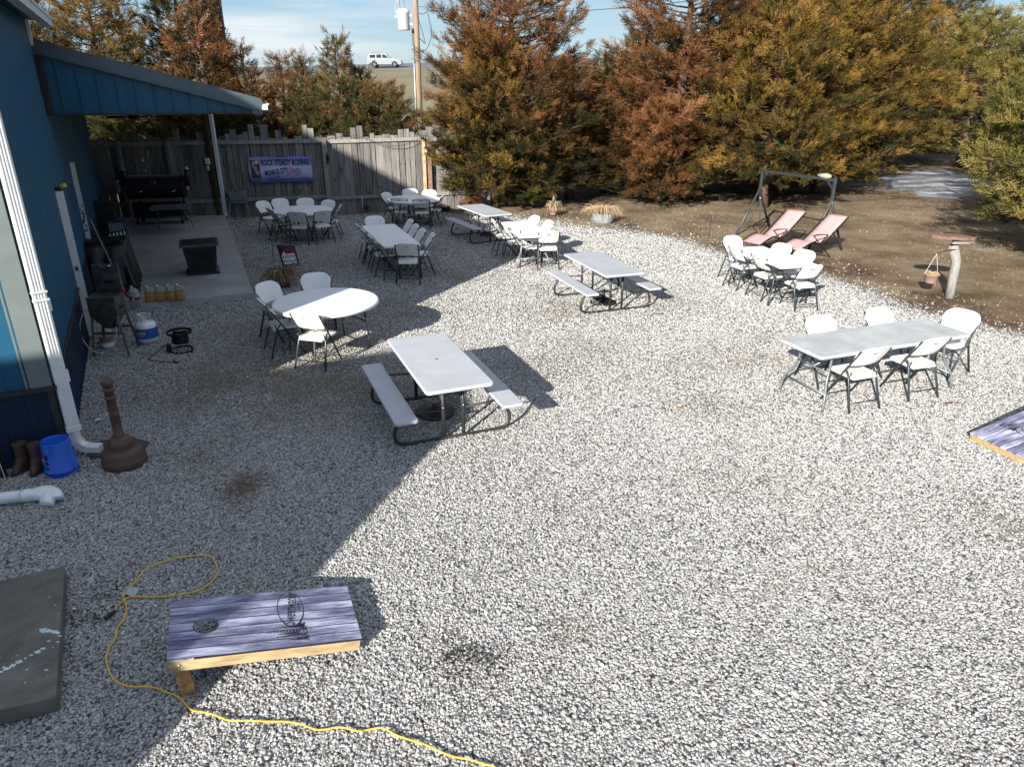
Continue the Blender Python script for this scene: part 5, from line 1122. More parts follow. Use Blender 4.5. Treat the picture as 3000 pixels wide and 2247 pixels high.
# paint jug and cans on the ground behind the fryer
t = empty('paint_can', (-6.12, 10.22, 0), 0, 'red and cream paint can on the ground behind the fryer legs', 'can')
mb = MB(); mb.lathe([(.10, 0), (.10, .18), (.104, .185), (.10, .19)], 24); mb.build('can_body', M['terracotta'], t)
mb = MB(); mb.lathe([(.1015, .03), (.1015, .10)], 24, cap=False); mb.build('paper_label', M['paper'], t)
t = empty('clear_bottle', (-6.22, 10.42, 0), 0, 'clear bottle standing by the wall behind the fryer', 'bottle')
mb = MB(); mb.lathe([(.06, 0), (.07, .02), (.07, .20), (.03, .27), (.025, .30)], 20); mb.build('bottle_body', M['jug_plastic'], t)
mb = MB(); mb.lathe([(.028, .30), (.028, .325)], 14); mb.build('cap', M['white_plastic'], t)
# ---------------------------------------------------------------- trees
def foliage_mat(name, stops):
    m = bpy.data.materials.new(name); nt, b, L = nodes(m); b.inputs['Roughness'].default_value = .75; b.inputs['Specular IOR Level'].default_value = .15
    at = N(nt, 'Attribute', _attribute_name='tint'); r = ramp(nt, stops); L(at.outputs['Fac'], r.inputs[0])
    L(r.outputs[0], b.inputs['Base Color'])
    tr = N(nt, 'BsdfTranslucent'); L(r.outputs[0], tr.inputs[0]); mx = N(nt, 'MixShader', i0=.12)
    out = nt.nodes['Material Output']; L(b.outputs[0], mx.inputs[1]); L(tr.outputs[0], mx.inputs[2]); L(mx.outputs[0], out.inputs[0])
    return m
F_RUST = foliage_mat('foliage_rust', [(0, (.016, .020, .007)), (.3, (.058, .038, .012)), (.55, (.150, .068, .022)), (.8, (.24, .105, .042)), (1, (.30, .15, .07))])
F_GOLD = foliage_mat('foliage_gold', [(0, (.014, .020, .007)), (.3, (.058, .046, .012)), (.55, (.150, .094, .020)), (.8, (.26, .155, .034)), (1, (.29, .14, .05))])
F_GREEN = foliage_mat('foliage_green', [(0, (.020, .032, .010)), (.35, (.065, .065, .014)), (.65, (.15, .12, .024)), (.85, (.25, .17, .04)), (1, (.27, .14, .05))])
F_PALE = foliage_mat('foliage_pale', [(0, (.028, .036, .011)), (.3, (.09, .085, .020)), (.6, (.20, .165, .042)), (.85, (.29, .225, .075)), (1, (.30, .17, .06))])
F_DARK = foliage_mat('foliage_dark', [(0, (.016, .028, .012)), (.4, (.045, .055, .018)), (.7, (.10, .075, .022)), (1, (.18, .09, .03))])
def spray_template(rg, n=9, L_=.42):
    """one feathery cedar plume: stem along +Z with slender side blades"""
    T = []
    def blade(p, d, ln, w):
        d = d / np.linalg.norm(d); s = np.cross(d, rg.normal(size=3)); s /= np.linalg.norm(s) + 1e-9
        q = p + d * ln + np.array([0, 0, .12 * ln]); T.append([p - s * w, p + s * w, q])
        return q
    blade(np.zeros(3), np.array([0, 0, 1.]), L_, .011)
    for i in range(n):
        t = .08 + .86 * i / (n - 1); p = np.array([0, 0, L_ * t]); a = (i % 2) * math.pi + rg.uniform(-.7, .7)
        d = np.array([math.cos(a) * .75, math.sin(a) * .75, rg.uniform(.55, .95)]); ln = L_ * (.46 * (1 - t) + .13) * rg.uniform(.8, 1.2)
        blade(p, d, ln, .013)
        if ln > .08: blade(p + d * ln * .40, d + rg.normal(size=3) * .5, ln * .55, .011)
        if ln > .12: blade(p + d * ln * .25, d + rg.normal(size=3) * .6, ln * .45, .011)
    return np.array(T)
SP = [spray_template(np.random.default_rng(40 + i)) for i in range(6)]
def branch_tubes(mb, base, tip, r0, r1, mid=None, n=5):
    pts = [base, mid if mid is not None else (base + tip) / 2, tip]; mb.tube(smooth_path(pts, 2), [r0 + (r1 - r0) * i / 4 for i in range(5)], n, caps=False)
def cedar(seed, H, Rm, z0, nb, ns, zmax=.22, shape=.8, lean=(0, 0), h_tint=.25, t0=.38, scale=1.0, asym=None):
    """crown arrays and trunk MB for one cedar"""
    rg = np.random.default_rng(seed); mb = MB()
    tk = [Vector((lean[0] * (z / H) ** 2 + rg.normal() * .03, lean[1] * (z / H) ** 2 + rg.normal() * .03, z)) for z in np.linspace(0, H * .96, 9)]; tk[0] = Vector((0, 0, -.05))
    r0 = .035 + H * .017; mb.tube(tk, [r0 * 1.35] + [r0 * (1 - i / 8.6) + .012 for i in range(1, 9)], 9)
    def trunk_at(z): 
        q = min(.999, max(0, z / (H * .96))) * 8; i = int(q); return tk[i].lerp(tk[i + 1], q - i)
    PO, DI, SC_, TI = [], [], [], []
    for b in range(nb):
        f = (b + rg.random()) / nb; f = f ** 1.15; z = z0 + (H - z0) * f
        a = b * 2.39996 + rg.normal() * .35
        rr_ = Rm * (min(1, f / zmax) ** .5 * .3 + .7 if f < zmax else ((1 - f) / (1 - zmax)) ** shape) * rg.uniform(.72, 1.12)
        if asym is not None: rr_ *= 1 + asym[2] * (math.cos(a - asym[0]) * asym[1])
        rr_ = max(rr_, .22)
        up = -.02 + .95 * f + rg.normal() * .10
        base = trunk_at(z * .97); dirv = Vector((math.cos(a), math.sin(a), 0)); tip = base + dirv * rr_ + Vector((0, 0, rr_ * up * .75)); mid = base + dirv * rr_ * .55 + Vector((0, 0, rr_ * up * .22))
        branch_tubes(mb, base, tip, .012 + .012 * rr_, .004, mid, 4)
        ctint = rg.normal() * .12; k = max(8, int(ns / nb * (rr_ / (Rm * .62)) * rg.uniform(.8, 1.2)))
        nsub = max(3, int(3 + rr_ * 2.6)); per = max(2, k // nsub)
        for q_ in range(nsub):
            t = .22 + .78 * (q_ + rg.random()) / nsub; c = base.lerp(mid, t / .55) if t < .55 else mid.lerp(tip, (t - .55) / .45)
            side_ = (1 if q_ % 2 else -1) * rg.uniform(.3, 1.0); perp = Vector((-dirv.y, dirv.x, 0))
            sd_ = (dirv * rg.uniform(.5, 1.0) + perp * side_ + Vector((rg.normal() * .1 + .1, 0, rg.uniform(.05, .75)))).normalized()
            sl_ = (.25 + .34 * rr_ * (1.1 - t)) * rg.uniform(.8, 1.25) * max(.75, scale); st_ = ctint + rg.normal() * .10
            if q_ == nsub - 1: sd_ = (tip - mid).normalized(); sl_ *= 1.1
            for j in range(per):
                e = rg.random() ** .75; jit = Vector((rg.normal(), rg.normal(), rg.normal() * .8)) * (.038 + .085 * sl_ * (1.15 - e))
                p = c + sd_ * sl_ * e + jit
                if p.z < .22: continue
                d = sd_ * 1.0 + Vector((rg.normal() * .38, rg.normal() * .38, rg.normal() * .3 + .22))
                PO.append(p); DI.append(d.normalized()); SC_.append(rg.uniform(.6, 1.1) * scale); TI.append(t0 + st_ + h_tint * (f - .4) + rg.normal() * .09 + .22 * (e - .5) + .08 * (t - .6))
    # leader
    for j in range(24): 
        z = H - rg.uniform(0, .9); q = trunk_at(z); PO.append(q + Vector((rg.normal() * .05, rg.normal() * .05, 0))); DI.append(Vector((rg.normal() * .35, rg.normal() * .35, 1)).normalized()); SC_.append(rg.uniform(.6, 1.0) * scale); TI.append(t0 + h_tint * .6 + rg.normal() * .1)
    PO = np.array(PO); DI = np.array(DI); SC_ = np.array(SC_); TI = np.clip(np.array(TI), 0, 1); n = len(PO)
    u = rg.normal(size=(n, 3)); x = np.cross(DI, u); x /= np.linalg.norm(x, axis=1)[:, None]; y = np.cross(DI, x)
    Rm_ = np.stack([x, y, DI], 2); out = []; tt = []
    idx = rg.integers(0, len(SP), n)
    for k in range(len(SP)):
        s = idx == k; T = SP[k].reshape(-1, 3); V = np.einsum('nij,mj->nmi', Rm_[s], T) * SC_[s][:, None, None] + PO[s][:, None, :]
        out.append(V.reshape(-1, 3)); tt.append(np.repeat(TI[s], len(T)) + np.tile(np.linspace(-.08, .08, len(T)), s.sum()))
    V = np.concatenate(out); tn = np.clip(np.concatenate(tt), 0, 1)
    return V, tn, mb
TREES = {}
def tree_variant(key, fol, **kw):
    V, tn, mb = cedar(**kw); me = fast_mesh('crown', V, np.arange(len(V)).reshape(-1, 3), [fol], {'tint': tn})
    tm = mb.build('trunk', M['bark']); tmesh = tm.data; bpy.data.objects.remove(tm); TREES[key] = (me, tmesh)
tree_variant('big_rust', F_RUST, seed=1, H=9.6, Rm=3.4, z0=1.0, nb=175, ns=8600, shape=.85, h_tint=.60, t0=.46)
tree_variant('big_gold', F_GOLD, seed=2, H=8.6, Rm=3.3, z0=.8, nb=155, ns=8200, shape=.7, h_tint=.3, t0=.45)
tree_variant('big_brown', F_RUST, seed=3, H=10.5, Rm=3.1, z0=1.05, nb=165, ns=8200, shape=.75, h_tint=.2, t0=.50)
tree_variant('broad_green', F_GREEN, seed=4, H=6.6, Rm=3.1, z0=1.0, nb=135, ns=7400, shape=.6, h_tint=.25, t0=.42)
tree_variant('right_pale', F_PALE, seed=5, H=8.8, Rm=3.5, z0=.8, nb=155, ns=9600, shape=.62, h_tint=.12, t0=.48)
tree_variant('small_rust', F_RUST, seed=6, H=4.9, Rm=1.2, z0=.3, nb=95, ns=3200, shape=.95, h_tint=.2, t0=.42, scale=.8)
tree_variant('small_green', F_DARK, seed=7, H=5.1, Rm=1.35, z0=.3, nb=100, ns=3600, shape=.95, h_tint=.35, t0=.5, scale=.8)
tree_variant('slim', F_GOLD, seed=8, H=7.2, Rm=1.9, z0=1.5, nb=90, ns=3000, shape=.8, h_tint=.3, t0=.42, lean=(.2, 0))
tree_variant('hang', F_GREEN, seed=9, H=5.4, Rm=2.4, z0=.55, nb=105, ns=5600, shape=.55, h_tint=.6, t0=.48)
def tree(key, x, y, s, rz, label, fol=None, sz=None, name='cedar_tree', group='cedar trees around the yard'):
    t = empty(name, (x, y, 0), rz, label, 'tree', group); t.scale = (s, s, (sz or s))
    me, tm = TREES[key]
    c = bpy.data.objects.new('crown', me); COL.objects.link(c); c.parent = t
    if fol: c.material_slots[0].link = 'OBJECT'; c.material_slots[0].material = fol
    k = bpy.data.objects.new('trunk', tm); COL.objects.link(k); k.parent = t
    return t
# behind the fence, left to right
tree('big_gold', -18.2, 27.0, 1.0, 0, 'tall bronze-green cedar at the left edge, above the patio roof')
tree('big_rust', -14.6, 27.6, .86, 1.7, 'tall bronze cedar rising behind the upper end of the patio roof', F_GOLD)
tree('big_brown', -12.6, 30.0, .78, 2.6, 'dark bronze cedar just left of the black pipe column', F_DARK)
tree('small_rust', -10.45, 26.4, 1.36, .4, 'red-brown cedar in front of the black pipe column')
tree('small_rust', -9.15, 26.6, 1.0, 2.3, 'small red-brown cedar above the low end of the patio roof')
tree('small_rust', -8.05, 27.0, .95, 4.1, 'small brown cedar with a thin tip, left of the narrow green pair')
tree('small_green', -7.18, 26.8, .90, 0, 'small slim green cedar behind the fence, thin tip against the road')
tree('small_green', -6.05, 26.8, 1.02, 2.0, 'tallest of the small green cedars behind the fence')
tree('small_green', -5.35, 27.4, .84, 4.4, 'small green cedar filling the gap right of the tallest small one')
tree('hang', -4.55, 26.6, .68, 1.0, 'low bushy dark green cedar left of the guy wire', F_DARK)
tree('broad_green', -12.0, 24.6, .62, 3.0, 'low dark cedar seen under the patio roof above the fence', F_DARK)
tree('broad_green', -9.3, 24.9, .50, 5.0, 'low dark cedar behind the fence beside the patio post', F_DARK)
# big group in the middle
tree('big_rust', -.05, 24.3, .88, .5, 'large red-brown cedar in the middle, against the sky', sz=.92)
tree('hang', -.55, 24.0, .90, 2.2, 'green-gold cedar with low branches overhanging the end of the fence', F_GOLD, sz=.95)
tree('hang', .3, 23.9, .42, 4.0, 'small green cedar hanging low over the rusty fire box')
tree('big_rust', 2.0, 25.9, .72, 1.0, 'lower rusty-gold cedar on bare trunks right of the big red-brown one', sz=.49)
tree('slim', 3.4, 27.6, .74, 3.0, 'pale slim cedar in the gap between the two red-brown masses', F_PALE, sz=.66)
tree('big_brown', 5.75, 26.0, 1.0, 0, 'tall brown cedar right of the gap in the trees', sz=.92)
tree('big_rust', 3.6, 30.5, .8, 4.0, 'shorter brown cedar behind the gap in the trees', F_RUST, sz=.44)
tree('broad_green', 8.3, 24.1, .90, 2.1, 'broad gold-green cedar directly behind the swing frame', F_GOLD)
tree('big_gold', 9.2, 27.6, 1.12, 4.0, 'tall gold-brown cedar behind the broad gold-green one')
tree('big_rust', 12.2, 30.2, 1.1, 2.4, 'tall rusty cedar above the string lights', F_GOLD)
tree('big_gold', 11.4, 27.6, .80, 1.2, 'gold-green cedar whose branches hang over the string lights')
tree('big_brown', 15.8, 34.5, 1.15, 1.2, 'tall brown-gold cedar left of the patch of sky at upper right', F_GOLD)
tree('right_pale', 20.2, 42.0, 1.1, 0, 'far pale cedar at the back of the clearing', sz=.72)
tree('big_gold', 14.0, 42.0, 1.1, 3.0, 'far dark cedar behind the clearing on its left', F_DARK)
tree('big_gold', 25.5, 46.0, 1.1, 5.0, 'far dark cedar behind the clearing on its right', F_DARK)
tree('broad_green', 6.0, 32.5, .9, 1.0, 'dark cedar in the shade behind the tall brown one', F_DARK)
tree('broad_green', 9.6, 33.0, .95, 2.0, 'dark cedar in the shade behind the tall gold-brown one', F_DARK)
tree('broad_green', 12.6, 35.0, .9, 3.5, 'dark cedar behind the left end of the string lights', F_DARK)
tree('hang', 4.9, 24.7, .62, 2.5, 'low brown cedar skirt left of the broad gold-green one', F_RUST, sz=.6)
# right side
tree('right_pale', 22.2, 37.0, 1.0, 2.2, 'pale green cedar beyond the frozen puddle', sz=.8)
tree('right_pale', 18.1, 22.8, 1.0, 4.2, 'pale gold-green cedar at right behind the nearest right-hand one', sz=1.12)
tree('right_pale', 13.0, 14.4, .92, 1.1, 'nearest pale green cedar at the right edge', F_PALE)
tree('hang', 13.7, 16.4, 1.05, .3, 'low green cedar with drooping branches above the bird table', F_PALE)
tree('right_pale', 17.5, 16.0, 1.0, 3.1, 'pale cedar just outside the right edge', F_PALE)

# ---------------------------------------------------------------- utility pole, wires, pipe column
t = empty('utility_pole', (-4.87, 40, 0), 0, 'wooden utility pole with a grey transformer and conduit', 'utility pole')
mb = MB(); mb.tube([(0, 0, 0), (0.02, 0, 5), (.06, 0, 10.5)], [.155, .145, .125], 16); mb.build('pole', M['pole_wood'], t)
mb = MB(); mb.tube([(-.20, -.08, 0), (-.17, -.08, 3), (-.15, -.08, 6.2)], .045, 8); mb.build('conduit', M['galvanised'], t)
mb = MB(); mb.tube([(-.15, -.08, 6.15), (-.15, -.08, 6.35)], .065, 8); mb.build('weatherhead', M['black_plastic'], t)
X = -1.02 + .18
tm_ = MB(); tm_.lathe([(.27, 6.28), (.30, 6.31), (.30, 7.02), (.32, 7.04), (.32, 7.10), (.25, 7.22), (.05, 7.26)], 28, M=Matrix.Translation((-.58, -.05, 0))); tr_ = tm_.build('transformer', M['transformer'], t)
mb = MB(); mb.box((-.25, -.05, 6.55), (.2, .12, .10)); mb.box((-.25, -.05, 6.95), (.2, .12, .10)); mb.box((-.92, -.05, 6.88), (.16, .14, .07)); mb.build('bracket', M['transformer'], tr_)
mb = MB()
for xx in (-.78, -.55):
    for q in range(6): mb.lathe([(.03, 7.22 + .07 * q), (.055, 7.24 + .07 * q), (.03, 7.27 + .07 * q)], 10, M=Matrix.Translation((xx, -.1, 0)))
mb.tube(smooth_path([(-.78, -.1, 7.6), (-.9, -.1, 7.5), (-.95, -.1, 7.2), (-.85, -.15, 6.95)], 4), .02, 6); mb.tube(smooth_path([(-.55, -.1, 7.6), (-.45, -.1, 7.9), (-.3, -.05, 8.0)], 4), .015, 6); mb.build('bushing', M['galvanised'], tr_)
mb = MB(); mb.tube(smooth_path([(.15, -.1, 7.05), (.42, -.1, 7.0), (.62, -.1, 7.1), (.70, -.1, 6.7), (.80, -.1, 6.2), (.65, -.1, 5.65), (.40, -.1, 5.35), (.1, -.12, 5.3), (-.12, -.12, 5.5), (-.2, -.1, 6.1)], 5), .02, 6)
mb.tube(smooth_path([(.12, -.1, 6.9), (.3, -.1, 6.3), (.45, -.1, 5.7), (.3, -.1, 5.8), (.1, -.1, 6.0)], 4), .018, 6); mb.tube([(.15, -.1, 5.9), (.42, -.1, 5.72), (.28, -.1, 5.85)], .015, 6); mb.build('cable_loop', M['wire'], t)
mb = MB(); mb.tube([(-.55, -.3, 10), (-2.0, -1.5, 6.3), (-2.65, -2.3, 1.35), (-2.8, -2.5, 0)], .011, 5); mb.build('guy_wire', M['guy_wire'], t)
for i, (a, b, lab) in enumerate((((-4.72, 40, 7.35), (9, 20, 6.2), 'thin service wire running from the pole down to the right'), ((-4.7, 40, 10.2), (12, 18, 8.2), 'upper thin wire running from the pole to the right'))):
    A = Vector(a); B = Vector(b); mb = MB(); mb.tube([A.lerp(B, k / 16) - Vector((0, 0, .5 * math.sin(math.pi * k / 16))) for k in range(17)], .012, 5); tag(mb.build('service_wire', M['wire']), lab, 'wire')
for i, z in enumerate((13.2, 16.8)):
    mb = MB(); mb.tube([(-120, 135, z + 1), (-30, 135, z - .3), (60, 135, z + .8)], .018, 4); tag(mb.build('power_line', M['guy_wire']), ('lower' if i == 0 else 'upper') + ' of two faint power lines beyond the road', 'wire')
t = empty('pipe_column', (-12.7, 34, 0), 0, 'tall black steel column with a thin ladder rising behind the cedars', 'column')
mb = MB(); mb.lathe([(.38, 0), (.38, 14)], 28); mb.lathe([(.42, 5.9), (.42, 6.0)], 28); mb.build('column', M['black_metal'], t)
mb = MB()
for xx in (-.62, -.52): mb.tube([(xx, -.1, .5), (xx, -.1, 13)], .018, 5)
for q in range(30): mb.tube([(-.62, -.1, 1 + .4 * q), (-.52, -.1, 1 + .4 * q)], .012, 5)
mb.build('ladder', M['black_metal'], t)

# ---------------------------------------------------------------- car on the highway
def suv(x, y, z, yaw, label):
    t = empty('parked_car', (x, y, z), yaw, label, 'car'); t.name = 'suv'
    side = [(-2.42, .42), (-2.44, .75), (-2.40, 1.05), (-2.28, 1.62), (-2.15, 1.74), (-.2, 1.78), (.15, 1.70), (.95, 1.14), (2.0, 1.02), (2.32, .92), (2.42, .70), (2.42, .40), (1.95, .34)]
    def wheel_arc(cx): return [(cx + .43 * math.cos(a), .36 + .43 * math.sin(a)) for a in [R(5 + 170 * i / 8) for i in range(9)]]
    poly = side + wheel_arc(1.46) + [(.98, .30), (-.98, .30)] + wheel_arc(-1.42) + [(-1.9, .36)]
    n = len(poly); vs = []
    for s_ in (-1, 1):
        for (px, pz) in poly:
            tuck = .90 if pz < 1.1 else .90 - .20 * (pz - 1.1) / .65
            vs.append((px, s_ * tuck, pz))
    mb = MB(); mb.add(vs, [(i, (i + 1) % n, n + (i + 1) % n, n + i) for i in range(n)])
    # triangulated sides
    from mathutils.geometry import tessellate_polygon
    tri = tessellate_polygon([[Vector((p[0], p[1], 0)) for p in poly]])
    mb.add(vs[:n], [tuple(q) for q in tri]); mb.add(vs[n:], [tuple(q)[::-1] for q in tri]); mb.build('body', M['car_silver'], t)
    for s_ in (-1, 1):
        for w in ([(-2.05, 1.18), (-2.10, 1.60), (-1.25, 1.63), (-1.22, 1.18)], [(-1.10, 1.18), (-1.12, 1.64), (-.42, 1.66), (-.36, 1.18)], [(-.24, 1.18), (-.28, 1.66), (-.02, 1.66), (.28, 1.50), (.72, 1.18)]):
            mb = MB(); mb.add([(a, s_ * (.905 - .20 * (b - 1.1) / .65 + .004), b) for a, b in w], [tuple(range(len(w)))]); mb.build('side_window', M['car_glass'], t, solid=.01)
    for w, nm in (([(.22, 1.68), (.93, 1.16)], 'windscreen'), ([(-2.30, 1.60), (-2.42, 1.12)], 'rear_window')):
        (a, b), (c, d) = w; mb = MB(); mb.add([(a + .02 * (1 if a > 0 else -1), -.68, b), (a + .02 * (1 if a > 0 else -1), .68, b), (c + .02 * (1 if a > 0 else -1), .82, d), (c + .02 * (1 if a > 0 else -1), -.82, d)], [(0, 1, 2, 3)]); mb.build(nm, M['car_glass'], t, solid=.01)
    for cx in (-1.42, 1.46):
        for s_ in (-1, 1):
            T = Matrix.Translation((cx, s_ * .80, .36)) @ Matrix.Rotation(R(90), 4, 'X'); w = MB().lathe([(.22, -.12), (.33, -.12), (.36, -.09), (.36, .09), (.33, .12), (.22, .12)], 24, M=T).build('wheel', M['tyre'], t)
            mb = MB(); mb.lathe([(.05, .125), (.22, .11)], 20, M=T); mb.lathe([(.05, -.125), (.22, -.11)], 20, M=T)
            for k in range(5): mb.box((.12 * math.cos(R(72 * k)), .12 * math.sin(R(72 * k)), 0), (.16, .05, .252), rz=R(72 * k), M=T)
            mb.build('rim', M['chrome'], w)
    mb = MB()
    for s_ in (-1, 1): mb.tube([(-2.0, s_ * .62, 1.83), (-.3, s_ * .62, 1.84)], .02, 6)
    mb.build('roof_rack', M['black_plastic'], t)
    mb = MB(); mb.box((2.40, 0, .48), (.10, 1.7, .18)); mb.box((-2.42, 0, .52), (.10, 1.7, .2)); mb.build('bumper', M['grey_plastic'], t, bevel=.02)
    mb = MB(); mb.box((0, 0, .33), (1.9, 1.84, .07)); mb.build('sill', M['black_plastic'], t)
    for s_ in (-1, 1):
        mb = MB(); mb.box((2.33, s_ * .68, .84), (.12, .34, .14)); mb.build('headlight', M['paper'], t, bevel=.02)
        mb = MB(); mb.box((-2.40, s_ * .78, 1.0), (.08, .16, .36)); mb.build('tail_light', M['red_paint'], t, bevel=.02)
        mb = MB(); mb.box((.62, s_ * 1.0, 1.18), (.12, .18, .12)); mb.build('wing_mirror', M['car_silver'], t, bevel=.02)
suv_ = suv(-18.3, 112.5, zroad(-18.3) + .06 + (112.5 - 108.9) / 14.1 * 1.16 + .06, 0, 'silver SUV driving along the raised highway')

# ---------------------------------------------------------------- swing frame and loungers
sw = empty('swing_frame', (7.1, 18.7, 0), 0, 'dark grey metal swing frame without its seat, standing over two loungers', 'swing frame')
def sl(mb, name, m='leg_metal', par=None, **k):
    o = mb.build(name, M[m], par or sw, **k); o.matrix_parent_inverse = Matrix.Translation((-7.1, -18.7, 0)); return o
LT, RT_ = Vector((6.71, 19.9, 1.60)), Vector((7.69, 17.6, 1.62)); LJ, RJ = Vector((6.70, 19.9, 1.15)), Vector((7.69, 17.6, 1.17))
mb = MB(); mb.beam(LT, RT_, .06, .06); sl(mb, 'top_beam')
for T0, J, feet, inn in ((LT, LJ, [(5.95, 19.15, 0), (7.30, 20.50, 0)], 1), (RT_, RJ, [(7.17, 17.27, 0), (8.03, 17.36, 0)], -1)):
    mb = MB(); mb.beam(T0 + Vector((0, 0, .08)), J, .065, .065, 0, up=(1, 0, 0)); sl(mb, 'upper_post')
    for f in feet:
        f = Vector(f); mb = MB(); k_ = J.lerp(f, .12) ; mb.tube([J + Vector((0, 0, .02)), J.lerp(f, .06) - Vector((0, 0, .04)), k_ - Vector((0, 0, .03)), f], .030, 8); sl(mb, 'leg')
    a, b = Vector(feet[0]), Vector(feet[1]); ja, jb = J.lerp(a, .86), J.lerp(b, .86); mb = MB(); mb.tube([ja, jb], .014, 6); sl(mb, 'crossbar')
    q = J - Vector((0, 0, .25)); qd = (RT_ - LT).normalized() * .06 * inn
    mb = MB(); mb.tube([q + qd, q + qd + Vector((-.28, -.12, -.75))], .010, 6); mb.tube([q + qd, q + qd + Vector((.10, .02, -.85))], .010, 6); sl(mb, 'hanging_rod')
    mb = MB(); mb.tube([q + qd + Vector((0, 0, .02)), q + qd - Vector((0, 0, .05))], .022, 8); sl(mb, 'pivot', 'chrome')
    d = (RT_ - LT).normalized() * (.24 * inn); mb = MB(); mb.beam(T0 + d - Vector((0, 0, .02)), T0 - Vector((0, 0, .24)), .03, .03, 0, up=(1, 0, 0)); sl(mb, 'corner_brace')
t = tag(MB().lathe([(.01, -.22), (.03, -.20), (.05, -.08), (.07, .06), (.05, .17), (.01, .21)], 14, M=Matrix.Translation((0, 0, 0)) @ Matrix.Rotation(R(90), 4, 'Y')).build('rolled_canopy', M['tan_fabric'], loc=(7.56, 17.92, 1.685), rz=math.atan2(-.92, .39)), 'crumpled tan canopy bundle lying on the right end of the swing beam', 'canopy')
def lounger(x, y, fx, fy, label):
    """foot end at x,y; facing direction foot to head"""
    t = empty('reclining_lounger', (x, y, 0), math.atan2(-fx, fy), label, 'lounge chair', 'pink reclining loungers')
    prof = smooth_path([(0, 0, .30), (0, .30, .40), (0, .50, .43), (0, .64, .38), (0, .80, .36), (0, .98, .44), (0, 1.24, .60), (0, 1.50, .77), (0, 1.66, .88)], 4)
    n = len(prof); vs = []; 
    for p in prof:
        for i in range(5): u = -1 + i / 2; vs.append((u * .235, p.y, p.z - .012 * (1 - u * u)))
    mb = MB(); mb.add(vs, [(k * 5 + i, k * 5 + i + 1, (k + 1) * 5 + i + 1, (k + 1) * 5 + i) for k in range(n - 1) for i in range(4)], 0, True); sh = mb.build('sling', M['pink_fabric'], t, solid=.006)
    mb = MB()
    for sx in (-1, 1):
        for k in range(2, n - 2): p = prof[k]; mb.beam((sx * .225, p.y, p.z + .004), (sx * .268, p.y + .012, p.z), .008, .006)
    mb.build('lacing', M['black_plastic'], sh)
    mb = MB(); mb.tube([(-.235, prof[0].y, prof[0].z), (.235, prof[0].y, prof[0].z)], .013, 6); mb.tube([(-.235, prof[-1].y, prof[-1].z), (.235, prof[-1].y, prof[-1].z)], .015, 6); mb.build('edge_band', M['pink_edge'], sh)
    for sx in (-1, 1):
        mb = MB(); mb.tube([(sx * .275, p.y, p.z) for p in prof], .013, 7); mb.build('side_rail', M['black_metal'], t)
        mb = MB(); mb.tube(smooth_path([(sx * .275, .02, .27), (sx * .28, .10, .02), (sx * .28, .22, .02)], 3), .012, 6); mb.tube([(sx * .285, .20, .03), (sx * .285, .95, .56)], .012, 6); mb.build('front_leg', M['black_metal'], t)
        mb = MB(); mb.tube([(sx * .295, 1.15, .02), (sx * .295, .42, .56)], .012, 6); mb.build('rear_leg', M['black_metal'], t)
        mb = MB(); mb.tube(smooth_path([(sx * .31, .34, .585), (sx * .315, .50, .60), (sx * .315, .72, .585), (sx * .30, .90, .56)], 3), [.02, .026, .028, .028, .026, .026, .024, .022, .022, .02], 8, flat=.5); mb.build('armrest', M['black_plastic'], t)
    mb = MB(); mb.tube([(-.29, 1.15, .02), (.29, 1.15, .02)], .012, 6); mb.tube([(-.28, .22, .02), (.28, .22, .02)], .012, 6); mb.build('crossbar', M['black_metal'], t)
lounger(5.60, 16.74, .80, .60, 'pink reclining lounger under the swing frame, the left one')
lounger(6.28, 16.12, .83, .56, 'pink reclining lounger under the swing frame, the right one crossed by a frame leg')

# ---------------------------------------------------------------- garden things
def shepherd(x, y, h, label, lean=.03, side=-1):
    t = empty('shepherd_hook', (x, y, 0), 0, label, 'garden hook'); mb = MB()
    mb.tube(smooth_path([(0, 0, 0), (lean * .5, 0, h * .5), (lean, 0, h - .06), (lean + side * .03, 0, h), (lean + side * .08, 0, h - .01), (lean + side * .12, 0, h - .07), (lean + side * .11, 0, h - .11)], 4), .007, 6); mb.build('rod', M['black_metal'], t); return t
shepherd(4.83, 17.66, .76, 'thin empty black shepherd hook standing on the soil left of the swing')
def grass_clump(name, x, y, r, h, n, label, m='straw', seed=1, z=0, par=None):
    rg = random.Random(seed); mb = MB()
    for _ in range(n):
        a = rg.uniform(0, 6.28); q = rg.uniform(.2, 1); b = Vector((math.cos(a), math.sin(a), 0)) * r * .25 * rg.random(); e = Vector((math.cos(a), math.sin(a), 0)) * r * q * 1.2; k = h * rg.uniform(.6, 1.1)
        pts = [b, b + e * .35 + Vector((0, 0, k * .8)), b + e * .75 + Vector((0, 0, k)), b + e * 1.05 + Vector((0, 0, max(.0, k * rg.uniform(-.3, .6))))]
        mb.tube(smooth_path(pts, 2), [.006, .006, .005, .005, .004, .003, .002], 3, caps=False)
    o = mb.build(name, M[m], par, loc=(x, y, z)); return o
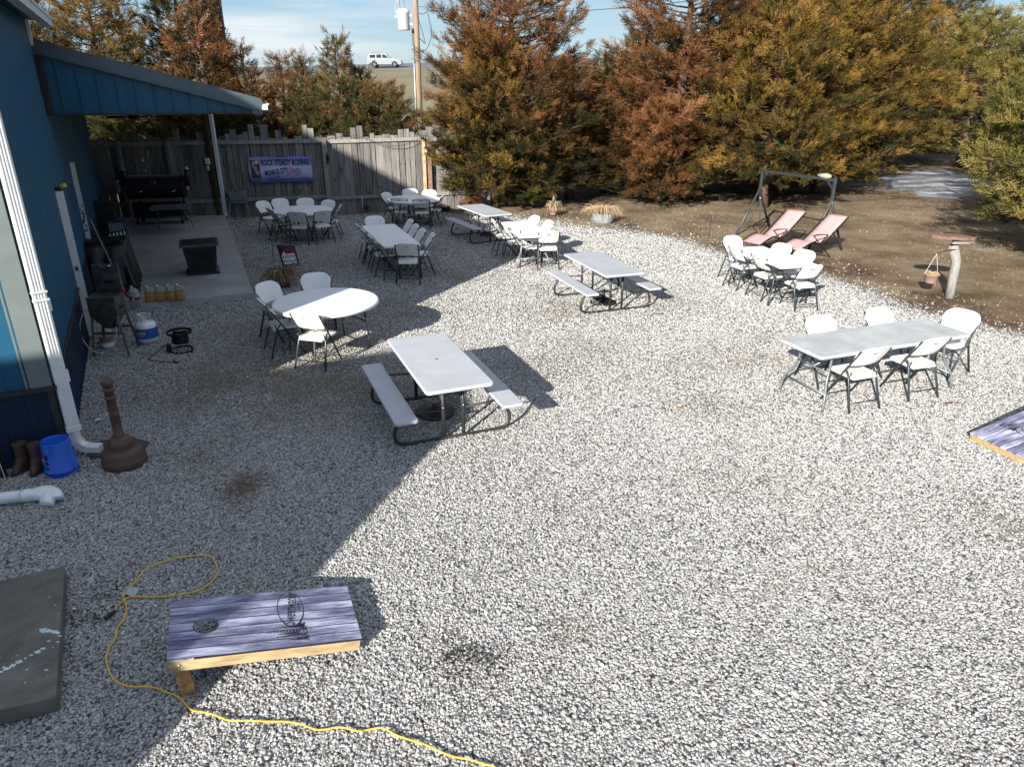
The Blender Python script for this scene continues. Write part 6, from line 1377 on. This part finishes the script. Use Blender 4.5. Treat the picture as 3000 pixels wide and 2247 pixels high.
# round stone planter with collapsed straw
t = empty('stone_planter', (2.63, 21.1, 0), 0, 'round grey stone planter with collapsed straw-coloured grass at the gravel edge', 'planter')
mb = MB(); mb.lathe([(.27, 0), (.31, .03), (.32, .12), (.31, .24), (.29, .28), (.25, .28), (.24, .22)], 26); mb.build('pot', M['stone_pot'], t)
g_ = grass_clump('dead_grass', 0, 0, .50, .26, 190, '', seed=3, z=.22, par=t)
t = empty('grass_pot', (-4.55, 13.75, 0), 0, 'dark clump of dead ornamental grass behind the near round table', 'plant')
grass_clump('dead_grass', 0, 0, .30, .30, 230, '', 'dry_brown', seed=4, z=.06, par=t); grass_clump('dead_grass', 0.05, -.03, .34, .34, 90, '', 'straw', seed=5, z=.06, par=t)
mb = MB(); mb.lathe([(.16, 0), (.20, .10), (.19, .12), (.10, .12)], 20); mb.build('pot', M['dark_brown_plastic'], t)
# hanging basket on a short hook
t = shepherd(1.45, 22.15, .42, 'short leaning black stand beside the pot of dry grass', lean=-.12)
def hanging_pot(x, y, z, label, seed, hang):
    t = empty('hanging_pot', (x, y, z), 0, label, 'flower pot', 'tan hanging pots')
    mb = MB(); mb.lathe([(.085, 0), (.10, .02), (.125, .15), (.138, .155), (.138, .175), (.12, .175), (.115, .13)], 24); mb.build('pot', M['terracotta'], t)
    grass_clump('dead_plant', 0, 0, .22 if seed == 6 else .10, .24 if seed == 6 else .07, 80 if seed == 6 else 40, '', 'straw', seed=seed, z=.14, par=t)
    mb = MB()
    for a in ((.3, 2.4, 4.5) if seed == 6 else (.3, 2.9)): mb.tube([(.13 * math.cos(a), .13 * math.sin(a), .17), (0, 0, hang)], .0035, 4)
    mb.build('hanger', M['white_metal'], t); return t
hanging_pot(1.26, 22.3, .03, 'tan hanging pot with tall dry grass at the edge of the soil', 6, .58)
hanging_pot(7.92, 13.25, .25, 'tan pot hanging beside the bird table post with a bare stem', 7, .55)
# bird table
t = empty('bird_table', (8.24, 13.1, 0), 0, 'rustic wooden post with a slab of brown bark-edged board on top', 'bird table')
mb = MB(); mb.tube([(.02, 0, -.02), (.0, 0, .35), (-.02, 0, .7), (-.15 + .0, 0, 1.0)], [.085, .08, .082, .085], 12); p_ = mb.build('post', M['grey_wood'], t)
p_.data.vertices.foreach_get
mb = MB(); ol = [(-.66, -.02), (-.60, -.14), (-.35, -.17), (-.1, -.19), (.08, -.14), (.16, -.06), (.10, .05), (.02, .16), (-.3, .2), (-.55, .15)]
mb.prism(ol, 1.10, 1.16, M=Matrix.Rotation(R(3), 4, 'Y')); mb.build('board', M['brown_board'], t, bevel=.008)
mb = MB(); mb.prism([(-.25, -.16), (.05, -.17), (.20, -.08), (.14, .06), (-.1, .12)], 1.045, 1.085, M=Matrix.Rotation(R(-1), 4, 'Y')); mb.build('under_board', M['grey_wood'], t, bevel=.006)
mb = MB(); mb.tube(smooth_path([(-.08, -.06, .92), (-.2, -.1, .93), (-.28, .0, .88), (-.32, .12, .82)], 4), .008, 5); mb.build('hook', M['black_metal'], t)
# rusty fire box beside the fence end
t = empty('fire_box', (-1.25, 24.0 - .35, 0), .35, 'rusty metal fire box with slotted side beside the end of the fence', 'fire box')
mb = MB(); T = Matrix.Rotation(R(-24), 4, 'Y'); mb.box((0, 0, .24), (.62, .5, .30), M=T); mb.build('box', M['rust'], t, bevel=.01)
mb = MB()
for q in range(7): mb.box((-.315, -.20 + q * .065, .24), (.012, .02, .22), M=T)
mb.build('slotted_side', M['black_iron'], t)
# garden flag
t = empty('garden_flag', (-4.90, 14.48, 0), 0, 'garden flag with a white house on a black scrolled stand', 'flag')
mb = MB(); mb.tube(smooth_path([(0, 0, 0), (.01, 0, .4), (.02, 0, .74), (-.02, 0, .80), (-.09, 0, .79), (-.10, 0, .73), (-.05, 0, .72)], 4), .006, 6); mb.tube(smooth_path([(.02, 0, .78), (.12, 0, .79), (.3, .0, .74), (.58, 0, .70), (.6, 0, .72)], 3), .006, 6); mb.build('stand', M['black_metal'], t)
FX = Matrix.Translation((.16, 0, .22)) @ Matrix.Rotation(R(-7), 4, 'Y')
mb = MB(); vs = []; nx = 8
for k in range(7):
    for i in range(nx + 1): u = i / nx; v = k / 6; vs.append((u * .36 + .03 * (1 - v), .02 * math.sin(u * 6 + v * 2), v * .47 - .05 * u * v))
mb.add(vs, [(k * (nx + 1) + i, k * (nx + 1) + i + 1, (k + 1) * (nx + 1) + i + 1, (k + 1) * (nx + 1) + i) for k in range(6) for i in range(nx)], 0, True, FX); fo = mb.build('cloth', M['flag_dusk'], t, solid=.003)
def fp(mb, poly, y, m=None): mb.add([(a, y, b) for a, b in poly], [tuple(range(len(poly)))], 0, False, FX)
mb = MB(); fp(mb, [(.03, .0), (.38, .0), (.37, .07), (.03, .05)], -.026); mb.build('printed_grass', M['flag_green'], fo)
mb = MB(); fp(mb, [(.08, .06), (.19, .06), (.18, .26), (.12, .33), (.07, .24)], -.027); fp(mb, [(.195, .06), (.35, .06), (.34, .27), (.19, .27)], -.027); mb.build('printed_house', M['paper'], fo)
mb = MB(); fp(mb, [(.12, .335), (.17, .37), (.34, .35), (.345, .275), (.185, .275)], -.028); fp(mb, [(.25, .06), (.28, .06), (.28, .12), (.25, .12)], -.029); mb.build('printed_roof_and_door', M['red_paint'], fo)
mb = MB()
for a in (.09, .14, .21, .26, .31):
    for b in (.10, .19): 
        if not (b < .15 and .22 < a < .29): fp(mb, [(a, b), (a + .022, b), (a + .022, b + .045), (a, b + .045)], -.030)
mb.build('printed_windows', M['navy'], fo)
# small things at the fence foot
t = empty('garden_ornament', (-4.62, 22.45, 0), 0, 'small dark metal ornament on a stake at the foot of the fence', 'ornament')
mb = MB(); mb.tube([(0, 0, 0), (0, 0, .55)], .006, 6); mb.build('stake', M['white_metal'], t)
mb = MB(); mb.tube([(.12 + .10 * math.cos(a), 0, .20 + .10 * math.sin(a)) for a in [i * math.pi / 8 for i in range(16)]], .012, 6, closed=True); mb.lathe([(.06, 0), (.06, .015)], 14, M=Matrix.Translation((.12, .0, .2)) @ Matrix.Rotation(R(90), 4, 'X')); mb.build('disc', M['black_iron'], t)
t = empty('dark_pot', (-2.15, 23.15, 0), 0, 'low dark pot against the sunlit foot of the fence', 'pot')
mb = MB(); mb.lathe([(.14, 0), (.17, .14), (.18, .15), (.15, .15)], 18); mb.build('pot', M['black_plastic'], t)
# galvanised wash tub on a stand
t = empty('wash_tub', (-8.20, 21.95, 0), .1, 'galvanised wash tub on a splayed metal stand beside the patio post', 'wash tub')
def sqr(hw, hd, z, n=5): 
    out = []
    for cx, cy, a0 in ((1, 1, 0), (-1, 1, 90), (-1, -1, 180), (1, -1, 270)):
        for q in range(n): a = R(a0 + q * 90 / (n - 1)); out.append((cx * (hw - .05) + .05 * math.cos(a), cy * (hd - .05) + .05 * math.sin(a), z))
    return out
rs = [sqr(.23, .20, .50), sqr(.25, .22, .54), sqr(.285, .25, .78), sqr(.295, .26, .79), sqr(.29, .255, .80), sqr(.275, .24, .78), sqr(.235, .2, .56), sqr(.1, .1, .55)]; vs = [p for r in rs for p in r]; n = 20
mb = MB(); mb.add(vs, [(i * n + j, i * n + (j + 1) % n, (i + 1) * n + (j + 1) % n, (i + 1) * n + j) for i in range(7) for j in range(n)] + [tuple(range(n))[::-1], tuple(range(7 * n, 8 * n))]); mb.build('tub', M['galvanised'], t)
mb = MB(); mb.box((0, 0, .47), (.56, .48, .04)); mb.build('stand_frame', M['galvanised'], t)
for sx in (-1, 1):
    for sy in (-1, 1):
        mb = MB(); a = Vector((sx * .23, sy * .19, .47)); b = Vector((sx * .31, sy * .27, 0)); mb.beam(a, b, .055, .012, 0, up=(0, 1, 0)); mb.beam(a + (b - a) * .0, a + (b - a) * .5, .012, .05, 0, up=(1, 0, 0)); mb.build('leg', M['galvanised'], t)

# ---------------------------------------------------------------- things on the patio
t = empty('fire_table', (-6.42, 14.62, .10), .40, 'black square fire pit table with tapered pedestal on the patio slab', 'fire table')
mb = MB(); mb.slab(.74, .74, .02, .58, .625, .006); mb.build('tabletop', M['fire_top'], t)
mb = MB(); mb.box((0, 0, .629), (.34, .34, .010)); mb.build('centre_lid', M['black_iron'], t, bevel=.003)
mb = MB(); mb.box((0, 0, .6265), (.64, .64, .004)); mb.build('inlay', M['black_metal'], t)
def frus(mb, z0, z1, w0, w1): mb.add([(-w0, -w0, z0), (w0, -w0, z0), (w0, w0, z0), (-w0, w0, z0), (-w1, -w1, z1), (w1, -w1, z1), (w1, w1, z1), (-w1, w1, z1)], [(0, 3, 2, 1), (4, 5, 6, 7), (0, 1, 5, 4), (1, 2, 6, 5), (2, 3, 7, 6), (3, 0, 4, 7)])
mb = MB(); frus(mb, .06, .57, .255, .32); mb.build('pedestal', M['black_plastic'], t, bevel=.006)
mb = MB(); frus(mb, 0, .035, .315, .315); frus(mb, .035, .06, .30, .265); mb.build('foot', M['black_plastic'], t, bevel=.004)
for k in range(4):
    Mz = Matrix.Rotation(R(90 * k), 4, 'Z'); mb = MB(); mb.add([(-.20, -.268, .12), (.20, -.268, .12), (.24, -.312, .50), (-.24, -.312, .50)], [(0, 1, 2, 3)], M=Mz); mb.build('side_panel', M['black_iron'], t, solid=.008)
t = empty('glass_table', (-9.02, 19.22, .10), .30, 'grey glass-topped patio table with thin crossed legs in deep shade', 'table')
mb = MB(); mb.slab(1.0, .95, .16, .60, .622, .006); mb.build('tabletop', M['table_glass'], t)
mb = MB(); mb.tube([(.52 * math.copysign(abs(math.cos(a)) ** .55, math.cos(a)), .49 * math.copysign(abs(math.sin(a)) ** .55, math.sin(a)), .605) for a in [i * math.pi / 14 for i in range(28)]], .012, 6, closed=True); mb.build('rim', M['black_metal'], t)
for sx in (-1, 1):
    for sy in (-1, 1):
        mb = MB(); mb.tube([(sx * .30, -sy * .25, .60), (sx * .36, sy * .05, .35), (sx * .44, sy * .42, .0)], .013, 7); mb.build('leg', M['table_leg'], t)
mb = MB(); mb.tube([(-.36, 0, .36), (.36, 0, .36)], .010, 6); mb.build('crossbar', M['table_leg'], t)
# smoker grill
gx = empty('smoker_grill', (-9.85, 20.35, .10), .18, 'large black smoker grill with two capped chimneys against the shaded fence', 'grill')
T = Matrix.Translation((0, 0, .98)) @ Matrix.Rotation(R(90), 4, 'Y')
mb = MB(); pr = [(.31 * math.cos(a), .31 * math.sin(a)) for a in [i * math.pi / 16 for i in range(32)]]
mb.add([(-.72, y, .98 + z) for y, z in pr] + [(.72, y, .98 + z) for y, z in pr], [tuple(range(32)), tuple(range(32, 64))[::-1]] + [(i, i + 32, (i + 1) % 32 + 32, (i + 1) % 32) for i in range(32)]); bar = mb.build('barrel', M['black_metal'], gx)
mb = MB(); mb.add([(x_, .325 * math.cos(a), .98 + .325 * math.sin(a)) for x_ in (-.68, .68) for a in [R(60 + i * 13) for i in range(11)]], [(i, i + 1, 12 + i, 11 + i) for i in range(10)]); mb.build('lid', M['black_plastic'], bar, solid=.012)
mb = MB(); mb.lathe([(.075, 0), (.075, .012), (.06, .018)], 24, M=Matrix.Translation((0, -.30, 1.14)) @ Matrix.Rotation(R(62), 4, 'X')); mb.build('badge', M['steel'], bar)
for xx in (-.42, .42): mb = MB(); mb.tube(smooth_path([(xx - .14, -.33, .93), (xx - .08, -.38, .90), (xx + .08, -.38, .90), (xx + .14, -.33, .93)], 3), .012, 6); mb.build('lid_handle', M['chrome'], bar)
for xx in (-.82, .82):
    mb = MB(); mb.tube([(xx, .05, 1.0), (xx, .05, 1.42)], .055, 14); mb.build('chimney', M['black_metal'], gx)
    mb = MB(); mb.lathe([(.10, 1.44), (.095, 1.45), (.01, 1.52)], 16, M=Matrix.Translation((xx, .05, 0))); mb.build('chimney_cap', M['galvanised'], gx)
mb = MB(); mb.box((0, -.40, .70), (1.40, .24, .03)); mb.build('front_shelf', M['brown_board'], gx)
mb = MB(); mb.box((-.98, -.05, .86), (.36, .42, .025)); mb.build('side_shelf', M['black_iron'], gx)
mb = MB(); mb.box((0, 0, .36), (1.30, .50, .38)); mb.build('lower_box', M['black_iron'], gx, bevel=.01)
for xx in (-.58, .58):
    for yy in (-.24, .24):
        mb = MB(); mb.beam((xx, yy, .10), (xx, yy, .80), .045, .045, 0, up=(0, 1, 0)); mb.build('leg', M['black_iron'], gx)
        mb = MB(); mb.lathe([(.02, -.02), (.055, -.02), (.055, .02), (.02, .02)], 18, M=Matrix.Translation((xx, yy, .055)) @ Matrix.Rotation(R(90), 4, 'X')); mb.build('caster', M['tyre'], gx)
mb = MB(); mb.tube([(.76, -.1, .96), (.82, -.14, .96), (.82, -.14, .92)], .016, 8); mb.build('damper_handle', M['chrome'], gx)
t = empty('spray_bottle', (-10.76, 20.05, .985), 0, 'pale blue and green bottle standing on the side shelf of the black grill', 'bottle')
mb = MB(); mb.lathe([(.055, 0), (.06, .02), (.06, .16), (.03, .22), (.02, .25)], 16); mb.build('bottle_body', M['bottle_blue'], t)
mb = MB(); mb.tube([(0, 0, .25), (0, 0, .30)], .022, 10); mb.tube([(0, 0, .29), (.07, 0, .29)], .014, 8); mb.build('cap', M['paper'], t)
# cabinet, stacked pots, cushion
t = empty('black_cabinet', (-9.95, 17.6, .10), .46, 'black metal smoker cabinet standing by the side wall under the patio roof', 'cabinet')
mb = MB(); mb.box((0, 0, .50), (.50, .50, .90)); mb.build('body', M['black_iron'], t, bevel=.01)
mb = MB(); mb.slab(.56, .56, .02, .95, .975, .005); mb.build('cabinet_top', M['black_metal'], t)
mb = MB(); mb.box((0, -.256, .5), (.42, .014, .76)); d_ = mb.build('door', M['black_metal'], t, bevel=.004)
mb = MB(); mb.tube([(.16, -.28, .42), (.16, -.28, .58)], .01, 6); mb.build('handle', M['steel'], d_)
for sx in (-1, 1):
    for sy in (-1, 1): mb = MB(); mb.box((sx * .2, sy * .2, .025), (.04, .04, .05)); mb.build('leg', M['black_iron'], t)
for i, (r, z, h, lab) in enumerate(((.30, .10, .34, 'wide black round tub at the bottom of the stack by the wall'), (.22, .44, .20, 'smaller black round tub on top of the wide one by the wall'))):
    t = empty('round_tub', (-8.95, 15.75, z), 0, lab, 'tub', 'stacked black tubs'); mb = MB(); mb.lathe([(r * .9, 0), (r, h * .85), (r + .02, h * .87), (r + .02, h), (r * .96, h)], 30); mb.build('tub_body', M['black_iron'], t)
    mb = MB(); mb.lathe([(r * .95, h + .001), (r * .9, h + .02), (r * .1, h + .035)], 30); mb.build('tub_lid', M['black_plastic'], t)
t = empty('flag_cushion', (-8.55, 15.55, .52), .5, 'dark blue cushion printed with stars and stripes leaning by the black tubs', 'cushion')
FXc = Matrix.Rotation(R(-18), 4, 'X')
mb = MB(); mb.slab(.40, .10, .045, .02, .46, .02); mb.build('pad', M['navy'], t, bevel=0).matrix_local = FXc
mb = MB()
for i in range(5): mb.add([(-.16 + i * .07, -.053, .04 + .01 * i), (-.13 + i * .07, -.053, .04 + .01 * i), (-.14 + i * .07, -.053, .19 + .01 * i), (-.17 + i * .07, -.053, .17 + .01 * i)], [(0, 1, 2, 3)], M=FXc)
mb.build('stripe', M['paper'], t)
mb = MB()
for i in range(7):
    for j in range(5): mb.add([(-.12 + i * .04 + .01 * math.cos(a), -.0535, .25 + j * .035 + .01 * math.sin(a)) for a in [k * 1.2566 for k in range(5)]], [(0, 1, 2, 3, 4)], M=FXc)
mb.build('star', M['paper'], t)
# tarp-covered heap
def tarp_heap():
    rg = random.Random(9); nx, ny = 26, 22; vs = []; c = Vector((-7.72, 13.45)); yaw = .42
    for j in range(ny + 1):
        for i in range(nx + 1):
            u = -1 + 2 * i / nx; v = -1 + 2 * j / ny; m_ = max(abs(u), abs(v)); k = min(1, max(0, (m_ - .62) / .38))
            fx_ = u * (.52 + .10 * k) / (1 if m_ < .62 else 1); fy_ = v * (.72 + .08 * k)
            s_ = (.62 / m_ if m_ > .62 else 1); sx_ = u * s_ * .80 + u * k * .10 + (.05 * k * math.sin(v * 11)); sy_ = v * s_ * 1.05 + v * k * .12 + (.05 * k * math.sin(u * 12 + 1))
            z = .92 - .10 * (v + .3) ** 2 - .05 * u * u + .02 * math.sin(u * 9 + v * 5) if m_ <= .62 else (.86 * (1 - k) ** 1.1 + .02)
            x = sx_ * .82; y = sy_ * .95; vs.append((c.x + x * math.cos(yaw) - y * math.sin(yaw), c.y + x * math.sin(yaw) + y * math.cos(yaw), z + .10 - .0 + rg.uniform(-.008, .008)))
    mb = MB(); mb.add(vs, [(j * (nx + 1) + i, j * (nx + 1) + i + 1, (j + 1) * (nx + 1) + i + 1, (j + 1) * (nx + 1) + i) for j in range(ny) for i in range(nx)], 0, True)
    o = mb.build('tarp_covered_grill', M['tarp'], solid=.006); tag(o, 'bulky grill under a wrinkled black tarp beside the jugs', 'covered grill')
    mb = MB()
    for (a, b, z) in ((-.05, -.60, .98), (.10, -.55, .97), (-.15, -.50, .99)):
        mb.tube([Vector((c.x + a + .16 * math.cos(q), c.y + b + .05 + .05 * math.sin(q) + .0, z + .01)) for q in [k * .5 for k in range(12)]], .009, 5)
    r_ = mb.build('coiled_strap', M['straw'], o)
tarp_heap()
# twigs and scattered litter on the gravel
rg = random.Random(21); mb = MB()
for _ in range(150):
    x = rg.gauss(-2.66, .10); y = rg.gauss(6.05, .17); a = rg.gauss(.9, .9); ln = rg.uniform(.06, .28); p = Vector((x, y, .02 + rg.random() * .03)); d = Vector((math.cos(a), math.sin(a), rg.uniform(-.05, .12)))
    mb.tube([p, p + d * ln * .5 + Vector((0, 0, .01)), p + d * ln], [.0022, .0018, .001], 3, caps=False)
tag(mb.build('dry_twigs', M['dry_brown']), 'loose tuft of dry brown twigs on the shaded gravel', kind='stuff')
mb = MB()
def crumb(x, y, s):
    n = 5; a0 = rg.random() * 6; z = .022 + rg.random() * .015; mb.add([(x + s * rg.uniform(.5, 1.2) * math.cos(a0 + i * 1.2566), y + s * rg.uniform(.4, 1) * math.sin(a0 + i * 1.2566), z + rg.uniform(0, .012)) for i in range(n)], [tuple(range(n))])
for _ in range(230): crumb(rg.uniform(-4, 9), 2.8 + 15 * rg.random() ** 1.3, rg.uniform(.006, .019))
for _ in range(50): crumb(rg.uniform(-3.6, -2.9), rg.uniform(4.2, 4.9), rg.uniform(.006, .014))
tag(mb.build('leaf_litter', M['leaf_litter']), 'small reddish-brown leaf crumbs scattered over the gravel', kind='stuff')
mb = MB()
for (cx, cy, sg, n_) in ((-.36, 3.84, .085, 90), (-.15, 3.78, .06, 30), (-1.78, 6.45, .10, 22), (-2.0, 6.55, .08, 18), (.33, 6.4, .08, 14), (2.2, 5.2, .1, 12), (-3.15, 4.55, .10, 40), (-3.2, 4.25, .08, 30), (1.6, 3.6, .12, 14)):
    for _ in range(n_): crumb(rg.gauss(cx, sg * 1.3), rg.gauss(cy, sg), rg.uniform(.006, .018))
tag(mb.build('black_mulch_crumbs', M['black_litter']), 'black crumbs of wet mulch lying between the stones', kind='stuff')
for (x, y, rz_, lab) in ((2.05, 7.95, -.5, 'small orange-brown stick on the gravel left of the grey table'), (5.45, 8.15, .3, 'curled brown leaf on the gravel by the front right chair')):
    mb = MB(); mb.box((0, 0, .02), (.11, .022, .016)); tag(mb.build('wood_stick' if x < 3 else 'brown_leaf', M['leg_wood'] if x < 3 else M['leaf_litter'], loc=(x, y, .012), rz=rz_, bevel=.005), lab, 'stick' if x < 3 else 'leaf')
